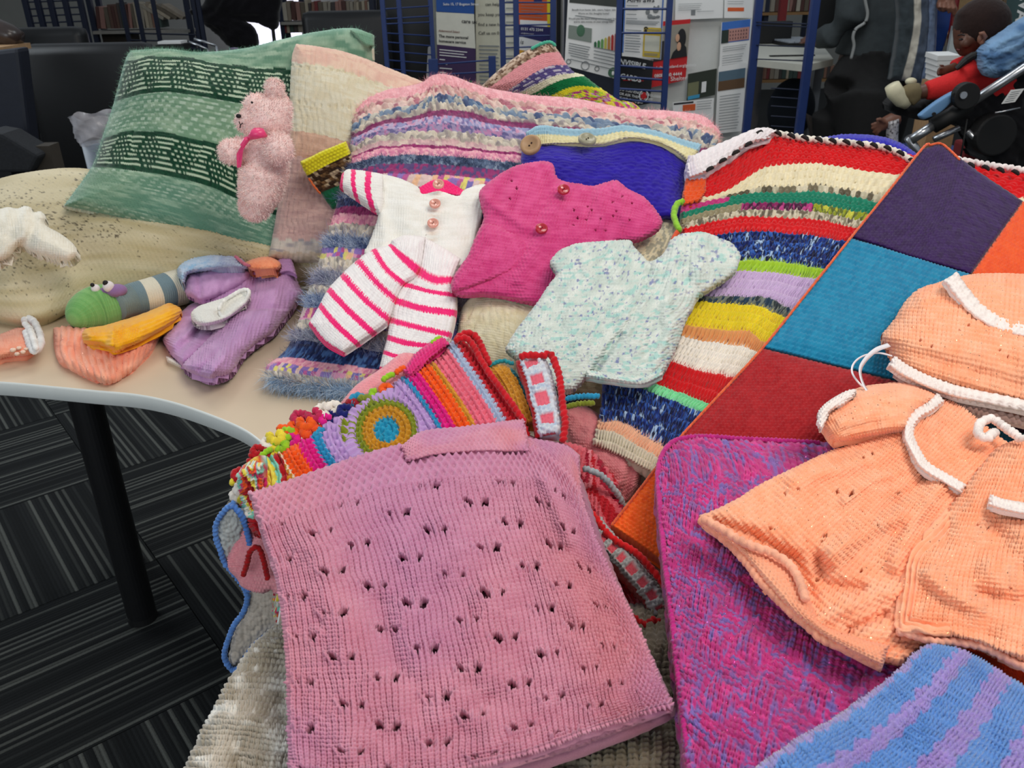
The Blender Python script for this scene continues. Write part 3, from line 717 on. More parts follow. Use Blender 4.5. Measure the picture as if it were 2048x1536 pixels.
def fl_col(D):
    k, h1, i1, h2, i2 = D.fl = fl_parts(D); c = np.zeros(k.shape+(3,))
    for j, nm in enumerate(FL_K):
        m = k == j
        if not m.any(): continue
        r = i1[m] if nm in ('boucle_p', 'boucle_b', 'cream', 'pink2') else (hsh(np.floor(D.a[m]*1.1+.4*vn(D.a[m], D.b[m]*2, 4)), np.floor(D.b[m]*.4), 11) if nm == 'pastel' else i2[m])
        c[m] = pick([C(*q) for q in PAL[nm]], r)
    return c*(.92+.16*vn(D.a*4, D.b*4, 2))[..., None]
def fl_disp(D):
    k, h1, i1, h2, i2 = fl_parts(D)
    big = np.isin(k, [j for j, n in enumerate(FL_K) if n in ('boucle_p', 'boucle_b', 'cream')])
    fine = k_garter(D.a*1.6, D.b)
    return np.where(big, h1*1.7*(.6+.6*i1), .25+.7*np.maximum(h2*.8, fine*.8))
th = thing('cushion', 'wide fluffy cushion knitted in mixed pink, mauve and blue novelty yarns, under the baby clothes', 'cushion', (.0, 1.4, .74))
FLN = [[(712, 210), (745, 184), (835, 168), (868, 150), (905, 152), (965, 173), (1060, 190), (1150, 197), (1250, 216), (1340, 222), (1405, 232), (1440, 262)],
       [(704, 262), (760, 234), (835, 222), (880, 206), (930, 212), (990, 228), (1070, 238), (1160, 248), (1250, 262), (1340, 268), (1400, 280), (1436, 300)],
       [(698, 312), (745, 292), (810, 284), (880, 284), (940, 290), (1000, 296), (1070, 305), (1160, 318), (1250, 335), (1330, 345), (1390, 360), (1425, 375)],
       [(690, 352), (740, 342), (800, 338), (870, 340), (930, 345), (1000, 352), (1070, 365), (1150, 385), (1230, 405), (1310, 420), (1370, 430), (1410, 440)],
       [(664, 440), (705, 436), (750, 440), (820, 450), (890, 460), (960, 470), (1030, 484), (1100, 500), (1180, 518), (1260, 535), (1320, 545), (1370, 555)],
       [(622, 570), (665, 572), (710, 580), (770, 590), (830, 600), (890, 612), (950, 622), (1010, 640), (1080, 656), (1150, 670), (1210, 685), (1260, 700)],
       [(578, 690), (622, 692), (668, 698), (720, 706), (780, 714), (830, 722), (880, 730), (930, 740), (990, 754), (1050, 770), (1110, 785), (1160, 800)],
       [(532, 735), (580, 742), (630, 748), (690, 756), (745, 760), (790, 764), (840, 770), (890, 776), (940, 786), (1000, 796), (1060, 810), (1110, 825)],
       [(545, 762), (590, 774), (640, 784), (690, 790), (740, 792), (790, 796), (840, 800), (890, 806), (940, 816), (1000, 826), (1060, 840), (1110, 850)]]
fc = cloth('knitted_cover', FLN, SM, vk=[0, .13, .265, .36, .50, .70, .885, .955, 1], step=1.9, st=(62, 66), col=fl_col, disp=fl_disp, amp=.0030, er=20, infl=.02, back=.02, lift=.006, wr=(.006, 70, 12), parent=th, thick=.018)
furk = [j for j, n in enumerate(FL_K) if n in ('denimfur', 'greyfur', 'fringe')]; furk2 = [j for j, n in enumerate(FL_K) if n in ('grey', 'denim')]
surf_fibres(fc, lambda D: np.isin(fl_which(D), furk) & (D.px < 960), 15000, th, seed=5, length=.018, width=.00030, spread=1.1, gain=1.35, mat=wool('eyelash_yarn', sheen=0, bump=0, var=.05, rough=.4))
surf_fibres(fc, lambda D: np.isin(fl_which(D), furk2) & (D.py < 460), 5000, th, seed=6, length=.010, width=.0003, spread=1.2, gain=1.2, mat=MATS['eyelash_yarn'])
surf_fibres(fc, lambda D: (D.v < .08) | (D.d < 6), 5000, th, seed=7, length=.008, width=.0002, spread=1.0, gain=1.1)
surf_fibres(fc, lambda D: (D.v > .975) & (D.px < 800), 2600, th, seed=8, length=.022, width=.0003, spread=1.3, gain=1.2, mat=MATS['eyelash_yarn'])

# ------------------------------------------------------------------ blue cushion with buttoned cream band
th = thing('cushion', 'royal blue knitted cushion with a cream band and two wooden buttons', 'cushion', (.15, 1.5, .9))
cloth('knitted_cover', [[(1044, 288, 1.550), (1100, 284, 1.550), (1190, 288, 1.550), (1265, 276, 1.550), (1330, 285, 1.550), (1378, 322, 1.540)],
      [(1046, 345, 1.485), (1110, 345, 1.485), (1190, 350, 1.485), (1265, 350, 1.485), (1330, 355, 1.485), (1382, 370, 1.485)],
      [(1090, 440, 1.395), (1140, 440, 1.395), (1200, 440, 1.395), (1260, 440, 1.395), (1310, 440, 1.385), (1362, 436, 1.375)]], step=1.8, st=(72, 52),
      col=lambda D: mix(C(34, 16, 138), C(46, 28, 168), vn(D.a*.3, D.b, 1)), disp=lambda D: k_stock(D.a, D.b), amp=.0010, er=14, infl=.018, back=.08, wr=(.004, 90, 3), parent=th, thick=.02)
b_ = cloth('button_band', [[(1052, 264, 1.550), (1072, 253, 1.555), (1095, 251, 1.555), (1144, 257, 1.555), (1200, 256, 1.555), (1250, 250, 1.555), (1315, 262, 1.550), (1365, 278, 1.540), (1404, 288, 1.530)],
      [(1054, 280, 1.545), (1074, 273, 1.545), (1098, 272, 1.545), (1144, 275, 1.545), (1200, 274, 1.545), (1250, 265, 1.545), (1315, 275, 1.540), (1360, 292, 1.530), (1395, 305, 1.520)],
      [(1050, 296, 1.530), (1078, 292, 1.530), (1100, 290, 1.530), (1144, 288, 1.530), (1200, 291, 1.530), (1262, 277, 1.530), (1315, 285, 1.525), (1350, 303, 1.515), (1376, 324, 1.510)]], step=1.5, st=(44, 5), vk=[0, .4, 1],
      col=lambda D: np.where((D.v < .32)[..., None], C(158, 196, 214), mix(C(226, 216, 166), C(236, 228, 186), hsh(np.floor(D.a), np.floor(D.b), 2))), disp=lambda D: k_crochet(D.a, D.b), amp=.0022, er=6, lift=.004, parent=th, thick=.008)
b_['label'] = 'cream and pale blue crochet band'
def px_button(px, py, S, rpx, mat, parent, lift=.004, nrm=(0, -.6, .8), name='button'):
    p = V(px, py, S); d = (Vector((0, 0, CAM_H))-p).normalized()
    return button(name, p+d*lift, nrm, rpx*pxm(px, py, S), mat, parent)
px_button(1062, 291, Yp(1.515), 21, plain('pale_wood', (178, 142, 104), .5, noise=.12, scale=60), th, lift=.018, nrm=(-.25, -.75, .6))
px_button(1174, 281, Yp(1.525), 18, plain('shell_grey', (150, 146, 122), .35, noise=.2, scale=50), th, lift=.016, nrm=(.1, -.42, .88))
# ================================================================== middle of the pile
def zone(D, pl, w): return dpoly(D.px, D.py, pl) < w
def dots(D, pts, r=4.0, asp=1.0):
    m = np.zeros(D.px.shape, bool)
    for p in pts:
        rr = p[2] if len(p) > 2 else r
        m |= ((D.px-p[0])**2+((D.py-p[1])/asp)**2) < rr*rr
    return m
# ---- cream knitted cushion under the cardigans
th = thing('cushion', 'plain cream knitted cushion, mostly hidden under the pink and the mint baby cardigans', 'cushion', (.08, 1.2, .74))
cloth('knitted_cover', [[(1180, 432, 1.42), (1240, 428, 1.42), (1310, 430, 1.41), (1375, 445, 1.40)], [(1040, 520, 1.32), (1130, 520, 1.31), (1240, 520, 1.30), (1345, 530, 1.29)],
      [(935, 600, 1.235), (1010, 596, 1.22), (1100, 620, 1.20), (1250, 640, 1.19)], [(915, 665, 1.18), (1000, 680, 1.15), (1080, 700, 1.13), (1220, 720, 1.11)], [(900, 745, 1.15), (985, 760, 1.11), (1080, 780, 1.08), (1200, 790, 1.06)]],
      st=(62, 66), col=lambda D: mix(mix(C(222, 210, 172), C(238, 230, 200), vn(D.a*.4, D.b, 2)), C(120, 128, 124), np.where(D.v < .42, (hsh(np.floor(D.a), np.floor(D.b), 3) > .6)*.55, 0)*np.clip((D.px-1240)/30, 0, 1)),
      disp=lambda D: k_stock(D.a, D.b), amp=.0014, er=16, infl=.012, back=.05, parent=th, thick=.03)

# ---- white cardigan
GW = Zp(.070+.060, .583)
def GWl(l): return near(Zp(.070+.064+l, .583), Zp(.775+l))
th = thing('baby_cardigan', 'tiny white baby cardigan with hot-pink striped sleeves and three pink buttons', 'cardigan', (-.12, 1.3, .85))
neck = cloth('neck_lining', [[(838, 374), (880, 356), (928, 380)], [(838, 390), (880, 385), (928, 392)]], SMl(.045), outline=[(838, 376), (852, 364), (875, 359), (900, 362), (928, 379), (925, 392), (842, 390)], step=1.5, st=(14, 6), col=C(250, 40, 120), disp=lambda D: k_garter(D.a, D.b), amp=.001, er=4, parent=th, thick=.004)
def wc_col(D):
    c = mix(C(236, 232, 222), C(246, 244, 238), vn(D.a*.3, D.b, 1))
    c = mix(c, C(226, 196, 170), .45*np.clip(1-dpoly(D.px, D.py, [(878, 375), (868, 420), (862, 490)])/16, 0, 1)*(fr(D.b*.5) < .5))
    return c
cloth('knitted_body', [[(740, 338), (800, 352), (880, 372), (985, 366)], [(735, 420), (800, 420), (870, 425), (965, 420)], [(728, 520), (795, 525), (865, 530), (950, 530)]], GWl(0),
      outline=[(738, 348), (768, 349), (803, 358), (836, 374), (845, 388), (878, 382), (915, 392), (928, 380), (958, 369), (976, 374), (972, 417), (952, 472), (944, 530), (905, 560), (760, 545), (728, 508), (735, 492), (746, 464), (757, 425), (748, 400)],
      step=1.7, st=(40, 34), col=wc_col, disp=lambda D: np.where(zone(D, [(876, 378), (866, 430), (860, 500)], 11), k_garter(D.a, D.b*1.2), k_stock(D.a, D.b)), amp=.0009, er=10, infl=.010, folds=[([(758, 420), (770, 470), (760, 520)], 12, .005), ([(850, 500), (800, 470)], 16, -.004), ([(925, 420), (940, 470)], 14, -.005), ([(820, 380), (810, 440)], 18, .003)], wr=(.003, 50, 3), parent=th,
      hole=lambda D: dots(D, [(852, 470), (852, 484), (851, 498), (866, 484), (866, 498), (868, 470)], 2.6), thick=.006)
SLN = [[(684, 344), (700, 338), (732, 342), (765, 348)], [(680, 366), (700, 368), (730, 380), (765, 385)], [(678, 384), (708, 402), (742, 424), (775, 430)]]
def sl_col(D):
    u = D.u+.02*np.sin(D.v*40)*.5
    s = (u < .10) | ((u > .36) & (u < .47)) | ((u > .66) & (u < .78))
    return np.where(s[..., None], C(248, 42, 122), C(242, 238, 232))
sl = cloth('sleeve', SLN, GWl(.005), outline=[(694, 339), (715, 340), (742, 342), (770, 350), (772, 390), (764, 426), (748, 422), (714, 399), (692, 384), (677, 371), (682, 352)], step=1.5, st=(20, 16), col=sl_col, disp=lambda D: k_stock(D.b, D.a), amp=.0009, er=12, infl=.016, wr=(.002, 30, 3), parent=th, thick=.008)
sl['label'] = 'white sleeve with hot pink stripes'
PKB = plain('translucent_pink', (232, 160, 142), .18, noise=.05, scale=80, spec=.6, coat=.5)
for (x, y) in ((877, 369), (870, 408), (866, 447)): px_button(x, y, GWl(.018), 11.5, PKB, th)

# ---- striped shorts
def SH(l): return near(Zp(.070+.082+l, .583), Zp(.790+l))
th = thing('baby_shorts', 'tiny white knitted baby shorts with hot pink stripes', 'shorts', (-.15, 1.15, .8))
SE = [0, .13, .27, .41, .55, .69, .83, 1.0]
def sh_col(D):
    v = D.v+.004*np.sign(np.sin(D.a*np.pi*2)); s = np.zeros(v.shape, bool)
    for e in SE[1:]: s |= (v > e-.028) & (v < e+.016)
    return np.where(s[..., None], C(250, 44, 124), mix(C(240, 232, 232), C(250, 246, 244), vn(D.a, D.b, 1)))
cloth('left_leg', [[(784, 480), (812, 470), (852, 474)], [(779, 489), (802, 514), (838, 546)], [(745, 499), (772, 540), (808, 570)], [(713, 521), (754, 568), (792, 602)], [(682, 550), (728, 600), (778, 642)], [(655, 580), (698, 625), (745, 668)], [(638, 612), (670, 650), (714, 690)], [(617, 648), (648, 686), (686, 708)]], SH(.004), vk=SE,
      step=1.6, st=(26, 52), col=sh_col, disp=lambda D: k_stock(D.a, D.b), amp=.0010, er=14, infl=.014, folds=[([(838, 546), (782, 640)], 7, -.006), ([(820, 560), (760, 560)], 14, .003)], wr=(.003, 45, 4), parent=th, thick=.008)
cloth('right_leg', [[(850, 474), (880, 490), (922, 518)], [(834, 545), (868, 563), (907, 562)], [(806, 569), (858, 583), (914, 592)], [(789, 602), (842, 618), (913, 628)], [(780, 642), (834, 656), (902, 672)], [(774, 676), (815, 688), (884, 695)], [(766, 706), (796, 714), (848, 712)], [(758, 738), (785, 740), (822, 722)]], SH(.0), vk=SE,
      step=1.6, st=(26, 52), col=sh_col, disp=lambda D: k_stock(D.a, D.b), amp=.0010, er=12, infl=.012, folds=[([(834, 546), (782, 640)], 7, -.005)], wr=(.003, 45, 6), parent=th, thick=.008)

# ---- bright pink cardigan
def PC(l): return near(Zp(.070+.105+l, .583), Zp(.80+l))
th = thing('baby_cardigan', 'small raspberry-pink knitted baby cardigan with lacy yoke and two red buttons', 'cardigan', (.05, 1.3, .9))
PKO = [(1072, 323), (1104, 326), (1112, 350), (1125, 361), (1150, 366), (1186, 371), (1212, 364), (1234, 361), (1257, 378), (1288, 394), (1308, 415), (1325, 441), (1319, 457), (1296, 472), (1272, 482), (1232, 487), (1200, 520), (1168, 560), (1120, 600), (1082, 610), (1022, 598), (971, 590), (924, 592), (903, 577), (909, 550), (936, 511), (952, 472), (967, 437), (962, 410), (959, 383), (983, 360), (1022, 335)]
bandl = [(1122, 368), (1098, 420), (1082, 460), (1068, 500), (1048, 545), (1030, 596)]
yoke = [(962, 405), (1000, 440), (1050, 462), (1100, 470), (1160, 482), (1230, 480), (1300, 470)]
neckl = [(1072, 330), (1100, 335), (1118, 366), (1160, 378), (1215, 374), (1240, 372)]
fl1 = [(1058, 494), (1050, 515), (1025, 540), (985, 560), (925, 585)]
def pc_disp(D):
    g1 = zone(D, bandl, 15) | zone(D, yoke, 9) | zone(D, neckl, 9) | zone(D, fl1, 10) | (D.py > 583-(D.px-900)*-.03) | zone(D, [(1240, 372), (1290, 400), (1322, 440), (1312, 465), (1270, 482)], 8)
    sl = D.a+np.where(D.px > 1110, (D.py-380)*.0, 0)
    return np.where(g1, k_garter(D.a*.85, D.b*.8), k_stock(sl, D.b))
PH = [(1225, 404), (1233, 423), (1264, 406), (1260, 439), (1176, 413), (1155, 436), (1147, 451), (1201, 437), (1191, 460), (1211, 461), (1183, 420), (1148, 420), (1033, 377), (1020, 398), (1023, 362), (1245, 392), (1172, 440), (1226, 432)]
cloth('knitted_body', [[(980, 300), (1100, 318), (1220, 340), (1345, 400)], [(940, 420), (1060, 430), (1190, 440), (1330, 460)], [(890, 520), (1030, 530), (1170, 540), (1290, 540)], [(880, 610), (1020, 615), (1150, 620), (1270, 620)]], PC(0), outline=PKO, wav=1.0,
      step=1.55, st=(66, 50), col=lambda D: mix(C(206, 58, 122), C(224, 84, 144), vn(D.a*.4, D.b*.8, 2)), disp=pc_disp, amp=.0015, er=12, infl=.016,
      folds=[([(1125, 365), (1100, 430), (1072, 490), (1040, 560)], 14, .006), ([(975, 400), (1050, 455), (1090, 465)], 10, .004), ([(1180, 375), (1170, 440)], 10, -.004), ([(1230, 365), (1250, 440)], 12, .004), ([(1200, 372), (1205, 450)], 9, .003), ([(1140, 500), (1120, 580)], 16, -.005), ([(1010, 350), (1000, 400)], 12, -.003)], wr=(.004, 60, 5), parent=th,
      hole=lambda D: dots(D, PH, 3.6), thick=.007)
FO = [(1060, 492), (1058, 505), (1046, 522), (1022, 543), (990, 557), (950, 572), (914, 582), (903, 577), (909, 550), (935, 512), (950, 476), (968, 448), (1000, 452), (1040, 470)]
cloth('front_panel', [[(930, 440), (1000, 448), (1070, 470)], [(890, 520), (970, 530), (1050, 540)], [(880, 590), (950, 590), (1040, 600)]], PC(.012), outline=FO, wav=.8, step=1.5, st=(26, 26), col=lambda D: mix(C(206, 58, 122), C(222, 82, 142), vn(D.a*.4, D.b*.8, 2)),
      disp=lambda D: np.where((D.d < 15) & (D.px > 960) | (D.d < 10), k_garter(D.a*.8, D.b*.8), k_stock(D.a+D.v*2, D.b)), amp=.0014, er=8, infl=.010, parent=th, thick=.006)
RB = plain('red_button', (186, 28, 48), .2, noise=.05, spec=.6, coat=.6)
for (x, y) in ((1127, 380), (1083, 458)): px_button(x, y, PC(.028), 12.5, RB, th)

# ---- striped crochet blanket
CR_E = [0, 5, 9, 11, 13, 15, 18, 19, 22, 23, 26, 27, 30, 32, 33, 36, 37, 39]
CRN = [[(1385, 352), (1458, 308), (1530, 265), (1615, 280), (1700, 288), (1793, 305), (1930, 325), (2075, 347)],
       [(1370, 402), (1446, 384), (1534, 330), (1610, 327), (1690, 338), (1790, 350), (1925, 372), (2075, 404)],
       [(1364, 412), (1450, 396), (1530, 382), (1610, 384), (1685, 392), (1762, 404), (1900, 432), (2065, 470)],
       [(1361, 437), (1440, 416), (1522, 404), (1600, 406), (1675, 416), (1745, 426), (1885, 455), (2055, 500)],
       [(1363, 458), (1440, 441), (1515, 431), (1595, 437), (1665, 445), (1725, 456), (1870, 485), (2040, 540)],
       [(1366, 480), (1440, 468), (1512, 460), (1590, 467), (1650, 474), (1706, 482), (1850, 515), (2020, 570)],
       [(1356, 518), (1430, 516), (1500, 514), (1565, 518), (1610, 526), (1662, 538), (1810, 580), (1985, 640)],
       [(1348, 542), (1420, 540), (1485, 540), (1550, 544), (1600, 552), (1646, 560), (1795, 605), (1970, 662)],
       [(1318, 588), (1385, 588), (1450, 590), (1512, 594), (1560, 602), (1606, 614), (1755, 655), (1930, 712)],
       [(1308, 600), (1375, 600), (1437, 606), (1497, 613), (1545, 624), (1590, 634), (1740, 676), (1915, 732)],
       [(1280, 640), (1345, 644), (1408, 652), (1468, 660), (1513, 668), (1556, 678), (1700, 725), (1870, 780)],
       [(1268, 660), (1335, 666), (1396, 678), (1455, 688), (1497, 696), (1540, 706), (1680, 755), (1850, 810)],
       [(1244, 706), (1308, 712), (1365, 724), (1418, 738), (1460, 744), (1500, 756), (1640, 805), (1800, 860)],
       [(1222, 738), (1276, 750), (1330, 768), (1382, 788), (1425, 802), (1465, 815), (1600, 860), (1760, 915)],
       [(1208, 757), (1262, 770), (1312, 785), (1362, 803), (1402, 818), (1440, 830), (1575, 880), (1730, 940)],
       [(1199, 831), (1240, 845), (1282, 860), (1322, 876), (1360, 890), (1400, 905), (1520, 950), (1660, 1005)],
       [(1192, 852), (1228, 866), (1266, 884), (1305, 904), (1340, 920), (1378, 936), (1490, 980), (1630, 1035)],
       [(1186, 890), (1222, 905), (1256, 922), (1292, 942), (1325, 958), (1360, 975), (1470, 1020), (1600, 1075)]]
def cr_col(D):
    tooth = .42*(np.abs(fr(D.a+.37*np.floor(D.b))*2-1)-.5)
    b = D.b+tooth; k = np.clip(np.searchsorted(CR_E, b)-1, 0, 16); n = hsh(np.floor(D.a), np.floor(D.b), 3); n2 = vn(D.a*1.6, D.b*2.2, 6)
    base = np.array([C(212, 20, 26), C(232, 220, 186), C(28, 128, 100), C(150, 140, 110), C(212, 24, 30), C(24, 40, 110), C(162, 200, 48), C(204, 178, 214), C(60, 64, 66), C(232, 208, 40), C(222, 152, 92), C(238, 230, 218), C(206, 20, 26), C(140, 226, 168), C(22, 34, 84), C(236, 180, 146), C(214, 204, 182)])
    c = base[k]
    c = np.where(((k == 1) & (b > 7.9) & (D.u > .13))[..., None], pick([C(96, 88, 70), C(190, 182, 156), C(120, 110, 88), C(214, 204, 178)], n), c)
    c = np.where(((k == 2) & (b < 10.1) & (D.u < .16))[..., None], C(198, 58, 128), c)
    c = np.where(((k == 3) & (b < 12.0) & (D.u > .22) & (D.u < .48))[..., None], pick([C(140, 40, 96), C(74, 28, 60), C(184, 60, 128)], n2), c)
    c = np.where(((k == 3) & (b < 12.0) & (D.u >= .48))[..., None], pick([C(150, 160, 40), C(100, 110, 50), C(196, 196, 70)], n2), c)
    c = np.where(((k == 3) & (b >= 12.0))[..., None], pick([C(110, 100, 84), C(206, 196, 172), C(150, 142, 118)], n2), c)
    c = np.where(((k == 5) | (k == 14))[..., None], pick([C(12, 18, 56), C(16, 28, 84), C(26, 52, 130), C(14, 20, 60), C(52, 96, 178), C(16, 24, 70), C(170, 196, 226)], fr(vn(D.a*1.3, D.b*2.4, 6)*.75+.45*hsh(np.floor(D.a*1.5), np.floor(D.b*2), 9))), c)
    c = np.where(((k == 8))[..., None], pick([C(50, 58, 62), C(120, 126, 116), C(40, 62, 84)], n2), c)
    return c*(.93+.12*hsh(np.floor(D.a*2), np.floor(D.b), 1))[..., None]
def cr_gap(D):
    a = D.a+.37*np.floor(D.b); x = fr(a+.25*fr(D.b)); y = fr(D.b)
    return ((x < .13) | (x > .89)) & (y > .52) & (y < .86) & (D.d > 8) & (hsh(np.floor(a), np.floor(D.b), 4) < .75)
th = thing('blanket', 'chunky crochet blanket in many bright horizontal stripes, red along its top edge', 'blanket', (.4, 1.1, .8))
cloth('crochet_body', CRN, SC, vk=CR_E, step=1.95, st=(48, 39), col=cr_col, disp=lambda D: k_crochet(D.a, D.b), amp=.0033, er=8, hole=cr_gap, wr=(.005, 150, 3), parent=th, thick=.012, mat=wool('chunky_wool', sheen=.2, bump=.5, scale=1100))
fo = cloth('folded_corner', [[(1378, 312), (1392, 308), (1452, 281), (1519, 256), (1556, 262)], [(1372, 336), (1400, 328), (1450, 302), (1502, 276), (1545, 270)], [(1380, 358), (1412, 346), (1452, 322), (1494, 292), (1540, 276)]], SCl(.022), step=1.5, st=(17, 3),
      col=lambda D: mix(C(232, 224, 226), C(206, 192, 214), np.clip(.25-D.u, 0, 1)*3*vn(D.a*3, D.b*3, 2)), disp=lambda D: k_crochet(D.a, D.b), amp=.0032, er=6, infl=.006, parent=th, hole=lambda D: (fr(D.a) < .16) & (fr(D.b) > .5) & (fr(D.b) < .85), thick=.012)
fo['label'] = 'white corner folded over'
sb = cloth('side_border', [[(1369, 340), (1390, 338), (1414, 345)], [(1372, 358), (1392, 358), (1412, 358)], [(1366, 384), (1388, 384), (1412, 380)], [(1366, 412), (1382, 408), (1402, 402)]], SCl(.010), vk=[0, .25, .6, 1], step=1.4, st=(4, 7), col=lambda D: np.where((D.v < .24)[..., None], C(206, 196, 214), C(226, 84, 28)), disp=lambda D: k_crochet(D.a, D.b), amp=.0026, er=5, parent=th, thick=.01)
sb['label'] = 'orange and lilac side border'
rope('lime_edging', [(1368, 402), (1354, 408), (1348, 426), (1352, 446), (1360, 462)], SCl(.012), 5.5, C(140, 196, 50), th, every=8)
rope('lime_edging', [(1362, 456), (1350, 472), (1346, 490), (1352, 500)], SCl(.008), 5, C(216, 80, 40), th, every=8)['label'] = 'red-orange edging'
topl = [(1528, 262), (1560, 268), (1598, 275), (1640, 280), (1702, 286), (1757, 293), (1795, 304), (1824, 322)]
rope('white_edging', topl, SCl(.004), 6, C(232, 226, 214), th, every=11)
rope('white_edging', [(1904, 318), (1930, 322), (1976, 330), (2020, 336), (2075, 346)], SCl(.006), 6, C(232, 222, 220), th, every=11)
BLK = plain('black_yarn', (26, 22, 22), .9, bump=.3, scale=300)
def stitchcap(p1, p2, S, rpx):
    a, b = V(*p1, S), V(*p2, S); r = rpx*pxm(*p1, S); m = MB(); mid = (a+b)/2+Vector((0, -.3, .9))*r*.8
    m.tube([a, a.lerp(mid, .5)+Vector((0, 0, r*.3)), mid, b.lerp(mid, .5)+Vector((0, 0, r*.3)), b], [r*.5, r, r*1.1, r, r*.5], 8); return m.build('whip_stitch', BLK, th, smooth=True)
wl = rpath(smooth_path(topl, 60), 26)
for q in list(wl)+list(rpath(np.array([(1912, 326), (1976, 337), (2060, 350)]), 26)): stitchcap((q[0]-7, q[1]-3), (q[0]+7, q[1]+5), SCl(.012), 4.0)
for q in rpath(np.array([(1518, 268), (1494, 294), (1460, 314), (1420, 340)], float), 27): stitchcap((q[0]-7, q[1]+3), (q[0]+7, q[1]-4), SCl(.026), 4.0)
bl = cloth('blanket', [[(1636, 276), (1690, 268), (1750, 271), (1796, 284), (1840, 312)], [(1640, 292), (1690, 288), (1750, 292), (1796, 304), (1838, 330)]], SCl(-.012), step=1.5, st=(24, 3), col=C(46, 42, 176), disp=lambda D: k_crochet(D.a, D.b), amp=.0025, er=7, infl=.006, thick=.014)
tag(bl, 'royal blue blanket edge showing just above the striped crochet blanket', 'blanket')

# ---- patchwork blanket
PG = [[(1846, 296), (2046, 402), (2240, 520)], [(1702, 475), (1942, 548), (2180, 670)], [(1525, 696), (1812, 766), (2080, 880)], [(1352, 884), (1640, 985), (1930, 1110)], [(1222, 1052), (1480, 1230), (1700, 1460)]]
PCc = {(0, 0): (C(54, 24, 84), C(44, 18, 66)), (1, 0): (C(20, 118, 158), C(28, 134, 172)), (2, 0): (C(156, 22, 30), C(170, 30, 36)), (3, 0): (C(244, 92, 28), C(252, 112, 40)),
       (0, 1): (C(226, 78, 30), C(234, 90, 34)), (1, 1): (C(50, 26, 44), C(60, 30, 52)), (2, 1): (C(30, 120, 150), C(28, 110, 140)), (3, 1): (C(214, 70, 34), C(224, 84, 40))}
th = thing('blanket', 'patchwork blanket of large knitted purple, teal, red and orange squares lying on the diagonal', 'blanket', (.5, 1.0, .76))
for (i, j), (c1, c2) in PCc.items():
    n_ = [[PG[i][j], tuple((np.array(PG[i][j])+PG[i][j+1])/2), PG[i][j+1]], [tuple((np.array(PG[i][j])+PG[i+1][j])/2), tuple((np.array(PG[i][j])+PG[i][j+1]+PG[i+1][j]+PG[i+1][j+1])/4), tuple((np.array(PG[i][j+1])+PG[i+1][j+1])/2)], [PG[i+1][j], tuple((np.array(PG[i+1][j])+PG[i+1][j+1])/2), PG[i+1][j+1]]]
    if (i, j) == (0, 0): n_[0] = [(1846, 298), (1880, 288), (1905, 304), (1950, 338), (2046, 402)]; n_[1] = [(1774, 386), (1830, 400), (1872, 416), (1915, 430), (1994, 475)]; n_[2] = [(1702, 475), (1760, 492), (1810, 510), (1860, 524), (1942, 548)]
    vert = (i+j) % 2 == 0
    o = cloth('patch', n_, SP, step=2.2, st=((30, 34) if vert else (34, 26)), col=lambda D: mix(c1, c2, hsh(np.floor(D.a), np.floor(D.b), 1)),
          disp=(lambda D: k_garter(D.b*1.0, D.a*1.0)) if vert else (lambda D: k_garter(D.a, D.b)), amp=.0016, er=6, infl=.003, lift=.009, wr=(.007, 170, 5), parent=th, thick=.016, drop=.0035, jit=.25)
    o['label'] = {(0, 0): 'purple square', (1, 0): 'teal square', (2, 0): 'dark red square', (3, 0): 'orange square', (0, 1): 'orange square', (1, 1): 'dark plum square', (2, 1): 'teal square', (3, 1): 'orange square'}[(i, j)]
rope('orange_edging', [(1222, 1052), (1290, 965), (1352, 884), (1440, 788), (1525, 696), (1612, 588), (1702, 475), (1775, 385), (1846, 296), (1862, 290), (1880, 287), (1896, 297), (1920, 320)], Zp(.530, .333), 2.4, C(222, 96, 56), th, every=6)

# ---- mint speckled cardigan
def MC(l): return lambda px, py: np.minimum(Zp(.497+.032+l, .333)(px, py), near(Zp(.070+.125+l, .583), Zp(.82+l))(px, py))
th = thing('baby_cardigan', 'mint and white baby cardigan speckled with blue and violet, draped over the cushions', 'cardigan', (.2, 1.1, .86))
MO = [(1112, 507), (1130, 495), (1160, 486), (1210, 482), (1258, 480), (1268, 492), (1282, 508), (1299, 523), (1322, 511), (1334, 496), (1338, 484), (1352, 472), (1375, 465), (1410, 465), (1440, 476), (1466, 488), (1482, 513), (1475, 540), (1447, 562), (1418, 580), (1396, 596), (1384, 618), (1372, 640), (1356, 690), (1330, 740), (1310, 762), (1288, 769), (1226, 762), (1180, 752), (1160, 768), (1146, 780), (1118, 782), (1075, 760), (1045, 728), (1012, 700), (1016, 688), (1030, 663), (1069, 612), (1100, 566), (1112, 548), (1100, 526)]
def mc_col(D):
    c = mix(C(192, 206, 198), C(224, 228, 220), vn(D.a*.5, D.b*.6, 2))
    c = mix(c, C(150, 206, 198), .65*np.clip((vn(D.a*.6, D.b*1.3, 4)-.66)*8, 0, 1))
    n = vn(D.a*1.3, D.b*1.6, 9)+.22*hsh(np.floor(D.a), np.floor(D.b), 5)
    c = mix(c, C(96, 104, 170), (n > 1.0)*.75); c = mix(c, C(120, 100, 150), ((n > .93) & (n < 1.0))*.4)
    return mix(c, C(60, 150, 160), ((n < .10))*.7)
open_ = [(1302, 530), (1290, 580), (1262, 640), (1225, 690), (1188, 742)]
yk2 = [(1114, 548), (1150, 575), (1200, 600), (1240, 630)]
yk3 = [(1270, 640), (1320, 600), (1370, 575), (1410, 580)]
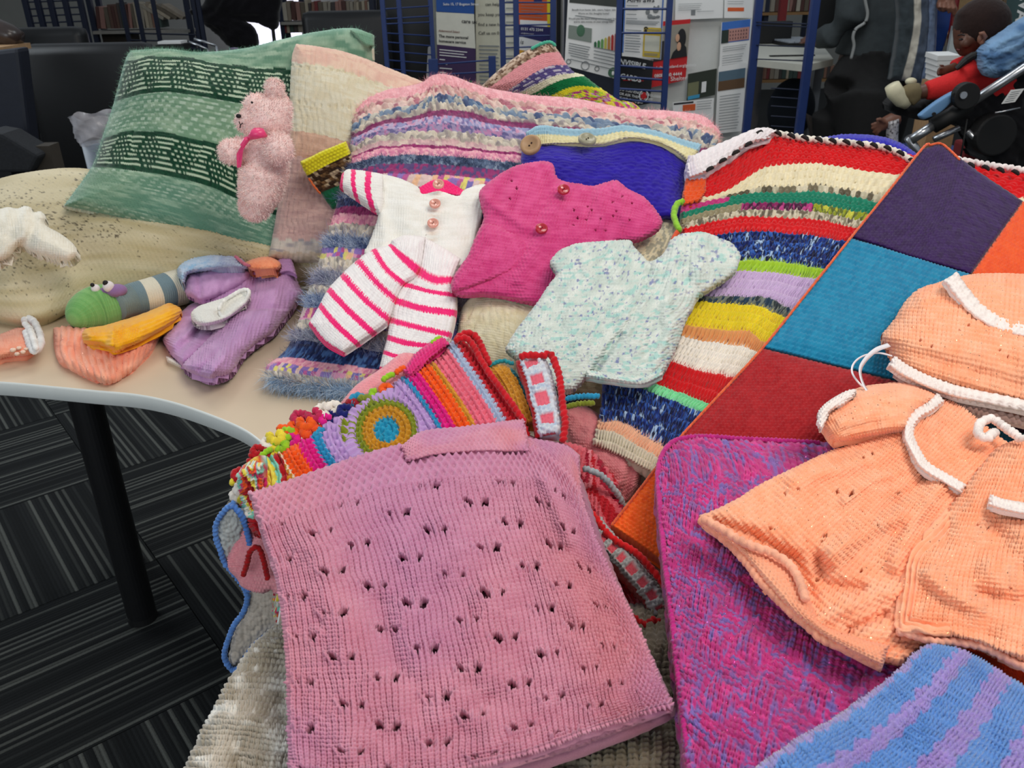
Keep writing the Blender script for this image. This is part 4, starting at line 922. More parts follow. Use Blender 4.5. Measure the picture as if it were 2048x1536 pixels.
cloth('knitted_body', [[(1090, 470), (1220, 460), (1350, 450), (1500, 460)], [(1050, 590), (1180, 590), (1300, 590), (1450, 590)], [(1000, 700), (1120, 700), (1240, 700), (1370, 700)], [(980, 800), (1100, 800), (1230, 800), (1340, 790)]], MC(0), outline=MO, wav=1.0,
      step=1.55, st=(64, 56), col=mc_col, disp=lambda D: np.where(zone(D, yk2, 7) | zone(D, yk3, 7) | (D.d < 11) & (D.py > 640) | zone(D, [(1345, 480), (1385, 510), (1420, 560)], 6), k_garter(D.a, D.b*.9), k_stock(D.a+(D.px-1300)*(D.py-480)*-.0006, D.b)), amp=.0015, er=12, infl=.018,
      folds=[(open_, 7, -.009), ([(1312, 525), (1285, 600), (1250, 660)], 10, .007), ([(1250, 500), (1235, 560)], 10, .004), ([(1200, 500), (1215, 590)], 9, -.003), ([(1160, 500), (1185, 575)], 9, .003), ([(1350, 490), (1340, 560), (1330, 640)], 12, .006), ([(1380, 480), (1372, 560)], 8, -.005), ([(1410, 480), (1395, 560)], 10, .005), ([(1320, 640), (1290, 720)], 16, -.005), ([(1110, 600), (1130, 700)], 16, -.004), ([(1350, 640), (1310, 730)], 10, .005)],
      wr=(.005, 50, 8), parent=th, thick=.007)
cloth('turned_hem', [[(1170, 738), (1220, 744), (1280, 748), (1330, 722)], [(1172, 756), (1222, 764), (1284, 770), (1326, 752)]], MC(.004), step=1.5, st=(22, 4), col=mc_col, disp=lambda D: k_garter(D.a, D.b), amp=.0013, er=6, infl=.008, parent=th, thick=.006)
# ================================================================== front of the pile
# ---- mottled pink and violet blanket
def mo_ab(D):
    X = (D.a+D.b)/9.5; Y_ = (D.a-D.b)/9.5; ch = np.mod(np.floor(X)+np.floor(Y_), 2) > 0
    return ch, np.where(ch, D.a*.8+D.b*.35, D.b*.8-D.a*.35), np.where(ch, D.b*.8-D.a*.35, D.a*.8+D.b*.35)
def mo_col(D):
    ch, al, ac = mo_ab(D)
    n = vn(al*2.3, ac*.8, 3)*.75+vn(al*5, ac*2, 5)*.25
    t = np.clip((n-.47)*5.5, 0, 1); c = mix(C(204, 56, 132), C(128, 112, 186), t)
    return_c = mix(c, C(158, 66, 122), .55*vn(D.a*.35, D.b*.35, 8))
    c = mix(return_c, C(230, 70, 150), (vn(al*2, ac*.6, 12) > .8)*.6)
    return mix(c, C(160, 40, 110), np.clip(1-D.d/9, 0, 1))
def mo_disp(D):
    ch, al, ac = mo_ab(D); X = fr((D.a+D.b)/9.5); Y_ = fr((D.a-D.b)/9.5); e = np.minimum(np.minimum(X, 1-X), np.minimum(Y_, 1-Y_))
    return (.35+.65*k_stock(al, ac))*(.55+.45*np.clip(e*5, 0, 1))+.25*ch
th = tag(cloth('blanket', [[(1316, 925), (1340, 888), (1390, 870), (1480, 876), (1600, 882), (1740, 888)], [(1316, 985), (1370, 960), (1440, 950), (1530, 950), (1650, 955), (1790, 960)], [(1330, 1120), (1400, 1115), (1490, 1110), (1590, 1110), (1720, 1115), (1860, 1120)], [(1352, 1330), (1440, 1330), (1540, 1330), (1660, 1330), (1800, 1335), (1950, 1340)], [(1385, 1620), (1480, 1620), (1600, 1620), (1740, 1620), (1900, 1620), (2080, 1620)]],
      SF, vk=[0, .09, .33, .66, 1], step=2.0, st=(54, 70), col=mo_col, disp=mo_disp, amp=.0034, er=14, infl=.008, wr=(.005, 90, 6), thick=.03, mat=wool('glitter_wool', spark=.9, bump=.5)), 'mottled hot pink and violet knitted blanket beneath the peach baby dress', 'blanket')
rope('crochet_edging', [(1392, 1600), (1366, 1430), (1346, 1250), (1328, 1100), (1320, 1010), (1317, 940), (1334, 895), (1366, 877), (1418, 874), (1500, 879), (1640, 886)], SFl(.0), 5.5, C(186, 40, 124), th, every=9)

# ---- peach baby dress
PE1, PE2 = C(255, 164, 118), C(255, 192, 156)
def pe_col(D): return mix(PE1, PE2, .6*vn(D.a*.5, D.b, 3)+.4*vn(D.u*9, D.v*9, 6))
GLIT = wool('peach_acrylic', sheen=.3, spark=1.0, bump=.4)
th = thing('baby_dress', 'peach knitted baby dress with white yoke trim and a scalloped hem', 'dress', (.35, .6, .83))
DO = [(1400, 1034), (1425, 1022), (1470, 1000), (1525, 966), (1581, 939), (1632, 914), (1685, 892), (1740, 872), (1790, 790), (1842, 773), (1880, 793), (1910, 803), (1955, 828), (2000, 870), (2050, 900), (2120, 960), (2120, 1350), (2050, 1330), (1975, 1292), (1914, 1284), (1868, 1282), (1840, 1300), (1812, 1320), (1760, 1335), (1730, 1314), (1699, 1299), (1648, 1278), (1618, 1252), (1587, 1228), (1556, 1198), (1530, 1171), (1502, 1134), (1474, 1100), (1436, 1066)]
DN = [[(1790, 760), (1900, 800), (2010, 880), (2140, 960)], [(1700, 880), (1790, 930), (1890, 990), (2130, 1080)], [(1570, 930), (1680, 1030), (1800, 1110), (2100, 1200)], [(1390, 1030), (1520, 1160), (1660, 1290), (1990, 1340)]]
holes_d = [(1570, 986, 5), (1596, 978, 5), (1674, 984, 5), (1704, 985, 6), (1795, 985, 5), (1650, 1072, 6), (1644, 1084, 5), (1722, 1142, 5), (1634, 1160, 5), (1540, 1056, 5), (1727, 916, 4), (1745, 908, 4), (1756, 1050, 4), (1700, 990, 4)]
folds_d = [([(1400, 1036), (1500, 1070), (1590, 1120), (1625, 1190)], 16, -.009), ([(1660, 1110), (1740, 1050), (1800, 1030)], 20, .012), ([(1640, 1120), (1650, 1170), (1720, 1180)], 16, -.010),
           ([(1850, 955), (1800, 1000), (1720, 1060)], 14, -.006), ([(1880, 975), (1830, 1040), (1790, 1130)], 16, .008), ([(1800, 900), (1700, 930), (1590, 960)], 18, .006), ([(1810, 940), (1740, 960), (1690, 1000)], 10, .004), ([(1640, 1240), (1720, 1200), (1800, 1180)], 16, .007), ([(1700, 1260), (1770, 1228)], 10, -.008), ([(1600, 1090), (1690, 1010)], 26, .004)]
cloth('knitted_body', DN, SFl(.030), outline=DO, step=1.55, st=(46, 58), col=pe_col, disp=lambda D: k_stock(D.a, D.b), amp=.0017, er=12, infl=.012, folds=folds_d, wr=(.006, 70, 9), parent=th, hole=lambda D: dots(D, holes_d), thick=.008, mat=GLIT)
FPO = [(1934, 968), (1900, 1008), (1858, 1056), (1824, 1086), (1806, 1120), (1801, 1160), (1795, 1200), (1791, 1256), (1826, 1270), (1868, 1280), (1914, 1280), (1960, 1290), (2010, 1312), (2060, 1334), (2130, 1360), (2130, 900), (2047, 880), (1990, 900)]
cloth('front_panel', [[(1940, 880), (2040, 880), (2160, 900)], [(1880, 1020), (1990, 1030), (2160, 1050)], [(1800, 1150), (1960, 1170), (2160, 1190)], [(1780, 1280), (1950, 1300), (2140, 1370)]], SFl(.044), outline=FPO, step=1.55, st=(34, 48), col=pe_col,
      disp=lambda D: np.where((D.d < 34) & (D.px < 1900), .5+.5*np.sin(D.d*.62), k_stock(D.a, D.b)), amp=.0018, er=12, infl=.010, folds=[([(1860, 1150), (1900, 1190), (1960, 1210)], 16, .008), ([(1990, 1050), (2040, 1120), (2060, 1200)], 26, -.008), ([(1900, 1080), (1990, 1100)], 20, -.004), ([(1800, 1262), (1900, 1262), (2050, 1310)], 8, .006), ([(1960, 1190), (2048, 1210)], 18, -.010)], wr=(.007, 60, 15), parent=th, hole=lambda D: dots(D, [(1955, 1048, 4), (1974, 1056, 4), (2004, 1186, 5), (2020, 1176, 5)]), thick=.008, mat=GLIT)
cloth('sleeve', [[(1632, 826), (1680, 785), (1760, 765), (1850, 772), (1900, 800)], [(1650, 860), (1700, 830), (1770, 815), (1840, 820), (1880, 840)], [(1672, 886), (1720, 880), (1780, 870), (1830, 870), (1850, 890)]], SFl(.040), outline=[(1640, 822), (1660, 802), (1690, 786), (1725, 773), (1765, 767), (1801, 764), (1842, 773), (1876, 792), (1862, 812), (1836, 830), (1818, 862), (1780, 868), (1740, 874), (1700, 882), (1668, 884), (1645, 865), (1636, 842)],
      step=1.5, st=(40, 20), col=pe_col, disp=lambda D: k_stock(D.b, D.a), amp=.0011, er=26, infl=.020, drop=.012, folds=[([(1690, 860), (1740, 850), (1800, 840)], 9, -.003), ([(1700, 800), (1780, 790)], 14, .004)], wr=(.006, 34, 5), parent=th, hole=lambda D: dots(D, [(1690, 832, 3), (1706, 836, 3), (1760, 800, 3), (1778, 806, 3)]), thick=.008, mat=GLIT)
W1 = C(244, 232, 226)
cu_ = cloth('sleeve_cuff', [[(1634, 824), (1652, 802), (1680, 784), (1712, 776)], [(1640, 862), (1654, 836), (1682, 812), (1714, 794)]], SFl(.064), outline=[(1640, 818), (1660, 800), (1690, 783), (1712, 778), (1706, 796), (1682, 812), (1660, 824), (1652, 842), (1648, 862), (1636, 852), (1635, 832)], step=1.3, st=(14, 5), col=W1, disp=lambda D: k_garter(D.a, D.b), amp=.0016, er=7, infl=.006, parent=th, thick=.006); cu_['label'] = 'white garter cuff'
def strip(name, pts, S, w, col, parent, st=None, **k):
    p = smooth_path(pts, 40); t = np.gradient(p, axis=0); t /= np.linalg.norm(t, axis=1)[:, None]; n = np.stack([-t[:, 1], t[:, 0]], 1)
    idx = np.linspace(0, 39, max(4, len(pts)*2)).astype(int); A = p[idx]-n[idx]*w/2; B = p[idx]+n[idx]*w/2; L = np.linalg.norm(np.diff(p, axis=0), axis=1).sum()
    return cloth(name, [[tuple(q) for q in A], [tuple(q) for q in (A+B)/2], [tuple(q) for q in B]], S, step=k.pop('step', 1.4), st=st or (L/9, 3), col=col, disp=k.pop('disp', lambda D: k_garter(D.a, D.b)), amp=k.pop('amp', .0016), er=w*.35, infl=k.pop('infl', .004), parent=parent, thick=k.pop('thick', .005), **k)
strip('yoke_trim', [(1882, 794), (1860, 812), (1832, 830), (1816, 864), (1830, 902), (1850, 932), (1890, 957), (1928, 978)], SFl(.050), 22, W1, th)['label'] = 'white garter trim'
strip('yoke_trim', [(1978, 1000), (2010, 1010), (2060, 1020), (2110, 1030)], SFl(.064), 24, W1, th)['label'] = 'white garter trim'
rope('neck_edging', [(2046, 880), (2012, 856), (1984, 838), (1962, 846), (1956, 866), (1974, 876), (1992, 862)], SFl(.056), 8, W1, th, every=10)['label'] = 'white picot edging'
rope('picot_hem', [(1404, 1036), (1440, 1056), (1490, 1086), (1540, 1104), (1580, 1130), (1600, 1165), (1612, 1200)], SFl(.050), 9, C(250, 178, 146), th, every=17, lump=.5)
rope('picot_hem', [(1400, 1038), (1436, 1068), (1474, 1102), (1502, 1136), (1530, 1172), (1587, 1228), (1618, 1254), (1648, 1279), (1699, 1299), (1730, 1314), (1762, 1336)], SFl(.036), 9, C(248, 170, 136), th, every=17, lump=.6)
hb = cloth('hem_facing', [[(1404, 1040), (1500, 1092), (1590, 1140), (1640, 1240), (1700, 1270), (1780, 1290)], [(1404, 1046), (1480, 1104), (1540, 1176), (1600, 1238), (1680, 1292), (1764, 1334)]], SFl(.040), step=1.6, st=(50, 8), col=lambda D: mix(C(246, 160, 124), C(250, 178, 142), D.v), disp=lambda D: k_garter(D.a, D.b), amp=.0012, er=10, infl=.006, parent=th, thick=.006, mat=GLIT)
rope('picot_hem', [(1792, 1262), (1830, 1272), (1868, 1283), (1914, 1284), (1975, 1298), (2045, 1334), (2110, 1366)], SFl(.046), 8, C(250, 176, 148), th, every=16, lump=.5)
od = cloth('blanket', [[(1930, 1296), (2000, 1300), (2100, 1330)], [(1960, 1330), (2020, 1360), (2100, 1400)], [(1980, 1370), (2040, 1400), (2100, 1430)]], SFl(.012), step=1.8, st=(24, 18), col=C(222, 84, 34), disp=lambda D: k_garter(D.a, D.b), amp=.0014, er=8, thick=.012)
tag(od, 'orange knitted blanket peeping out between the peach dress and the blue striped one', 'blanket')

# ---- peach bonnet
def SB(l): return Zp(.519+.040+l, .333)
th = thing('baby_bonnet', 'peach knitted baby bonnet with white ruffle, white band and a long satin ribbon tie', 'hat', (.6, .95, .86))
BO = [(1764, 670), (1776, 654), (1792, 634), (1804, 612), (1826, 586), (1848, 573), (1872, 566), (1902, 556), (1950, 548), (2010, 546), (2080, 552), (2150, 580), (2150, 850), (2048, 815), (1957, 796), (1902, 782), (1848, 765), (1808, 742), (1786, 718), (1778, 700), (1768, 684)]
cloth('knitted_crown', [[(1800, 540), (1900, 530), (2020, 530), (2160, 540)], [(1760, 640), (1880, 650), (2010, 670), (2160, 700)], [(1770, 740), (1870, 780), (2000, 820), (2150, 860)]], SB(.01), outline=BO, step=1.6, st=(42, 30), col=pe_col, disp=lambda D: k_stock(D.a, D.b), amp=.0017, er=26, infl=.045, folds=[([(1800, 700), (1900, 730), (2048, 770)], 16, -.004)], wr=(.005, 50, 11), parent=th,
      hole=lambda D: dots(D, [(1841, 680, 4), (1864, 692, 4), (1919, 660, 4), (1938, 650, 4), (2000, 700, 4), (2016, 712, 4), (1952, 740, 4), (1972, 736, 4)]), thick=.01, mat=GLIT)
strip('ruffle', [(1900, 552), (1922, 584), (1952, 618), (1996, 646), (2048, 660), (2110, 668)], SB(.052), 34, W1, th, st=(24, 3), disp=lambda D: k_garter(D.a, D.b)*.6+.4*np.sin(D.a*1.3)**2, amp=.0019, infl=.008)['label'] = 'white ruffle'
strip('front_band', [(1782, 722), (1810, 742), (1850, 762), (1902, 780), (1957, 793), (2048, 812), (2120, 830)], SB(.040), 26, W1, th, st=(26, 3), amp=.002, infl=.010)['label'] = 'white band'
strip('lining_band', [(1794, 740), (1850, 782), (1910, 806), (1970, 822), (2048, 842), (2120, 860)], SB(.020), 22, C(236, 200, 186), th, st=(26, 3), amp=.002, infl=.004)
def ribbon(name, pts, w, z0, parent):
    p = smooth_path(pts, 60); Q = P(p[:, 0], p[:, 1], Zp(.53, .333)); n = len(Q); k = np.linspace(0, 1, n)
    Q = CAMP+(Q-CAMP)*(1-(z0+.018*np.sin(k*np.pi))/np.linalg.norm(Q-CAMP, axis=1))[:, None]
    T_ = np.gradient(Q, axis=0); T_ /= np.linalg.norm(T_, axis=1)[:, None]; up = np.array((0, -.5, .86)); tw = np.sin(k*5.0)*.7
    A = np.cross(T_, up); A /= np.linalg.norm(A, axis=1)[:, None]; B_ = np.cross(A, T_); W_ = A*np.cos(tw)[:, None]+B_*np.sin(tw)[:, None]; N_2 = np.cross(T_, W_)
    v = np.concatenate([Q-W_*w/2, Q+W_*w/2, Q+W_*w/2-N_2*.0004, Q-W_*w/2-N_2*.0004]); i = np.arange(n-1); F = []
    for a, b in ((0, 1), (1, 2), (2, 3), (3, 0)): F.append(np.stack([a*n+i, b*n+i, b*n+i+1, a*n+i+1], 1))
    o = link(name, npmesh(name, v, np.concatenate(F)), plain('white_satin', (236, 234, 240), .25, noise=.03, spec=.6, coat=.3), parent); return o
ribbon('satin_ribbon', [(1778, 690), (1752, 700), (1730, 720), (1720, 742), (1728, 772), (1748, 800), (1758, 822), (1750, 848), (1734, 864), (1716, 874)], .0055, .10, th)
ribbon('satin_ribbon', [(1784, 712), (1756, 706), (1726, 712), (1708, 726), (1704, 744), (1716, 764), (1736, 782)], .0022, .085, th)

# ---- blue and lilac striped blanket at the front right
def bl_col(D):
    z = np.abs(fr(D.a/5)*2-1)*.030+.016*(vn(D.a*.35, D.b*0+3, 5)-.5)
    v = D.v+z-.011
    s = np.clip(np.searchsorted([.035, .15, .225, .37, .47, .60, .68, .80, .86], v), 0, 9)
    base = np.array([C(166, 148, 206), C(98, 148, 214), C(166, 140, 208), C(92, 146, 216), C(166, 138, 208), C(96, 148, 216), C(166, 140, 208), C(92, 146, 214), C(166, 140, 208), C(96, 148, 214)])
    return mix(base[s], C(120, 156, 214), .25*vn(D.a, D.b, 3))
bs = cloth('blanket', [[(1430, 1610), (1515, 1532), (1590, 1480), (1660, 1440), (1730, 1392), (1790, 1345), (1840, 1298), (1866, 1288)], [(1500, 1680), (1580, 1610), (1660, 1550), (1735, 1500), (1800, 1450), (1860, 1395), (1910, 1335), (1935, 1305)], [(1700, 1850), (1780, 1770), (1860, 1690), (1930, 1620), (1985, 1560), (2030, 1490), (2060, 1430), (2080, 1390)], [(2000, 2050), (2070, 1970), (2140, 1880), (2200, 1800), (2250, 1720), (2280, 1640), (2300, 1570), (2310, 1520)]],
      SFl(.052), vk=[0, .18, .6, 1], step=2.1, st=(70, 50), col=bl_col, disp=lambda D: k_stock(D.a, D.b*1.1), amp=.0028, er=22, infl=.012, wr=(.006, 90, 4), thick=.03, mat=wool('fluffy_wool', sheen=.6, bump=.5, scale=700))
tag(bs, 'soft blue blanket with jagged lilac stripes at the front right of the table', 'blanket')

# ---- grey-brown ribbed blanket under everything at the front
def gr_col(D):
    n = fbm(D.a*.22, D.b*.08, 3); c = mix(C(166, 154, 134), C(212, 204, 190), np.clip(n*2.4-.7, 0, 1))
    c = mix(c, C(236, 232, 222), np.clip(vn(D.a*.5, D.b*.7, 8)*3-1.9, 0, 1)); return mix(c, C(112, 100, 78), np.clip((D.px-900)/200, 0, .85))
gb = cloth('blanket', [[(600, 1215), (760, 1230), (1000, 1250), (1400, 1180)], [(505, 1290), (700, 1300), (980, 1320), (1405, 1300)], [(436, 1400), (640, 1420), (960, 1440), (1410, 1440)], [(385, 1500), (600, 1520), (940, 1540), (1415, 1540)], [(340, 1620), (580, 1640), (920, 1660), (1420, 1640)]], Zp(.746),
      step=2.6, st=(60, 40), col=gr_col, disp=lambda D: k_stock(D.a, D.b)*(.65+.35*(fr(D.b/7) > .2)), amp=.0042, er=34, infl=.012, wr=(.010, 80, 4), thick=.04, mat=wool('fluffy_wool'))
tag(gb, 'thick grey-beige ribbed wool blanket at the very front, under the dusky pink lace one', 'blanket')

# ---- blue and grey crochet blanket hanging at the edge
th = thing('blanket', 'grey and brown crochet blanket edged in blue, hanging over the table edge', 'blanket', (-.25, .75, .7))
GY = Yp(.735)
def hang(l): return Yp(.775-l)
cp = [[(459, 1006), (478, 1018), (488, 1050), (482, 1092), (448, 1120), (434, 1070), (444, 1030)], [(500, 1180), (570, 1120), (575, 1240), (540, 1262), (500, 1302), (474, 1330), (458, 1318), (470, 1260), (494, 1226)]]
for q, cc_ in zip(cp, (C(186, 188, 184), C(192, 180, 166))):
    cloth('crochet_panel', [[(420, 990), (580, 990)], [(420, 1160), (580, 1160)], [(420, 1350), (580, 1350)]], hang(0), outline=q, step=1.6, st=(16, 36), col=lambda D: mix(cc_*.8, cc_*1.15, vn(D.a*1.5, D.b, 3)), disp=lambda D: lumps(D.a*1.4, D.b*1.2, 3)[0], amp=.0016, er=8, infl=.006, parent=th, thick=.01)
rope('blue_edging', [(470, 1004), (450, 1020), (434, 1044), (431, 1070), (440, 1100), (452, 1130), (478, 1160), (494, 1190), (488, 1222), (470, 1248), (456, 1280), (449, 1312), (462, 1338), (480, 1334), (498, 1304), (530, 1272), (570, 1250)], hang(.006), 5.2, C(92, 138, 206), th, every=9)
rope('blue_edging', [(462, 1010), (478, 1024), (492, 1052), (500, 1090)], hang(.010), 6, C(80, 126, 200), th, every=9)
rope('blue_edging', [(494, 1180), (530, 1150), (575, 1110)], hang(.010), 7, C(88, 134, 206), th, every=9)

# ---- pink knit with red stitched loops, under the rainbow blanket
pkk = cloth('blanket', [[(470, 1040, .785), (505, 1028, .785), (600, 1020, .78), (700, 1010, .78)], [(455, 1110, .765), (505, 1100, .765), (600, 1095, .76), (700, 1090, .76)], [(462, 1160, .755), (510, 1185, .75), (600, 1190, .75), (700, 1190, .75)]], outline=[(478, 1040), (505, 1028), (560, 1020), (680, 1020), (690, 1190), (560, 1190), (542, 1180), (516, 1192), (486, 1178), (474, 1158), (451, 1130), (462, 1096)],
      step=1.6, st=(40, 26), col=lambda D: mix(C(226, 142, 152), C(236, 160, 166), vn(D.a, D.b, 2)), disp=lambda D: k_garter(D.a, D.b), amp=.0012, er=8, infl=.006, thick=.016)
tag(pkk, 'salmon-pink knitted blanket with a dark red stitched squiggle, hanging at the table edge', 'blanket')
rope('red_loop', [(486, 1152), (494, 1128), (500, 1104), (512, 1094), (522, 1104), (530, 1134), (536, 1160)], Yp(.742), 5.0, C(176, 22, 26), pkk, every=9)

# ---- rainbow crochet blanket (folded)
def SG(l=0.0): return Yp(.735-l, .62*.0+0.0)
GP = lambda l=0.0: Zp(.350-l*0+l, .60)            # steep fold: z = .35 + .6 Y
th = thing('blanket', 'folded rainbow crochet blanket with a turquoise and mustard ring motif', 'blanket', (-.1, .9, .75))
c1 = np.array((773., 860.)); c2 = np.array((497., 962.)); nn_ = np.array((.82, -.57)); mm_ = np.array((.57, .82))
RE = [25, 49, 62, 88, 98, 121, 146, 158, 196, 212, 260]
RCOL = [C(36, 150, 184), C(200, 142, 36), C(128, 140, 34), C(188, 152, 206), C(40, 140, 186), C(222, 26, 132), C(244, 92, 24), C(212, 148, 46), C(232, 110, 132), C(172, 188, 214), C(196, 24, 38)]
def g_r(D):
    x = D.px-c1[0]; y = D.py-c1[1]; a = x*nn_[0]+y*nn_[1]; b = x*mm_[0]+y*mm_[1]
    al = np.where(a < 0, a*-.74, a); rr_ = np.sqrt(x*x+y*y)
    rs = (np.abs(al)**3.2+np.abs(b*.80)**3.2)**(1/3.2)
    t = np.clip((rr_-62)/26, 0, 1); r = rr_*(1-t)+rs*t
    ang = np.arctan2(y, x)
    cnt = np.round(2*np.pi*(np.floor(r/12.5)+.6)*12.5/11); tang = np.where(r < 88, ang/(2*np.pi)*cnt, b/11)
    x2 = D.px-c2[0]; y2 = D.py-c2[1]; r2 = np.sqrt(x2*x2+(y2*.9)**2)
    return r, tang, r2, a
def g_col(D):
    r, tg, r2, a = g_r(D); r = r+3.0*(np.abs(fr(tg)*2-1)-.5)*1.6
    c = bands(r, RE[:-1], RCOL)
    l = a < -60
    cl = bands(r, [88, 102, 124, 150, 154, 168, 190], [C(188, 152, 206), C(40, 140, 186), C(222, 26, 132), C(240, 90, 26), C(232, 220, 190), C(208, 140, 40), C(236, 84, 24), C(180, 20, 30)])
    c = np.where((l & (r > 62))[..., None], cl, c)
    r2 = r2+3*(np.abs(fr(np.arctan2(D.py-c2[1], D.px-c2[0])*3)*2-1)-.5)
    c = np.where((r2 < 78)[..., None], bands(r2, [22, 38, 56, 66], [C(192, 156, 210), C(196, 40, 110), C(232, 214, 80), C(130, 208, 186), C(180, 26, 34)]), c)
    return c*(.92+.14*hsh(np.floor(tg), np.floor(r/12), 2))[..., None]
def g_disp(D):
    r, tg, r2, a = g_r(D)
    h = k_crochet(tg, r/12.5)
    return np.where(r2 < 78, k_crochet(np.arctan2(D.py-c2[1], D.px-c2[0])*3, r2/15), h)
GO = [(488, 948), (500, 930), (530, 912), (565, 900), (606, 876), (650, 846), (690, 822), (742, 792), (780, 772), (812, 750), (850, 730), (882, 712), (902, 684), (922, 676), (950, 704), (980, 744), (1004, 778), (1042, 836), (1058, 860), (1058, 930), (900, 960), (700, 1020), (520, 1070), (496, 1010)]
go = cloth('front_fold', [[(470, 880), (640, 790), (820, 700), (960, 640)], [(480, 980), (670, 900), (860, 820), (1040, 760)], [(500, 1090), (700, 1030), (900, 970), (1090, 920)]], Zp(.37, .53), outline=GO, wav=2.2, step=1.5, st=(40, 20), col=g_col, disp=g_disp, amp=.0030, er=12, infl=.012, wr=(.006, 70, 5), parent=th, thick=.014, mat=MATS['chunky_wool'])
go['label'] = 'ring and stripe motifs'
RD = C(196, 22, 34)
rope('red_edging', [(908, 682), (930, 676), (946, 690), (960, 716), (976, 742), (1000, 776), (1024, 808), (1050, 846)], Zp(.385, .53), 6.5, RD, th, every=11, lump=.5)
rope('red_edging', [(912, 680), (930, 668), (948, 672), (962, 694), (978, 730)], Zp(.375, .53), 8, RD, th, every=11, lump=.5)
mu_ = cloth('side_fold', [[(965, 735), (1000, 728), (1030, 742)], [(1000, 780), (1030, 775), (1055, 785)], [(1030, 850), (1058, 850), (1078, 850)]], Zp(.36, .53), step=1.5, st=(6, 13), col=lambda D: np.where((D.u > .78)[..., None], C(36, 140, 150), mix(C(196, 136, 40), C(214, 156, 60), vn(D.a, D.b, 2))), disp=lambda D: k_crochet(D.b, D.a), amp=.0028, er=8, infl=.008, parent=th, thick=.014); mu_['label'] = 'mustard crochet side'
rope('turquoise_edging', [(976, 732), (1004, 722), (1028, 728)], Zp(.365, .53), 4, C(40, 140, 150), th)
def eyelet(pl, w, S, cols, th, winw=(.30, .74), period=38):
    p = smooth_path(pl, 60); Ln = np.linalg.norm(np.diff(p, axis=0), axis=1).sum()
    def ec(D):
        s = D.u*Ln/period; win = (D.v > winw[0]) & (D.v < winw[1]) & (fr(s) > .22) & (fr(s) < .80)
        c = mix(cols[0], cols[1], vn(D.a*2, D.b*2, 4)); c = np.where(win[..., None], cols[2], c); return np.where((D.v > .86)[..., None], cols[3], c)
    def ed(D):
        s = D.u*Ln/period; win = (D.v > winw[0]) & (D.v < winw[1]) & (fr(s) > .22) & (fr(s) < .80)
        return np.where(win, .15+.25*k_garter(D.a, D.b*2), .6+.5*k_crochet(D.a, D.b*1.6))
    return strip('eyelet_border', pl, S, w, ec, th, st=(Ln/9, 4), disp=ed, amp=.0034, infl=.006, thick=.012)
eyelet([(1058, 712), (1072, 745), (1082, 785), (1094, 830), (1100, 872)], 56, Zp(.385, .53), (C(176, 192, 214), C(222, 224, 226), C(226, 104, 122), RD), th)
rope('red_edging', [(1038, 714), (1060, 710), (1084, 712), (1100, 708), (1112, 730), (1120, 760), (1124, 800), (1130, 846), (1126, 884)], Zp(.392, .53), 7, RD, th, every=12, lump=.6)
lowf = cloth('back_fold', [[(1120, 880, .86), (1180, 900, .86), (1240, 960, .86)], [(1150, 980, .80), (1190, 990, .80), (1252, 1020, .79)], [(1190, 1100, .73), (1230, 1100, .73), (1300, 1120, .72)], [(1280, 1270, .63), (1300, 1260, .63), (1346, 1270, .62)]], step=1.6, st=(10, 34),
      col=lambda D: pick([C(214, 100, 112), C(160, 24, 50), C(222, 130, 140), C(186, 30, 44)], fr(vn(D.u*3, D.v*5, 3)*2.2)), disp=lambda D: k_crochet(D.a, D.b), amp=.0030, er=8, infl=.006, parent=th, thick=.02)
rope('grey_edging', [(1166, 936), (1200, 950), (1228, 978), (1244, 1008), (1238, 1032)], Yp(.795), 6, C(160, 168, 172), th, every=10)
rope('red_edging', [(1160, 1010), (1186, 1030), (1210, 1062), (1236, 1084), (1270, 1104), (1300, 1134), (1326, 1168), (1342, 1204)], Zp(.49, .42), 7, C(206, 26, 30), th, every=12, lump=.6)
eyelet([(1184, 1046), (1215, 1086), (1250, 1124), (1290, 1172), (1325, 1226)], 40, Zp(.475, .43), (C(150, 150, 146), C(178, 180, 180), C(206, 84, 96), C(170, 24, 30)), th, winw=(.25, .7), period=30)
rope('red_edging', [(1262, 1232), (1290, 1250), (1310, 1240), (1330, 1262), (1346, 1290)], Zp(.485, .43), 7, C(190, 24, 30), th, every=11, lump=.7)
# scrunched petals of its border, upper left and left
rg = random.Random(4)
PETC = [C(240, 92, 26), C(190, 40, 80), C(24, 30, 100), C(236, 226, 214), C(232, 210, 60), C(176, 20, 30), C(150, 200, 40), C(222, 26, 132), C(120, 130, 40), C(40, 140, 180), C(236, 84, 30), C(150, 24, 40)]
pet = [(516, 902, 5), (536, 886, 3), (552, 874, 4), (566, 862, 0), (590, 852, 0), (612, 846, 0), (600, 836, 1), (628, 830, 1), (648, 822, 3), (664, 836, 2), (690, 822, 2), (706, 814, 11), (730, 806, 8), (560, 892, 6), (584, 880, 7), (640, 850, 10), (505, 918, 5), (668, 816, 3), (620, 862, 10), (545, 904, 4), (530, 908, 5), (754, 790, 6), (772, 778, 0), (480, 950, 5), (474, 968, 4), (486, 978, 3), (478, 990, 3), (492, 1000, 4), (500, 1020, 3), (716, 802, 9), (576, 868, 6), (602, 868, 0), (650, 838, 7)]
for (x, y, k) in pet:
    r0 = 14+rg.random()*6; w_ = rg.random()*6
    pts = [(x+math.cos(t+w_)*r0*.62, y+math.sin(t+w_)*r0*.45) for t in np.linspace(0, 5.6, 8)]
    rope('crochet_petal', pts, Zp(.362+rg.random()*.008, .53), r0*.5, PETC[k], th, every=8, lump=.4, seg=8)
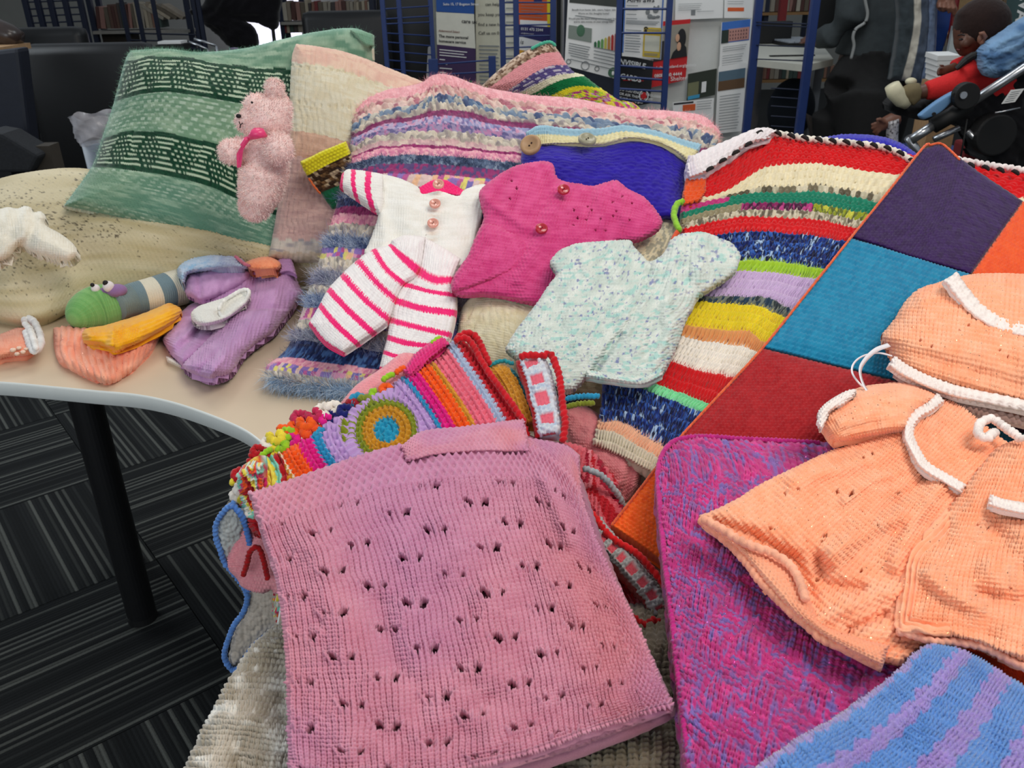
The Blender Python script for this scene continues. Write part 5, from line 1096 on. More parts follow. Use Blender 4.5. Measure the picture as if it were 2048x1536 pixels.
for (x0, y0, x1, y1, k) in ((626, 876, 650, 858, 9), (520, 915, 545, 898, 6), (862, 690, 885, 676, 6), (764, 762, 790, 748, 6), (790, 748, 812, 735, 0), (850, 712, 872, 694, 6), (1122, 800, 1200, 792, 9), (1125, 816, 1190, 806, 8)):
    rope('yarn_loop', [(x0, y0), ((x0+x1)/2, (y0+y1)/2-3), (x1, y1)], Zp(.372, .53), 6, PETC[k], th, every=8, lump=.5)
# left vertical edge of the folded rainbow blanket
cloth('edge_fold', [[(474, 950), (500, 930), (524, 930)], [(482, 1010), (505, 1010), (530, 1010)], [(500, 1060), (520, 1060), (545, 1060)], [(528, 1130), (540, 1130), (560, 1130)], [(548, 1260), (560, 1260), (590, 1260)]], Yp(.795-.02, 0), step=1.6, st=(5, 26), col=lambda D: pick([C(232, 214, 80), C(226, 222, 208), C(130, 208, 186), C(206, 60, 110), C(240, 100, 40), C(176, 26, 34)], fr(vn(D.a*.7, D.b*.35, 6)*2.6)), disp=lambda D: k_crochet(D.a, D.b), amp=.003, er=7, infl=.008, parent=th, thick=.02)

# ---- pink knits beside and behind it
tag(cloth('blanket', [[(676, 812), (712, 770), (760, 738), (800, 708), (826, 706)], [(720, 812), (752, 790), (782, 765), (812, 740), (836, 722)], [(760, 820), (790, 805), (812, 785), (840, 765), (870, 745)]], Zp(.35, .53), step=1.6, st=(30, 14), col=lambda D: mix(C(232, 142, 152), C(240, 162, 168), vn(D.a, D.b, 3)), disp=lambda D: k_garter(D.a, D.b), amp=.0013, er=7, infl=.006, thick=.012), 'corner of a salmon pink knitted blanket on the table, just behind the rainbow crochet', 'blanket')
tag(cloth('baby_bootie', [[(806, 742), (826, 712), (852, 690), (884, 672)], [(822, 756), (846, 734), (872, 710), (900, 688)]], Zp(.372, .53), step=1.5, st=(14, 5), col=C(228, 56, 130), disp=lambda D: k_crochet(D.a, D.b), amp=.0025, er=6, infl=.008, thick=.01), 'fuchsia crocheted piece tucked behind the rainbow blanket, below the striped shorts', 'knitwear')
tag(cloth('blanket', [[(1112, 806, .965), (1170, 812, .96), (1215, 842, .95)], [(1130, 860, .93), (1190, 870, .92), (1254, 888, .91)], [(1165, 930, .88), (1220, 935, .87), (1280, 930, .865)], [(1205, 990, .85), (1250, 1005, .84), (1276, 975, .845)]], step=1.6, st=(24, 30), col=lambda D: mix(C(206, 120, 126), C(220, 140, 142), vn(D.a, D.b, 3)), disp=lambda D: k_garter(D.a, D.b), amp=.0013, er=12, infl=.012, folds=[([(1256, 892), (1262, 940), (1248, 990)], 8, -.006)], wr=(.006, 40, 3), thick=.012), 'faded pink knitted blanket lying between the rainbow crochet and the orange patchwork square', 'blanket')

# ---- dusky pink lace blanket
def la_hole(D):
    m = np.zeros(D.px.shape, bool)
    U = D.u/.195; Vv = (D.v-.155)/.0675
    for sgn_ in (-1, 1):
        k = np.round(Vv); off = .5*np.mod(k, 2)+.06*np.sin(k*2.3); x = fr(U-off+.5-.22)-.5; y = Vv-k
        hx = x-sgn_*.105; hy = y-(.06 if sgn_ > 0 else -.02)
        cell = np.floor(U-off+.5-.22)
        s = .75+.6*hsh(cell*2+sgn_, k, 3)
        m |= ((hx+.10*sgn_*hy)/(.050*s))**2+(hy/(.19*s))**2 < 1
    return m & (D.u < .86) & (D.v > .15) & (D.d > 20)
def la_disp(D):
    U = D.u/.195; Vv = (D.v-.155)/.0675; k = np.round(Vv); off = .5*np.mod(k, 2)+.06*np.sin(k*2.3); x = fr(U-off+.5-.22)-.5; y = Vv-k
    fan = np.zeros(x.shape)
    for q in (-.17, -.085, 0, .085, .17):
        xx = x-q*(1.05-.9*y); fan = np.maximum(fan, np.exp(-(xx/.018)**2)*np.exp(-((y-.05)/.34)**2))
    base = k_stock(D.a, D.b)
    base = np.where((D.v < .135), k_garter(D.a*.72, D.b*.62)*1.25, base)
    base = np.where((D.u > .885), k_garter(D.a*.72, D.b*.62)*1.25, base)
    return np.where((D.v > .15) & (D.u < .87), base+.55*fan, base)
LN = [[(500, 985), (560, 965), (625, 942), (700, 916), (780, 892), (860, 880), (940, 878), (1010, 880), (1060, 888), (1105, 916), (1140, 950), (1160, 985)],
      [(518, 1048), (580, 1030), (650, 1008), (720, 986), (795, 966), (870, 953), (945, 948), (1015, 948), (1070, 954), (1112, 972), (1150, 1002), (1174, 1034)],
      [(552, 1160), (622, 1150), (695, 1138), (768, 1126), (840, 1114), (912, 1104), (984, 1096), (1052, 1092), (1108, 1092), (1152, 1100), (1188, 1116), (1214, 1132)],
      [(570, 1300), (645, 1296), (722, 1290), (800, 1282), (876, 1274), (950, 1264), (1024, 1252), (1094, 1240), (1152, 1234), (1200, 1234), (1244, 1244), (1276, 1254)],
      [(576, 1440), (654, 1442), (734, 1440), (814, 1434), (894, 1424), (972, 1412), (1048, 1396), (1120, 1378), (1180, 1366), (1230, 1358), (1280, 1356), (1318, 1356)],
      [(578, 1560), (658, 1568), (740, 1566), (822, 1558), (904, 1546), (984, 1530), (1062, 1508), (1136, 1482), (1200, 1458), (1254, 1440), (1302, 1424), (1346, 1410)]]
def la_col(D):
    c = mix(C(205, 132, 155), C(220, 156, 176), .6*vn(D.a*.3, D.b*.5, 2)+.4*vn(D.u*6, D.v*5, 7))
    c = mix(c, C(216, 134, 138), .55*np.clip(vn(D.u*3+.5, D.v*3.2, 5)*2-.8, 0, 1)); return mix(c, C(184, 126, 176), .5*np.clip(vn(D.u*3, D.v*3.4, 15)*2-1.0, 0, 1))
th = thing('blanket', 'folded dusky pink lace-knit baby blanket lying on top of the pile in front', 'blanket', (.0, .6, .8))
cloth('under_fold', [[(520, 1000), (720, 930), (900, 880), (1060, 870), (1165, 960)], [(560, 1160), (760, 1140), (980, 1110), (1150, 1100), (1228, 1140)], [(585, 1560), (800, 1580), (1050, 1530), (1250, 1462), (1352, 1416)]], SL, step=5, st=(76, 90), col=lambda D: la_col(D)*.62, disp=lambda D: k_garter(D.a, D.b), amp=.0013, er=8, parent=th, thick=.012)  # lace colour darkened, painting in the shade below the top layer
lf = cloth('top_layer', LN, Zp(.792, .05), vk=[0, .125, .36, .60, .81, 1], step=1.4, st=(72, 82), col=la_col, disp=la_disp, amp=.0025, er=9, infl=.010, hole=la_hole, wr=(.005, 70, 3), folds=[([(760, 1210), (800, 1340)], 26, -.006), ([(640, 1100), (690, 1300)], 40, .005), ([(1085, 950), (1140, 1080)], 14, .004)], parent=th, thick=.009)
lf['label'] = 'lace panel with garter borders'
cloth('folded_flap', [[(800, 893), (845, 862), (930, 852), (1000, 842), (1048, 836)], [(806, 905), (850, 884), (936, 872), (1000, 866), (1053, 862)], [(812, 925), (870, 912), (940, 905), (1010, 905), (1060, 905)]], Zp(.798, .05), step=1.4, st=(36, 9), col=la_col, disp=lambda D: k_garter(D.a*.8, D.b), amp=.0017, er=6, infl=.006, parent=th, thick=.008)
cloth('folded_flap', [[(1030, 872), (1080, 878), (1130, 888), (1160, 910)], [(1050, 900), (1100, 908), (1140, 928), (1160, 945)], [(1080, 940), (1120, 960), (1150, 985), (1166, 1010)]], Zp(.786, .05), step=1.4, st=(18, 12), col=lambda D: la_col(D)*.95, disp=lambda D: k_garter(D.a*.8, D.b), amp=.0016, er=6, infl=.004, parent=th, thick=.008)
# ================================================================== small things on the table at the left
LIL = (C(190, 142, 190), C(208, 160, 206))
th = thing('baby_romper', 'lilac knitted baby romper spread on the table, a white bootie lying on it', 'romper', (-.45, 1.35, TABLE_Z))
RO = [(372, 545), (380, 540), (427, 534), (495, 533), (545, 531), (562, 528), (568, 514), (576, 510), (584, 520), (591, 551), (598, 570), (606, 586), (592, 606), (582, 622), (562, 648), (545, 666), (513, 688), (492, 706), (478, 724), (466, 742), (452, 752), (422, 760), (396, 752), (374, 742), (358, 726), (348, 716), (336, 700), (325, 680), (332, 662), (344, 645), (376, 615), (398, 598), (385, 594), (372, 586), (369, 566)]
RS = lambda l: (lambda px, py: near(T(.018+l), Zp(.735-.42+l, .30))(px, py))
lcol = lambda D: mix(LIL[0], LIL[1], vn(D.a*.5, D.b*.5, 2))
NB = [[(360, 525), (440, 520), (520, 510), (615, 505)], [(350, 590), (430, 590), (510, 590), (615, 590)], [(320, 670), (400, 680), (480, 690), (590, 680)], [(310, 770), (390, 780), (460, 790), (560, 780)]]
rlg = cloth('left_leg', [[(372, 605), (430, 590), (480, 600)], [(340, 650), (400, 650), (460, 670)], [(318, 690), (350, 720), (400, 740)]], RS(-.004), outline=[(376, 612), (410, 600), (450, 610), (470, 640), (440, 670), (410, 700), (380, 725), (362, 730), (346, 715), (336, 700), (325, 680), (332, 662), (344, 645)], step=1.5, st=(34, 40), col=lcol, disp=lambda D: np.where(D.v > .72, k_garter(D.a, D.b*.7), k_stock(D.a, D.b)), amp=.0014, er=18, infl=.018, folds=[([(360, 700), (400, 660)], 7, -.004), ([(345, 690), (390, 650)], 7, .004)], parent=th, thick=.012)
RO2 = [(424, 536), (460, 534), (495, 533), (545, 531), (562, 528), (568, 514), (576, 510), (584, 520), (591, 551), (598, 570), (606, 586), (592, 606), (582, 622), (562, 648), (545, 666), (513, 688), (492, 706), (478, 724), (466, 742), (452, 752), (422, 760), (396, 752), (374, 742), (366, 728), (384, 706), (410, 678), (430, 650), (424, 620), (408, 596), (402, 566)]
cloth('knitted_body', NB, RS(.006), outline=RO2, wav=.8, step=1.5, st=(54, 58), col=lcol, disp=lambda D: np.where(zone(D, [(372, 738), (395, 752), (425, 760)], 16) | zone(D, [(560, 530), (590, 570), (604, 590)], 10), k_garter(D.a, D.b*.7), k_stock(D.a, D.b)), amp=.0014, er=20, infl=.024,
      folds=[([(420, 620), (470, 600), (520, 560)], 9, -.007), ([(430, 730), (480, 670), (540, 600)], 22, .006), ([(500, 540), (480, 590)], 7, .004), ([(520, 540), (505, 580)], 6, -.004), ([(560, 560), (540, 640)], 12, .005), ([(400, 740), (440, 700)], 6, -.004), ([(420, 752), (450, 712)], 6, .003)], wr=(.005, 40, 3), parent=th, thick=.012)
slv = cloth('sleeve', [[(370, 545), (430, 533), (500, 535)], [(368, 575), (430, 565), (495, 560)], [(372, 598), (430, 600), (480, 590)]], RS(.026), outline=[(371, 550), (378, 542), (400, 538), (427, 534), (470, 534), (500, 540), (496, 560), (470, 578), (440, 592), (415, 600), (398, 602), (384, 596), (372, 588), (369, 568)], step=1.5, st=(34, 16), col=lcol, disp=lambda D: np.where(D.px < 398, k_garter(D.b, D.a), k_stock(D.b*1.2, D.a)), amp=.0014, er=20, infl=.018, folds=[([(398, 545), (400, 590)], 6, -.004)], parent=th, thick=.010)
cloth('collar_frill', [[(505, 530), (540, 528), (566, 512), (582, 512)], [(500, 550), (545, 552), (575, 545), (594, 552)]], near(T(.045), Zp(.735-.39, .30)), step=1.4, st=(16, 6), col=LIL[0], disp=lambda D: k_garter(D.a, D.b), amp=.0014, er=6, infl=.006, parent=th, thick=.006)
th = thing('baby_bootie', 'white knitted baby bootie lying on the lilac romper', 'bootie', (-.45, 1.35, .76))
SBt = near(T(.055), Zp(.735-.36, .30))
cloth('sole', [[(376, 610), (430, 596), (510, 570)], [(376, 660), (440, 650), (510, 610)]], SBt, outline=[(383, 624), (398, 612), (420, 604), (446, 596), (462, 588), (480, 580), (496, 578), (500, 588), (496, 604), (480, 622), (462, 634), (440, 646), (412, 652), (392, 648), (383, 638)], step=1.3, st=(26, 12), col=C(236, 234, 226), disp=lambda D: k_garter(D.a, D.b), amp=.0013, er=12, infl=.014, folds=[([(440, 625), (462, 606), (484, 592)], 8, -.012)], parent=th, thick=.01)
rope('cuff', [(438, 620), (444, 606), (462, 592), (484, 580), (498, 582), (492, 600), (470, 620), (448, 634), (438, 624)], near(T(.063), Zp(.735-.35, .30)), 3.6, C(242, 240, 234), th, every=8, lump=.6)
bt = cloth('baby_bootie', [[(332, 712), (345, 716), (362, 728)], [(334, 722), (348, 728), (366, 736)]], T(.008), step=1.2, st=(8, 3), col=C(232, 226, 214), amp=.001, er=4, infl=.004, thick=.006)
tag(bt, 'tip of a white knitted piece poking out from under the lilac romper', 'bootie')

# ---- peach rib-knit and yellow ribbed pieces
RBc = lambda D: .15+.85*k_rib(D.a, D.b, 4)
ph_ = cloth('baby_hat', [[(106, 656), (180, 646), (260, 640), (334, 632)], [(110, 710), (180, 705), (255, 690), (326, 668)], [(150, 775), (200, 770), (250, 760), (300, 720)]], T(.006), outline=[(106, 658), (124, 643), (160, 644), (195, 648), (260, 640), (331, 640), (330, 660), (320, 678), (304, 702), (287, 722), (270, 740), (252, 754), (232, 766), (212, 769), (190, 763), (171, 756), (146, 744), (122, 730), (112, 712), (107, 688)],
    step=1.5, st=(64, 30), col=lambda D: mix(C(246, 150, 118), C(255, 178, 146), vn(D.a*.3, D.b*.4, 2)), disp=RBc, amp=.0024, er=20, infl=.020, folds=[([(140, 700), (200, 720), (240, 750)], 12, -.005), ([(120, 670), (200, 700), (290, 690)], 16, .004)], wr=(.004, 40, 3), thick=.012, mat=MATS['peach_acrylic'])
tag(ph_, 'peach ribbed baby hat lying flat on the table, under the yellow one', 'hat')
yw = cloth('baby_hat', [[(165, 650), (215, 645), (275, 625), (355, 600)], [(165, 675), (225, 675), (290, 655), (362, 622)], [(180, 700), (230, 710), (300, 680), (355, 645)]], T(.034), outline=[(165, 676), (166, 664), (176, 656), (205, 652), (240, 642), (273, 632), (310, 618), (335, 607), (350, 610), (363, 619), (360, 630), (348, 644), (325, 660), (300, 674), (275, 688), (254, 697), (236, 706), (216, 704), (192, 698), (172, 690)],
    step=1.4, st=(60, 22), col=lambda D: mix(C(246, 166, 8), C(252, 184, 24), vn(D.a*.4, D.b*.5, 2)), disp=lambda D: np.where((D.px > 228) & (D.px < 278) & (D.py > 652), k_garter(D.a*.6, D.b*.6), .2+.8*k_rib(D.b*1.4, D.a, 4)), amp=.0018, er=16, infl=.020, folds=[([(172, 688), (200, 690), (225, 700)], 5, -.010), ([(228, 660), (222, 700)], 8, .005), ([(180, 670), (230, 662), (340, 620)], 8, .004)], thick=.012, drop=.008)
tag(yw, 'yellow-orange ribbed baby hat lying on top of the peach one', 'hat')

# ---- knitted caterpillar toy
th = thing('caterpillar_toy', 'knitted caterpillar with green head, purple goggle eyes and grey-white striped body', 'toy', (-.6, 1.5, TABLE_Z))
Sc = lambda px, py: near(T(.032))(px, py)
bp = smooth_path([(232, 612), (262, 600), (310, 588), (360, 574), (410, 562), (450, 555)], 60); Q = P(bp[:, 0], bp[:, 1], T(.040))
def cat_col(t, s):
    b_ = fr(t*4.4+.35) < .5; c = np.where(b_[:, None], C(116, 138, 146), C(222, 216, 196)); return np.where((t < .17)[:, None], C(122, 140, 142), c)
Q = cat(Q, np.linspace(0, 59, 260)); link('body', tubemesh('body', Q, .0345*np.clip(np.sin(np.linspace(.8, np.pi/2, 260))*1.02, 0, 1), cat_col, 72, knit=(.0016, 34, 260)), WOOL, th)
hp = smooth_path([(145, 640), (180, 622), (215, 612), (255, 600)], 200); Q = P(hp[:, 0], hp[:, 1], T(.034)); tt = np.linspace(0, 1, 200)
rad = .041*np.sqrt(np.clip(1-((tt-.55)/.56)**2, 0.0, 1)); hd = link('head', tubemesh('head', Q, np.maximum(rad, .001), lambda t, s: mix(C(110, 170, 96), C(134, 186, 112), vn(t*30, t*0, 2)), 80, knit=(.0012, 52, 300)), WOOL, th); hd['label'] = 'green head'
for (x, y, r0) in ((200, 581, 10), (226, 577, 13)):
    p = V(x, y, Yp(1.44)); k = pxm(x, y, Yp(1.44)); m = MB(); m.ball(p+Vector((.006, 0, -.004)), r0*k*1.25, (1.25, 1, .8), 20, 12); e = m.build('eye', WOOL, th, smooth=True, colour=C(146, 112, 160)); e['label'] = 'purple eye bump'
    m = MB(); m.ball(p+Vector((-.004, -.006, .006)), r0*k*.85, seg=18, rings=10); w = m.build('eye_white', WOOL, e, smooth=True, colour=C(232, 226, 228))
    m = MB(); m.ball(p+Vector((-.006, -.010, .014)), r0*k*.42, seg=12, rings=8); m.build('pupil', plain('black_wool', (16, 12, 16), .7), e, smooth=True)

# ---- blue and lilac knit with an orange piece behind the romper
bk = cloth('baby_hat', [[(350, 530), (400, 512), (450, 510), (495, 520)], [(360, 570), (410, 545), (460, 535), (500, 540)]], near(T(.05), Zp(.735-.36, .29)), outline=[(354, 538), (362, 528), (376, 518), (400, 512), (424, 509), (450, 511), (474, 512), (490, 524), (494, 538), (440, 540), (392, 545), (374, 552), (368, 568), (358, 556)],
    step=1.4, st=(24, 12), col=lambda D: mix(mix(C(146, 190, 222), C(172, 164, 196), np.clip((D.px-400)/70, 0, 1)), C(200, 210, 226), vn(D.a, D.b, 3)), disp=lambda D: k_garter(D.a, D.b), amp=.0022, er=10, infl=.018, thick=.03)
tag(bk, 'pale blue and lilac knitted piece crumpled behind the lilac romper', 'knitwear')
rope('pink_edging', [(470, 512), (486, 526), (500, 532)], near(T(.07), Zp(.735-.34, .29)), 3, C(206, 110, 130), bk)
ok = cloth('baby_hat', [[(488, 526), (515, 514), (545, 512), (566, 526)], [(495, 545), (520, 540), (545, 538), (562, 545)]], near(T(.052), Zp(.735-.355, .29)), outline=[(490, 526), (505, 518), (533, 513), (552, 519), (562, 528), (556, 540), (520, 542), (500, 540)], step=1.4, st=(14, 7), col=lambda D: mix(C(240, 138, 96), C(250, 160, 116), vn(D.a, D.b, 2)), disp=lambda D: k_garter(D.a, D.b), amp=.0016, er=8, infl=.012, thick=.02)
tag(ok, 'orange knitted piece peeping over the collar of the lilac romper', 'knitwear')

# ---- peach bootie with white cuff at the far left
th = thing('baby_bootie', 'peach baby bootie with a white garter cuff at the left edge of the table', 'bootie', (-.85, 1.3, TABLE_Z))
cloth('foot', [[(-60, 660), (0, 655), (70, 655)], [(-60, 690), (10, 695), (70, 685)], [(-60, 725), (0, 722), (75, 712)]], T(.008), outline=[(-60, 680), (-20, 674), (10, 664), (30, 656), (48, 654), (62, 670), (68, 700), (58, 712), (20, 716), (-10, 722), (-60, 726)], step=1.5, st=(26, 16), col=lambda D: mix(C(244, 150, 118), C(252, 172, 140), vn(D.a, D.b, 2)), disp=lambda D: k_garter(D.a, D.b), amp=.0014, er=16, infl=.022, thick=.012, parent=th)
rope('cuff', [(46, 644), (58, 638), (70, 648), (80, 672), (80, 692), (68, 702), (58, 682), (52, 662)], T(.028), 7, C(232, 230, 228), th, every=9, lump=.6)
rope('cuff', [(48, 646), (60, 660), (68, 682), (72, 698)], T(.034), 6, C(238, 236, 232), th, every=9, lump=.6)
for (x, y, r0) in ((26, 700, 6), (38, 696, 5), (46, 704, 5), (34, 708, 5), (52, 698, 4)):
    m = MB(); m.ball(V(x, y, T(.030)), r0*pxm(x, y, T(.03)), (1, 1, .7), 12, 8); m.build('flower_petal', plain('peach_satin', (240, 206, 182), .35), th, smooth=True)

# ---- white mitten on the cream cushion
def Smt(px, py): return Yp(1.50+.0, 0)(px, py)
mt = cloth('baby_mittens', [[(-60, 410, 1.515), (10, 405, 1.515), (90, 410, 1.515), (170, 430, 1.515)], [(-60, 470, 1.46), (20, 470, 1.455), (90, 470, 1.455), (165, 480, 1.455)], [(-60, 530, 1.42), (10, 530, 1.41), (90, 530, 1.41), (165, 535, 1.41)]],
    outline=[(-60, 425), (-5, 419), (15, 414), (34, 417), (48, 412), (62, 415), (66, 424), (82, 423), (92, 434), (89, 447), (100, 456), (114, 463), (136, 478), (150, 492), (155, 504), (150, 516), (138, 523), (118, 521), (103, 517), (86, 512), (68, 506), (54, 498), (41, 493), (30, 500), (20, 513), (0, 523), (-60, 540)],
    step=1.5, st=(40, 26), col=lambda D: mix(C(238, 230, 210), C(248, 242, 226), vn(D.a, D.b, 2)), disp=lambda D: k_stock(D.a, D.b), amp=.0010, er=22, infl=.020, folds=[([(70, 440), (60, 480), (45, 492)], 10, -.008), ([(40, 425), (20, 470)], 12, -.004)], wr=(.004, 40, 3), thick=.02, mat=MATS['fluffy_wool'])
tag(mt, 'white knitted baby mittens resting on the cream speckled cushion', 'mittens')

# ---- pink plush bear
th = thing('teddy_bear', 'small pink plush teddy bear with a hot pink ribbon, leaning on the green cushion', 'toy', (-.42, 1.5, .85))
Yb = 1.47
def BP(x, y, d=0.0): return V(x, y, Yp(Yb+d))
kb = pxm(530, 300, Yp(Yb))
def blob(m, x, y, r, d=0.0, sc=(1, 1, 1), rot=None): m.ball(BP(x, y, d), r*kb, sc, 18, 12, rot)
m = MB()
blob(m, 536, 236, 43, .0, (1.0, .95, .98)); blob(m, 508, 244, 30, -.01, (1.0, .9, .85)); blob(m, 490, 244, 18, -.012); blob(m, 514, 214, 24); blob(m, 552, 218, 30); blob(m, 556, 250, 24)
m.tube([BP(540, 262), BP(534, 300), BP(528, 340), BP(522, 380), BP(514, 410)], [34*kb, 44*kb, 46*kb, 42*kb, 30*kb], 18)
m.tube([BP(530, 300, -.01), BP(524, 350, -.03), BP(514, 395, -.035), BP(508, 424, -.035)], [36*kb, 40*kb, 35*kb, 20*kb], 18)
blob(m, 510, 412, 30, -.03)
m.tube([BP(505, 300, -.01), BP(475, 303, -.02), BP(452, 304, -.025), BP(440, 303, -.025)], [26*kb, 25*kb, 22*kb, 12*kb], 16)
m.tube([BP(546, 288, -.03), BP(560, 296, -.045)], [22*kb, 28*kb], 16); blob(m, 557, 298, 28, -.045)
bd = m.build('plush_body', WOOL, th, remesh=.0040); bd = baked(bd)
PINK = C(255, 220, 214)
def fuzzy(o, base, amp, f, seed):
    me_ = o.data; n = len(me_.vertices); co = np.empty(n*3, np.float32); me_.vertices.foreach_get('co', co); co = co.reshape(-1, 3).astype(float)
    no = np.empty(n*3, np.float32); me_.vertex_normals.foreach_get('vector', no); no = no.reshape(-1, 3)
    h, i_ = lumps(co[:, 0]*f+co[:, 1]*f*.7, co[:, 2]*f+co[:, 1]*f*.7, seed); co = co+no*(h*amp)[:, None]; me_.vertices.foreach_set('co', co.astype(np.float32).ravel())
    a = me_.color_attributes.new('Col', 'FLOAT_COLOR', 'POINT') if 'Col' not in me_.color_attributes else me_.color_attributes['Col']
    c4 = np.ones((n, 4), np.float32); cc = base*(.9+.2*i_)[:, None]; c4[:, :3] = np.clip(cc, 0, 1); a.data.foreach_set('color', c4.ravel()); me_.update(); return co, no, c4[:, :3]
co, no, cc = fuzzy(bd, PINK, .0015, 260, 3)
rgn = np.random.default_rng(2); ix = rgn.integers(0, len(co), 16000)
fibres('plush_pile', co[ix], no[ix], np.clip(cc[ix]*1.1, 0, 1), th, length=.0042, width=.0005, spread=.7, seed=4)
m = MB(); blob(m, 549, 180, 19, -.005, (1, .6, 1.1)); blob(m, 551, 194, 17, -.002); er_ = m.build('ear', WOOL, th, remesh=.0035); er_ = baked(er_); co, no, cc = fuzzy(er_, PINK, .001, 260, 5); ix = rgn.integers(0, len(co), 2200)
fibres('plush_pile', co[ix], no[ix], np.clip(cc[ix]*1.1, 0, 1), er_, length=.004, width=.0005, spread=.7, seed=6)
BW = plain('black_wool', (16, 12, 16), .7)
m = MB(); blob(m, 477, 232, 4.6, -.028, (1.1, 1, .9)); m.build('nose', BW, th, smooth=True)
m = MB(); blob(m, 504, 205, 2.2, -.037); m.build('eye', BW, th, smooth=True)
m = MB(); m.tube([BP(478, 243, -.036), BP(481, 250, -.036), BP(485, 246, -.038)], .0009, 6); m.tube([BP(481, 250, -.037), BP(480, 256, -.036)], .0009, 6); m.build('mouth', BW, th)
HP = plain('hot_pink_ribbon', (250, 70, 130), .35, noise=.08, scale=120, coat=.2)
m = MB(); m.tube([BP(498, 276, -.045), BP(510, 268, -.060), BP(524, 266, -.058), BP(532, 272, -.05)], [.004, .0085, .008, .003], 10); m.tube([BP(505, 275, -.05), BP(512, 262, -.055), BP(522, 260, -.055)], [.003, .006, .004], 8); o = m.build('ribbon_bow', HP, th, smooth=True)
m = MB(); m.prism([BP(488, 282, -.047), BP(495, 284, -.05), BP(486, 302, -.05), BP(482, 334, -.047), BP(474, 336, -.044), BP(473, 308, -.045)], (0, .0012, .0004)); m.tube([BP(500, 274, -.045), BP(492, 280, -.048), BP(484, 292, -.048)], [.003, .005, .004], 8); m.build('ribbon_tail', HP, th)
# ================================================================== the library behind the table
NAVY = plain('blue_powder_coat', (22, 48, 104), .45, noise=.06)
DKBL = plain('dark_blue_steel', (18, 28, 52), .5)
BLKL = plain('black_leather', (15, 15, 17), .42, noise=.1, scale=60, bump=.15, spec=.5)
CHAR = plain('charcoal_cloth', (38, 40, 44), .95, noise=.15, scale=120, bump=.3)
WHB = plain('white_board', (214, 216, 212), .55, noise=.02)
SILV = plain('brushed_silver', (190, 192, 196), .25, metal=.9, noise=.05)
BLKP = plain('black_plastic', (14, 14, 15), .6)
INK = plain('print_ink', (40, 42, 46), .8, noise=0)
GREY = plain('print_grey', (128, 132, 134), .8, noise=0)
WHI = plain('print_white', (232, 232, 230), .8, noise=0)
def Q(x, y, Y): return V(x, y, Yp(Y))
def ppm(Y): return FPX/(Y*math.cos(PITCH)+.9*math.sin(PITCH))

# ---- armchairs and seats at the back left
def armchair(x0, x1, ytop, Y, label, depth=.62, arms=True, low=False):
    zt = Q((x0+x1)/2, ytop, Y).z; xa, xb = Q(x0, ytop, Y).x, Q(x1, ytop, Y).x; w = xb-xa; cx = (xa+xb)/2
    t = thing('armchair', label, 'chair', (cx, Y+.3, 0), 'black armchairs behind the table')
    m = MB(); m.box((cx, Y+.06, (zt+.30)/2), (w, .13, zt-.30)); m.build('backrest', BLKL, t, bevel=.045, smooth=True)
    m = MB(); m.box((cx, Y+.36, .36), (w-.1, .55, .16)); m.build('seat', BLKL, t, bevel=.03, smooth=True)
    for s in (-1, 1):
        m = MB(); m.box((cx+s*(w/2-.02), Y+.34, .42), (.09, .6, .46)); m.build('armrest', BLKL, t, bevel=.03, smooth=True)
        for q in (.08, .58): m = MB(); m.tube([(cx+s*(w/2-.05), Y+q, 0), (cx+s*(w/2-.05), Y+q, .22)], .016, 10); m.build('leg', SILV, t)
    return t
armchair(30, 292, 88, 4.1, 'black armchair directly behind the cream speckled cushion, nearest of the dark seats')
armchair(-60, 158, 56, 4.9, 'black armchair at the far left, behind the nearest one')
armchair(598, 775, 22, 5.2, 'black armchair beyond the top right corner of the green cushion')
m = MB(); m.tube([Q(-40, 66, 3.9), Q(0, 64, 3.9), Q(20, 72, 3.9), Q(40, 82, 3.9)], [.05, .055, .05, .04], 12); o = m.build('armchair', plain('brown_leather', (58, 46, 42), .25, spec=.7), smooth=True)
tag(o, 'shiny rounded brown leather armrest at the left edge, above the black armchair', 'chair')
m = MB(); c_ = Q(0, 92, 3.8); m.box(c_-Vector((.10, 0, .01)), (.30, .3, .022)); tag(m.build('side_table', plain('pale_wood', (178, 142, 104), .5)), 'corner of a pale wooden side table at the left edge', 'table')
m = MB(); m.prism([Q(-40, 105, 3.55), Q(36, 96, 3.55), Q(66, 345, 3.55), Q(-40, 345, 3.55)], (0, .09, 0)); tag(m.build('stool', plain('navy_vinyl', (32, 36, 48), .5), bevel=.015), 'dark blue-grey upholstered screen at the left edge beside the black armchair', 'screen')
m = MB(); m.prism([Q(-30, 262, 3.3), Q(4, 268, 3.3), Q(78, 312, 3.3), Q(60, 345, 3.3), Q(-30, 345, 3.3)], (0, .14, 0)); tag(m.build('cushion', CHAR, bevel=.012), 'grey-green ribbed seat pad low at the left edge, behind the cream cushion', 'cushion')
m = MB(); m.box(Q(95, 330, 3.4), (.09, .08, .16)); tag(m.build('box', plain('brown_card', (60, 54, 46), .8)), 'small dull brown box just above the cream cushion', 'box')
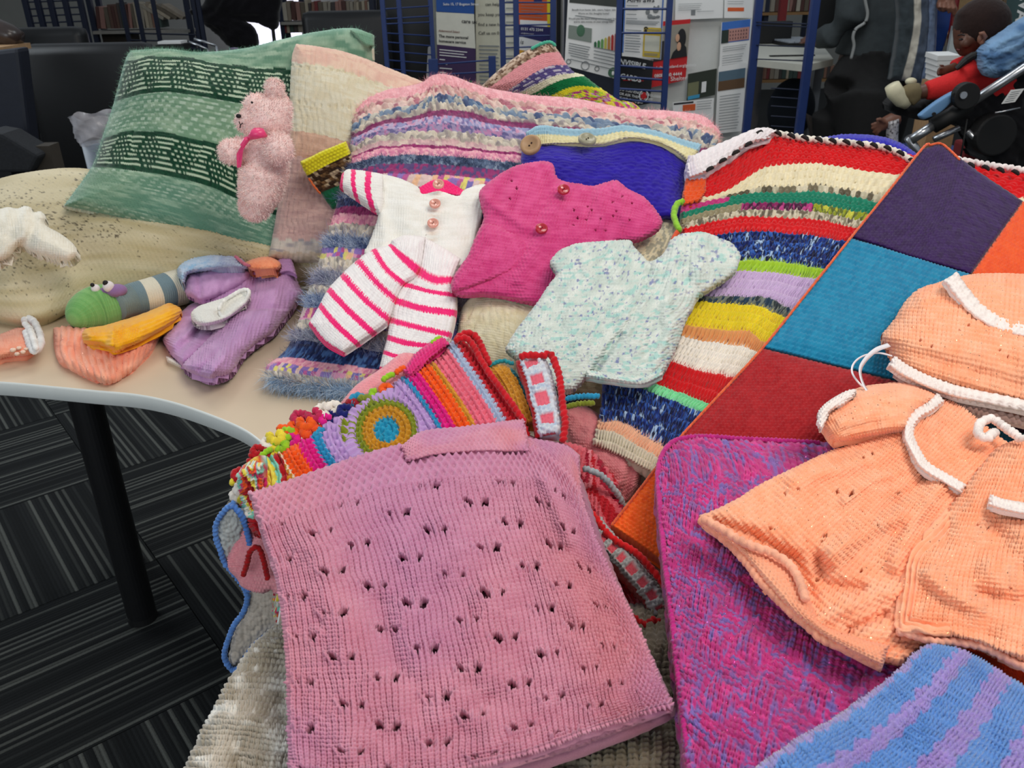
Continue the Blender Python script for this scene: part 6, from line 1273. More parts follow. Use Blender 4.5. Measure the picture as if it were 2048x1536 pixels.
# bin with a crumpled clear liner
th = thing('waste_bin', 'clear plastic bin liner crumpled over a grey bin, left of the green cushion', 'bin', (Q(195, 260, 2.75).x, 2.75, 0))
cx = Q(200, 260, 2.75); r0 = 46/ppm(2.75); m = MB(); m.tube([(cx.x, 2.75, .02), (cx.x, 2.75, Q(195, 285, 2.75).z)], [r0*.62, r0*.8], 24); m.build('bin_body', plain('bin_grey', (128, 138, 152), .4, alpha=.75), th, smooth=True)
vs = []; fs = []; n1, n2 = 40, 9; zt, zb = Q(195, 229, 2.75).z, Q(195, 283, 2.75).z
for j in range(n2):
    for i in range(n1):
        a = 2*math.pi*i/n1; k = j/(n2-1); rr = r0*(1.0-.1*k)*(1+.05*math.sin(i*.9+j*1.1)+.03*math.sin(i*1.7-j*2.1)); vs.append((cx.x+math.cos(a)*rr, 2.75+math.sin(a)*rr, zt+(zb-zt)*k+.006*math.sin(i*.8+j)))
for j in range(n2-1):
    for i in range(n1): fs.append((j*n1+i, j*n1+(i+1) % n1, (j+1)*n1+(i+1) % n1, (j+1)*n1+i))
me = bpy.data.meshes.new('bin_liner'); me.from_pydata(vs, [], fs); me.update(); link('bin_liner', me, plain('clear_liner', (200, 198, 204), .18, alpha=.55, spec=.8), th)

# ---- shelving with books
BCOL = [(96, 70, 60), (140, 128, 112), (120, 50, 50), (150, 142, 128), (70, 62, 60), (168, 156, 136), (100, 90, 76), (130, 96, 80), (60, 76, 70), (150, 110, 100), (84, 52, 46), (176, 168, 152)]
bmats = [plain('book_cover_%s' % ['umber', 'stone', 'wine', 'sand', 'soot', 'cream', 'olive', 'tan', 'moss', 'rose', 'russet', 'ivory'][i], c, .7, noise=.15, scale=30) for i, c in enumerate(BCOL)]
rb = random.Random(7)
BKM = []
for i, mt_ in enumerate(bmats):
    me = bpy.data.meshes.new('book'); b_ = MB(); b_.box((0, 0, 0), (.92, 1, 1)); b_.box((0, -.502, .22), (.7, .004, .16)); me.from_pydata(b_.v, [], b_.f); me.materials.append(mt_); me.update(); BKM.append(me)
def books(x0, x1, yb, h_px, Y, group, label, slope=0.0):
    ORD = 'first second third fourth fifth sixth seventh eighth ninth tenth eleventh twelfth thirteenth fourteenth fifteenth sixteenth seventeenth eighteenth nineteenth twentieth twenty-first twenty-second twenty-third twenty-fourth twenty-fifth twenty-sixth'.split()
    CN = ['umber', 'stone-grey', 'wine-red', 'sand', 'soot-black', 'cream', 'olive', 'tan', 'moss-green', 'rose', 'russet', 'ivory']
    xa, xb = Q(x0, yb, Y).x, Q(x1, yb, Y).x; x = xa; zb = Q((x0+x1)/2, yb, Y).z; H0 = h_px/ppm(Y); k = 0; out = []
    while x < xb-.012:
        w = .018+.022*rb.random(); h = H0*(.82+.18*rb.random()); ci = rb.randrange(len(BKM)); o = bpy.data.objects.new('book', BKM[ci]); COL.objects.link(o)
        o.scale = (w, .15, h); o.location = (x+w/2, Y+.08, zb+h/2+.001); o.rotation_euler = (0, 0 if rb.random() > .12 else .10, 0); tag(o, '%s %s book from the left, %s' % (ORD[min(len(out), 25)], CN[ci], label), 'book', group); x += w+.001; out.append(o)
    return out
def shelf(x0, x1, yb, Y, label, posts=True, mat=None, low=True):
    a, b = Q(x0, yb, Y), Q(x1, yb, Y); t = thing('bookshelf', label, 'bookshelf', ((a.x+b.x)/2, Y+.1, 0))
    zb = Q((x0+x1)/2, yb, Y).z
    m = MB(); m.box(((a.x+b.x)/2, Y+.09, zb-.011), (b.x-a.x, .24, .02)); m.build('shelf_board', mat or plain('shelf_grey', (150, 146, 138), .6), t)
    if low: m = MB(); m.box(((a.x+b.x)/2, Y+.09, zb-.34), (b.x-a.x, .24, .02)); m.build('shelf_board', mat or plain('shelf_grey', (150, 146, 138), .6), t)
    if posts:
        for x in (a.x, b.x):
            m = MB(); m.box((x, Y+.02, .75), (.035, .035, 1.5)); m.build('upright', DKBL, t); m = MB(); m.box((x, Y+.17, .75), (.035, .035, 1.5)); m.build('upright', DKBL, t)
    return t
shelf(188, 380, 60, 6.6, 'library shelf with a row of brown and cream books, top left behind the armchairs')
books(196, 318, 57, 46, 6.6, 'books on the shelf above the black armchair', 'on the shelf above the black armchair')
for k in range(4):
    c = Q(322+k*13, 45, 6.6); m = MB(); m.box((0, 0, 0), (.022, .14, .16)); o = m.build('book', bmats[(3, 5, 6, 1)[k]]); c2_ = Q(330+k*13, 57, 6.6); o.location = (c2_.x, 6.67, Q(250, 60, 6.6).z+.07); o.rotation_euler = (0, -1.0, 0); tag(o, ['first', 'second', 'third', 'last'][k]+' pale book slumped sideways at the right end of the upper left shelf', 'book', 'slumped books')
m = MB(); a, b = Q(196, 66, 6.6), Q(266, 92, 6.6); m.box(((a.x+b.x)/2, 6.7, (a.z+b.z)/2), (b.x-a.x, .1, a.z-b.z)); tag(m.build('box', plain('brown_card', (60, 54, 46), .8)), 'flat brown box under the upper left bookshelf', 'box')
shelf(563, 745, 42, 7.2, 'library shelf of dark books behind the armchair by the green cushion')
books(566, 742, 40, 36, 7.2, 'books on the shelf behind the far armchair', 'in the row above the far black armchair')
books(568, 600, 66, 20, 7.2, 'low books beside the bright window', 'in the low row beside the bright sunlit floor')
# wire racks standing at the left
def rack(x0, x1, Y0, Y1, ybot, ys, label, mat=NAVY, r=.011, wr_=.004, posts=(0, 1), top=-30, grp=None):
    t = thing('wire_rack', label, 'rack', ((Q(x0, 100, Y0).x+Q(x1, 100, Y1).x)/2, (Y0+Y1)/2, 0), grp)
    r = r*.74; wr_ = wr_*1.35
    A = Q(x0, 100, Y0); B = Q(x1, 100, Y1); zt = 1.62
    for k in posts:
        p = A.lerp(B, k); m = MB(); m.box((p.x, p.y, zt/2), (r*2, r*2, zt)); m.build('post', mat, t, bevel=.002)
    for y in ys:
        yy = y if isinstance(y, tuple) else (y, y)
        a = Q(x0, yy[0], Y0); b = Q(x1, yy[1], Y1); m = MB(); m.tube([(A.x, A.y, a.z), (B.x, B.y, b.z)], wr_, 6); m.build('wire', mat, t)
    return t
rack(74, 182, 6.0, 6.2, 60, [(4, 0), (18, 14), (32, 28), (46, 42), (58, 56)], 'dark blue wire rack at the top left, behind the armchairs', DKBL, .022, .004, (0, .22, .45, .72, 1))
rack(262, 412, 6.0, 5.8, 90, [(66, 70), (80, 84), (94, 98)], 'dark wire rack under the upper left bookshelf', DKBL, .016, .004, (0, .2, .42, .94, 1))

# ---- glowing panel added for the sunlit floor, with the dark chair in front of it
wy = 9.9; a, b = Q(455, -40, wy), Q(606, 96, wy); m = MB(); m.box(((a.x+b.x)/2, wy+.02, (a.z+b.z)/2), (b.x-a.x, .03, a.z-b.z)); w = m.build('floor_glow_panel', plain('sunlit_floor_glow', (238, 236, 255), .5, emit=1.6, noise=.02)); w['kind'] = 'structure'
for (x, y0, y1) in ((455, -40, 96), (606, -40, 96)):
    m = MB(); p = Q(x, 30, wy-.03); m.box((p.x, wy-.02, (a.z+b.z)/2), (.05, .05, a.z-b.z)); f = m.build('panel_frame', DKBL, w)
m = MB(); m.box(((a.x+b.x)/2, wy-.05, b.z), (b.x-a.x+.1, .2, .04)); m.build('panel_ledge', plain('ledge_lilac', (176, 160, 190), .4), w)
th = thing('office_chair', 'black chair heaped with a dark coat, silhouetted against the bright sunlit floor', 'chair', (Q(490, 60, 6.2).x, 6.2, 0))
cloth('coat', [[(430, -40), (500, -40), (570, -40)], [(380, 20), (470, 25), (560, 25)], [(420, 60), (480, 60), (560, 60)], [(450, 100), (490, 100), (560, 100)]], Yp(6.1), outline=[(436, -30), (405, 10), (380, 20), (384, 30), (402, 30), (412, 54), (441, 76), (457, 92), (490, 98), (514, 92), (513, 70), (504, 54), (487, 42), (498, 44), (512, 46), (523, 50), (534, 56), (544, 60), (553, 56), (556, 45), (558, 23), (562, 0), (566, -30)],
      step=3, st=(30, 30), col=C(22, 20, 24), disp=lambda D: vn(D.a*.4, D.b*.4, 3), amp=.012, er=10, infl=.05, parent=th, thick=.05, mat=wool('coat_cloth', bump=.2))
m = MB(); c = Q(545, 90, 6.1); m.tube([Q(545, 50, 6.1), (c.x, 6.1, .1)], .012, 10); m.build('stem', BLKP, th)
m = MB()
for k in range(5): an = k*1.2566; m.tube([(c.x, 6.1, .10), (c.x+.26*math.cos(an), 6.1+.26*math.sin(an), .05)], .016, 8)
m.build('base', BLKP, th)
for (pts, lb) in (([(378, 84), (400, 92), (416, 100)], 'thin chrome chair arm catching the light, beneath the coat on the chair'), ([(388, 78), (410, 84), (432, 92)], 'second thin chrome chair rail, beside the first below the coat')):
    m = MB(); m.tube([Q(x, y, 4.6) for x, y in pts], .006, 8); m.tube([Q(pts[-1][0], pts[-1][1], 4.6), Q(pts[-1][0]+14, pts[-1][1]+60, 4.6)], .006, 8); tag(m.build('chair_rail', SILV, smooth=True), lb, 'chair')
pp_ = Q(345, 84, 4.8); m = MB(); m.box(pp_, (.12, .10, .012)); tag(m.build('paper', WHI), 'small bright sheet glinting below the left bookshelf', 'paper'); m = MB(); m.box((pp_.x, pp_.y, (pp_.z-.006)/2), (.14, .12, pp_.z-.012)); tag(m.build('side_table', BLKP), 'narrow dark stand under the bright sheet below the left bookshelf', 'stand')

# ---- wire racks and notice boards in the middle
rack(772, 866, 4.2, 4.4, 200, [(18, 12), (38, 32), (48, 44), (66, 72), (84, 92), (102, 110), (120, 128), (138, 146)], 'blue wire rack right of the green cushion, with a dark chair behind it', NAVY, .014, .0025, (0, .33, 1))
armchair(745, 868, -60, 5.6, 'dark armchair seen through the blue wire rack'); 
cloth_white = MB(); cloth_white.prism([Q(856, 95, 4.9), Q(866, 92, 4.9), (Q(868, 430, 4.9)), Q(838, 430, 4.9)], (0, .05, 0)); tag(cloth_white.build('tape_rack', plain('mesh_white', (180, 180, 184), .6)), 'pale slanting strip with dark rungs seen through the blue wire rack', 'stand')
rack(868, 984, 4.25, 4.2, 160, [(129, 120), (150, 143)], 'low blue rack lip in front of the purple poster', NAVY, .022, .003, ())
m = MB(); p = Q(984, 112, 4.2); m.box((p.x, 4.2, p.z/2), (.034, .03, p.z)); tag(m.build('rack_post', NAVY, bevel=.002), 'short blue square post in front of the pale notice sheet', 'rack')
m = MB(); p = Q(866, 118, 4.25); m.box((p.x, 4.25, p.z/2), (.045, .03, p.z)); tag(m.build('rack_post', NAVY, bevel=.002), 'short blue square post left of the purple poster', 'rack')
rack(1006, 1106, 4.3, 4.3, 140, [5, (28, 27), (51, 49), (73, 71), (96, 92), (118, 112)], 'blue wire rack in front of the orange poster', NAVY, .018, .003, (0, .27, 1))
rack(1236, 1334, 4.0, 4.0, 210, [(18, 18), (66, 66), (131, 138), (153, 160), (177, 183), (197, 207)], 'blue wire rack in front of the black and red posters', NAVY, .017, .004, (0, 1))
for (x, Y, lb) in ((1506, 4.2, 'thick blue steel post at the right end of the notice board'), (1616, 3.9, 'blue steel post between the desk and the seated person')):
    m = MB(); p = Q(x, 120, Y); m.box((p.x, Y, .82), (.036, .03, 1.64), ry=.0); t_ = thing('rack_post', lb, 'rack', (p.x, Y, 0)); m.build('post', NAVY, t_, bevel=.003)
    for y in ((44, 50, 90, 118) if x == 1506 else ()): 
        m = MB(); m.tube([Q(1508, y, 4.2), Q(1614, y+4, 3.92)], .003, 6); m.build('wire', DKBL, t_)
    if x != 1506:
        for y in (176, 194, 212, 232, 252):
            m = MB(); m.tube([Q(1542, y, 3.92), Q(1600, y+4, 3.92)], .003, 6); m.build('wire', DKBL, t_)
def panel(name, x0, x1, y0, y1, Y, mat, label, cat_='notice board', d=.02):
    a, b = Q(x0, y0, Y), Q(x1, y1, Y); zt, zb = a.z, b.z; xb = Q(x1, (y0+y1)/2, Y).x; xa = Q(x0, (y0+y1)/2, Y).x
    m = MB(); m.box(((xa+xb)/2, Y+d/2+.004, (zt+.02)/2), (xb-xa, d, zt-.02)); o = m.build(name, mat); tag(o, label, cat_); return o
panel('notice_board', 868, 1118, -60, 260, 4.75, plain('board_grey', (150, 152, 146), .8), 'notice board carrying the cream, purple and orange posters')
panel('notice_board', 1128, 1250, -60, 200, 4.45, plain('board_dark', (50, 54, 66), .8), 'dark board behind the energy rating poster')
panel('notice_board', 1242, 1500, -60, 300, 4.45, WHB, 'white notice board carrying the red helpline poster and the building photo')
m = MB(); p = Q(1121, 80, 4.4); m.box((p.x-.01, 4.4, .8), (.02, .02, 1.6)); tag(m.build('board_edge', BLKP), 'black edge strip between the two notice boards', 'notice board')
m = MB(); p = Q(1126, 80, 4.38); m.box((p.x, 4.38, .8), (.008, .02, 1.6)); tag(m.build('board_edge', SILV), 'thin metal edge strip beside the energy poster', 'notice board')

def poster(label, c4, Y, mat, rects=(), texts=(), lines=(), name='poster'):
    """c4: four picture corners tl,tr,br,bl; contents in 0..1 poster coordinates (v down)."""
    tl, tr, br, bl = [Q(x, y, Y) for x, y in c4]
    L = lambda u, v, o=0.0: (tl.lerp(tr, u)).lerp(bl.lerp(br, u), v)+Vector((0, -o, 0))
    t = thing(name, label, 'poster', ((tl+br)/2))
    m = MB(); b0 = len(m.v); m.prism([L(0, 1), L(1, 1), L(1, 0), L(0, 0)], (0, .0015, 0)); m.build('sheet', mat, t)
    for k, (u0, v0, u1, v1, mt_, nm) in enumerate(rects):
        o_ = .0010+.0009*k; m = MB(); m.prism([L(u0, v1, o_), L(u1, v1, o_), L(u1, v0, o_), L(u0, v0, o_)], (0, .0008, 0)); m.build(nm, mt_, t)
    if lines:
        m = MB()
        for (u0, u1, v0, v1, n) in lines:
            for k in range(n):
                v = v0+(v1-v0)*k/max(1, n-1); e = u1-(.12*((k*37) % 5)/5)*(u1-u0); h = .0045
                m.prism([L(u0, v+h, .0062), L(e, v+h, .0062), L(e, v-h, .0062), L(u0, v-h, .0062)], (0, .0004, 0))
        o = m.build('small_print', GREY, t)
    for (u, v, h, s, mt_, al, bold) in texts:
        H_ = (bl-tl).length*h
        lettering('lettering', s, L(u, v, .0024+.0009*len(rects)), tr-tl, Vector((0, 0, 1)), H_, mt_, t, al, .0003, bold*H_)
    return t, L
cm = lambda n, c, r=.7: plain('print_'+n, c, r, noise=.03)
CREAM = cm('cream', (214, 212, 198)); ORG = cm('orange', (214, 92, 40)); PUR = cm('purple', (58, 36, 78)); BLU = cm('blue', (28, 78, 150)); NVY = cm('navy', (40, 38, 96)); RED = cm('red', (196, 30, 34)); YEL = cm('yellow', (206, 178, 60)); BLK = cm('black', (22, 22, 26)); LG = cm('pale', (196, 204, 204)); WH2 = cm('white', (222, 226, 226)); SKY = cm('sky', (58, 110, 190)); STN = cm('stone', (190, 140, 130)); GRN = cm('green', (70, 110, 84)); BRN = cm('brown', (96, 70, 46)); SKN = cm('skin', (206, 160, 130)); TEA = cm('sea', (84, 108, 124)); LOR = cm('amber', (230, 170, 60)); MAU = cm('mauve', (60, 150, 190))
poster('blue poster at the top, above the cream homecare one', [(870, -60), (950, -60), (948, 28), (873, 24)], 4.7, BLU, [(0, 0, 1, .45, SKY, 'colour_band')], [(.18, .83, .085, 'Suite 15, 17 Bogston Street', WHI, 'LEFT', .01)])
poster('cream homecare poster reading care, fixed above the purple half', [(872, 23), (948, 28), (951, 97), (874, 89)], 4.7, CREAM, [], [(.66, .28, .17, 'care uk', INK, 'LEFT', .012), (.05, .60, .095, 'Alderwood Select', plain('print_rust', (120, 60, 50), .8, noise=0), 'LEFT', .005), (.05, .77, .125, 'The more personal', INK, 'LEFT', .02), (.05, .92, .125, 'homecare service', INK, 'LEFT', .02)])
t_, L_ = poster('dark purple poster with white lines of text, below the cream one', [(874, 89), (951, 97), (952, 200), (876, 196)], 4.7, PUR, [(.06, .08, .78, .095, WHI, 'text_line'), (.06, .13, .7, .145, WHI, 'text_line'), (.06, .18, .76, .195, WHI, 'text_line'), (.06, .26, .2, .275, WHI, 'text_line'), (.06, .34, .26, .355, WHI, 'text_line'), (.06, .42, .38, .435, WHI, 'text_line'), (.06, .50, .22, .515, WHI, 'text_line')])
for (u, mt_) in ((.58, MAU), (.73, LOR), (.86, GRN)):
    m = MB(); c = L_(u, .66, .003); m.ball(c, .010, (1, .2, 1), 12, 8); c = L_(u, .75, .003); m.ball(c, .017, (1, .15, 1.1), 12, 8); m.build('printed_figure', mt_, t_)
poster('tall cream text sheet about finding a new home, left of the blue post', [(950, -60), (1003, -60), (1004, 205), (953, 203)], 4.72, cm('ivory', (206, 202, 180)), [], [(.1, .26, .035, '      can help', INK, 'LEFT', .0), (.1, .335, .035, 'you keep your home', INK, 'LEFT', .0), (.1, .41, .035, 'find a new home', INK, 'LEFT', .0), (.1, .475, .035, 'Call us on 0131', INK, 'LEFT', .0)], [(.12, .9, .56, .94, 14)])
poster('pale sheet behind the wires of the middle rack', [(1008, -60), (1034, -60), (1034, 130), (1008, 130)], 4.72, CREAM, lines=[(.15, .85, .1, .9, 12)])
poster('orange and yellow poster with a navy phone number band', [(1034, -60), (1100, -60), (1101, 54), (1036, 50)], 4.70, ORG, [(.9, 0, 1, 1, cm('lemon', (228, 206, 40)), 'colour_band'), (.06, .90, .9, 1.0, WH2, 'colour_band'), (.5, 0, .75, .56, NVY, 'picture')], [], [(.1, .8, .62, .84, 5)])
poster('navy phone number band under the orange poster', [(1036, 50), (1101, 54), (1102, 88), (1037, 72)], 4.69, NVY, [], [(.08, .42, .36, '0131 475 2344', WHI, 'LEFT', .012), (.08, .74, .16, 'info@advice.org.uk', WHI, 'LEFT', 0)])
poster('white lower part of the phone number poster', [(1037, 72), (1102, 88), (1102, 140), (1038, 136)], 4.69, WH2, [(.0, .42, .2, .9, LOR, 'amber_spot')], [(.04, .22, .2, 'is', INK, 'LEFT', 0)])
# energy poster with rising bars
t_, L_ = poster('large white energy advice poster with a rising row of green to red bars', [(1139, -60), (1242, -60), (1236, 159), (1129, 131)], 4.2, WH2,
    [(.03, .0, .98, .33, cm('photo_grey', (58, 62, 58)), 'photograph'), (.04, .56, .48, .70, cm('photo_lichen', (130, 140, 132)), 'photograph')], [(.5, .385, .028, 'Benefit from home, bills, caters, helper. Info', INK, 'CENTER', 0), (.5, .42, .028, 'Worry on this draughty home?', INK, 'CENTER', 0), (.5, .47, .028, 'Would you like more energy advice in your home', INK, 'CENTER', 0), (.5, .50, .028, 'and to save money on your energy bills', INK, 'CENTER', 0)], [(.15, .9, .455, .455, 1), (.06, .46, .75, .85, 5), (.53, .95, .74, .84, 4), (.1, .96, .875, .915, 2)])
for k, c in enumerate(((40, 96, 62), (60, 128, 70), (104, 158, 88), (196, 190, 90), (190, 130, 70), (176, 48, 44), (170, 38, 42))):
    u = .53+k*.064; h = .04+k*.019; m = MB(); v1 = .735; m.prism([L_(u, v1, .002), L_(u+.048, v1, .002), L_(u+.048, v1-h, .002), L_(u+.024, v1-h-.016, .002), L_(u, v1-h, .002)], (0, .001, 0)); m.build('rating_bar', cm('bar%s' % 'abcdefg'[k], c), t_)
m = MB(); m.ball(L_(.27, .60, .002), .016, (1.2, .1, 1.6), 10, 8); m.build('printed_seedling', GRN, t_)
for (u, r1, mt_) in ((.38, .018, GREY), (.90, .021, GRN), (.07, .010, GREY), (.60, .010, GREY)):
    c = L_(u, .945, .002); m = MB()
    m.tube([c+Vector((math.cos(a)*r1, 0, math.sin(a)*r1)) for a in np.linspace(0, 6.2832, 20)], .002, 6); m.build('round_logo', mt_, t_)
    if u > .8: m = MB(); m.ball(c, r1, (1, .06, 1), 16, 8); m.build('round_logo', GRN, t_); m = MB(); m.ball(c+Vector((0, -.002, -.003)), .006, (1, .2, 1.6), 8, 6); m.build('flame_mark', WHI, t_)
# pets poster
t_, L_ = poster('white pets poster with a cat and dog drawing and a yellow corner panel', [(1250, -30), (1330, -30), (1322, 119), (1244, 112)], 4.1, WH2,
    [(.0, 0, .03, .95, SKY, 'border_line'), (.955, 0, .985, .99, SKY, 'border_line'), (.52, .57, .97, .98, YEL, 'yellow_panel'), (.56, .68, .94, .90, cm('map', (206, 206, 190)), 'map_panel')], [(.06, .235, .115, 'All4Paws', INK, 'LEFT', .01)], [(.06, .34, .28, .46, 4), (.06, .9, .49, .53, 3), (.06, .46, .62, .92, 9), (.62, .92, .60, .64, 2), (.56, .9, .93, .95, 2)])
m = MB()
for (u, v, s1, s2) in ((.80, .33, .013, .013), (.76, .30, .005, .008), (.86, .29, .005, .008), (.60, .36, .010, .012), (.66, .42, .012, .010), (.75, .43, .014, .007), (.86, .42, .010, .006)): m.ball(L_(u, v, .002), 1, (s1, .001, s2), 12, 6)
m.build('animal_drawing', GREY, t_)
m = MB()
for (u, v, s1) in ((.57, .615, .007), (.54, .585, .0035), (.56, .572, .0035), (.59, .572, .0035), (.61, .585, .0035)): m.ball(L_(u, v, .003), 1, (s1, .001, s1), 10, 6)
m.build('paw_print', INK, t_)
# black cards poster
t_, L_ = poster('black poster with white block capitals about invisible cards', [(1238, 108), (1307, 122), (1300, 207), (1238, 218)], 4.38, BLK, [(.12, .46, .75, .475, RED, 'red_line')],
    [(.0, .17, .13, 'NVISIBLE', WHI, 'LEFT', .03), (.02, .43, .13, 'CARDS', WHI, 'LEFT', .03), (.0, .65, .065, 'DO YOU KNOW A SOLDIER', WHI, 'LEFT', .01), (.0, .73, .065, 'OR ASK THEM TO GET', WHI, 'LEFT', .01), (.0, .81, .065, 'IF WE CAN HELP', WHI, 'LEFT', .01), (.5, .93, .065, '1 8', WHI, 'LEFT', .01)])
c = L_(.78, .80, .003); m = MB(); m.tube([c+Vector((math.cos(a)*.021, 0, math.sin(a)*.025)) for a in np.linspace(0, 6.2832, 24)], .003, 6); m.build('round_logo', WHI, t_); m = MB(); m.ball(c, .015, (1, .08, 1.2), 12, 8); m.build('round_logo', RED, t_)
# red helpline poster
t_, L_ = poster('red helpline poster with a photo of a dark-haired woman', [(1312, 44), (1381, 38), (1371, 160), (1303, 175)], 4.40, RED, [(0, .07, 1, .60, cm('photo_room', (150, 144, 132)), 'photograph'), (0, .30, .45, .60, cm('photo_grille', (44, 40, 44)), 'photograph')],
    [(.06, .72, .062, 'shelterscotland.org/gethelp', WHI, 'LEFT', .006), (.06, .85, .075, '0808 800 4444', WHI, 'LEFT', .01), (.55, .96, .095, 'Shelter', WHI, 'LEFT', .0)])
m = MB(); m.ball(L_(.78, .30, .003), 1, (.022, .001, .045), 12, 8); m.build('printed_hair', BLK, t_); m = MB(); m.ball(L_(.66, .28, .0045), 1, (.010, .001, .018), 12, 8); m.ball(L_(.72, .42, .0045), 1, (.010, .001, .020), 12, 8); m.build('printed_face', SKN, t_)
m = MB(); m.prism([L_(.5, .60, .004), L_(.98, .60, .004), L_(.94, .45, .004), L_(.84, .38, .004), L_(.78, .48, .004), L_(.68, .44, .004), L_(.56, .50, .004)], (0, .001, 0)); m.build('printed_top', BLK, t_)
# sheets on the white board
poster('white sheet with a small round grey logo on the board', [(1352, -40), (1448, -40), (1446, 36), (1350, 40)], 4.42, WH2, lines=[(.06, .55, .6, .75, 4), (.45, .8, .8, .8, 1)], rects=[(.33, .76, .42, .90, GREY, 'round_logo')])
t_, L_ = poster('white sheet with an orange button at the top of the board', [(1450, -40), (1508, -40), (1504, 36), (1448, 36)], 4.41, WH2, rects=[(.12, .72, .70, .82, ORG, 'orange_button')], lines=[(.1, .7, .5, .62, 3)])
t_, L_ = poster('sheet with a photo of a pink stone building under a blue sky', [(1443, 45), (1503, 38), (1496, 136), (1438, 144)], 4.41, WH2, rects=[(.02, .0, .97, .42, SKY, 'photograph'), (.24, .15, .95, .40, STN, 'building'), (.02, .16, .26, .42, cm('tree', (36, 50, 44)), 'tree')], lines=[(.08, .9, .50, .58, 3), (.08, .8, .68, .92, 6)])
m = MB()
for i in range(7):
    for j in range(3): u = .30+i*.09; v = .20+j*.07; m.prism([L_(u, v+.025, .0035), L_(u+.03, v+.025, .0035), L_(u+.03, v-.01, .0035), L_(u, v-.01, .0035)], (0, .0006, 0))
m.build('building_windows', cm('pane', (90, 60, 66)), t_)
poster('sheet with a beach photo and lines of text below', [(1437, 133), (1493, 124), (1484, 262), (1430, 268)], 4.40, WH2, rects=[(.02, .08, .98, .22, TEA, 'sea'), (.02, .22, .98, .36, BRN, 'shore')], lines=[(.1, .85, .44, .94, 13)])
t_, L_ = poster('photo of people under dark trees with a pale dress in the middle', [(1376, 148), (1434, 137), (1430, 190), (1373, 202)], 4.40, cm('foliage_dark', (44, 52, 42)), rects=[(.02, .35, .4, .9, cm('foliage_pale', (118, 120, 88)), 'foliage'), (.04, .84, .45, .97, MAU, 'caption_bar'), (.5, .40, .66, .8, WH2, 'pale_figure')])
poster('sheet with an orange block low on the white board', [(1346, 205), (1428, 196), (1424, 290), (1344, 290)], 4.39, WH2, rects=[(.02, .02, .5, .06, INK, 'black_rule'), (.24, .08, .55, .22, ORG, 'orange_block')], lines=[(.58, .95, .04, .2, 4), (.1, .8, .4, .9, 5)])

# ---- desk, keyboard, monitor, things behind
th = thing('desk', 'white desk with square edge at the right, keyboard and monitor on it', 'desk', (Q(1590, 100, 5.4).x, 5.5, 0))
z_ = Q(1600, 122, 5.0).z; m = MB(); pts = [(1512, 118), (1618, 129), (1668, 117), (1668, 107), (1625, 90), (1512, 84)]
S_ = Zp(z_); A_ = [V(1505, 119, S_), V(1614, 130, S_), V(1667, 118, S_), V(1640, 84, S_), V(1505, 72, S_)]
m.prism([a-Vector((0, 0, .035)) for a in A_], (0, 0, .035)); m.build('desktop', plain('desk_white', (222, 220, 206), .4, noise=.02), th)
for x in (1520, 1640):
    m = MB(); p = V(x, 104, S_); m.box((p.x, p.y, z_/2-.02), (.05, .05, z_-.04)); m.build('leg', SILV, th)
kt = thing('keyboard', 'grey computer keyboard on the white desk behind the blue posts', 'keyboard', V(1590, 88, S_))
kc = V(1588, 88, Zp(z_)); m = MB(); m.box(kc+Vector((0, 0, .012)), (.26, .42, .02), rz=.1); m.build('case', BLKP, kt, bevel=.004)
for i in range(6):
    for j in range(4):
        m = MB(); R_ = Matrix.Rotation(.1, 3, 'Z'); m.box(kc+Vector((0, 0, .026))+R_ @ Vector((-.10+i*.04, -.15+j*.1, 0)), (.033, .085, .01), rz=.1); m.build('key', plain('key_grey', (176, 182, 190), .4), kt)
m = MB(); p = V(1545, 90, Zp(z_)); m.box(p+Vector((-.02, .12, .07)), (.34, .06, .14)); tag(m.build('speaker', BLKP, bevel=.01), 'black box standing behind the keyboard on the white desk', 'speaker')
m = MB(); m.box(Q(1662, 2, 5.3), (.22, .05, .42)); tag(m.build('monitor', BLKP, bevel=.012), 'black monitor at the top, just left of the seated person', 'monitor')
m = MB(); c = V(1575, 112, Zp(z_)); m.box(c+Vector((.02, -.02, .004)), (.26, .03, .006)); tag(m.build('pen', BLKP), 'thin dark strip lying on the front of the white desk', 'pen')
# shelves behind the desk
for (x0, x1, yb, hp, lb, gp) in ((1520, 1625, 24, 46, 'in the row seen above the desk', 'books above the desk'), (1520, 1700, 158, 26, 'in the low row under the desk', 'books under the desk')):
    shelf(x0, x1, yb, 7.4, 'library shelf behind the desk, '+('upper' if yb < 100 else 'lower')+' of two', posts=True, mat=plain('pine', (150, 112, 70), .6), low=False)
    books(x0+2, x1-2, yb-1, hp, 7.4, gp, lb)
m = MB(); m.box(Q(1563, 40, 6.6), (.05, .05, .5)); tag(m.build('rack_post', plain('red_frame', (120, 26, 30), .5)), 'dark red upright behind the desk', 'rack')
th = shelf(1845, 2090, 66, 4.6, 'wooden bookcase with a row of books behind the child', mat=plain('pine', (150, 112, 70), .6), low=False, posts=False)
TAN = [plain('book_cover_%s' % n, c, .7) for n, c in (('kraft', (146, 120, 84)), ('clay', (120, 100, 78)), ('coral', (190, 90, 84)), ('ochre', (170, 140, 70)))]
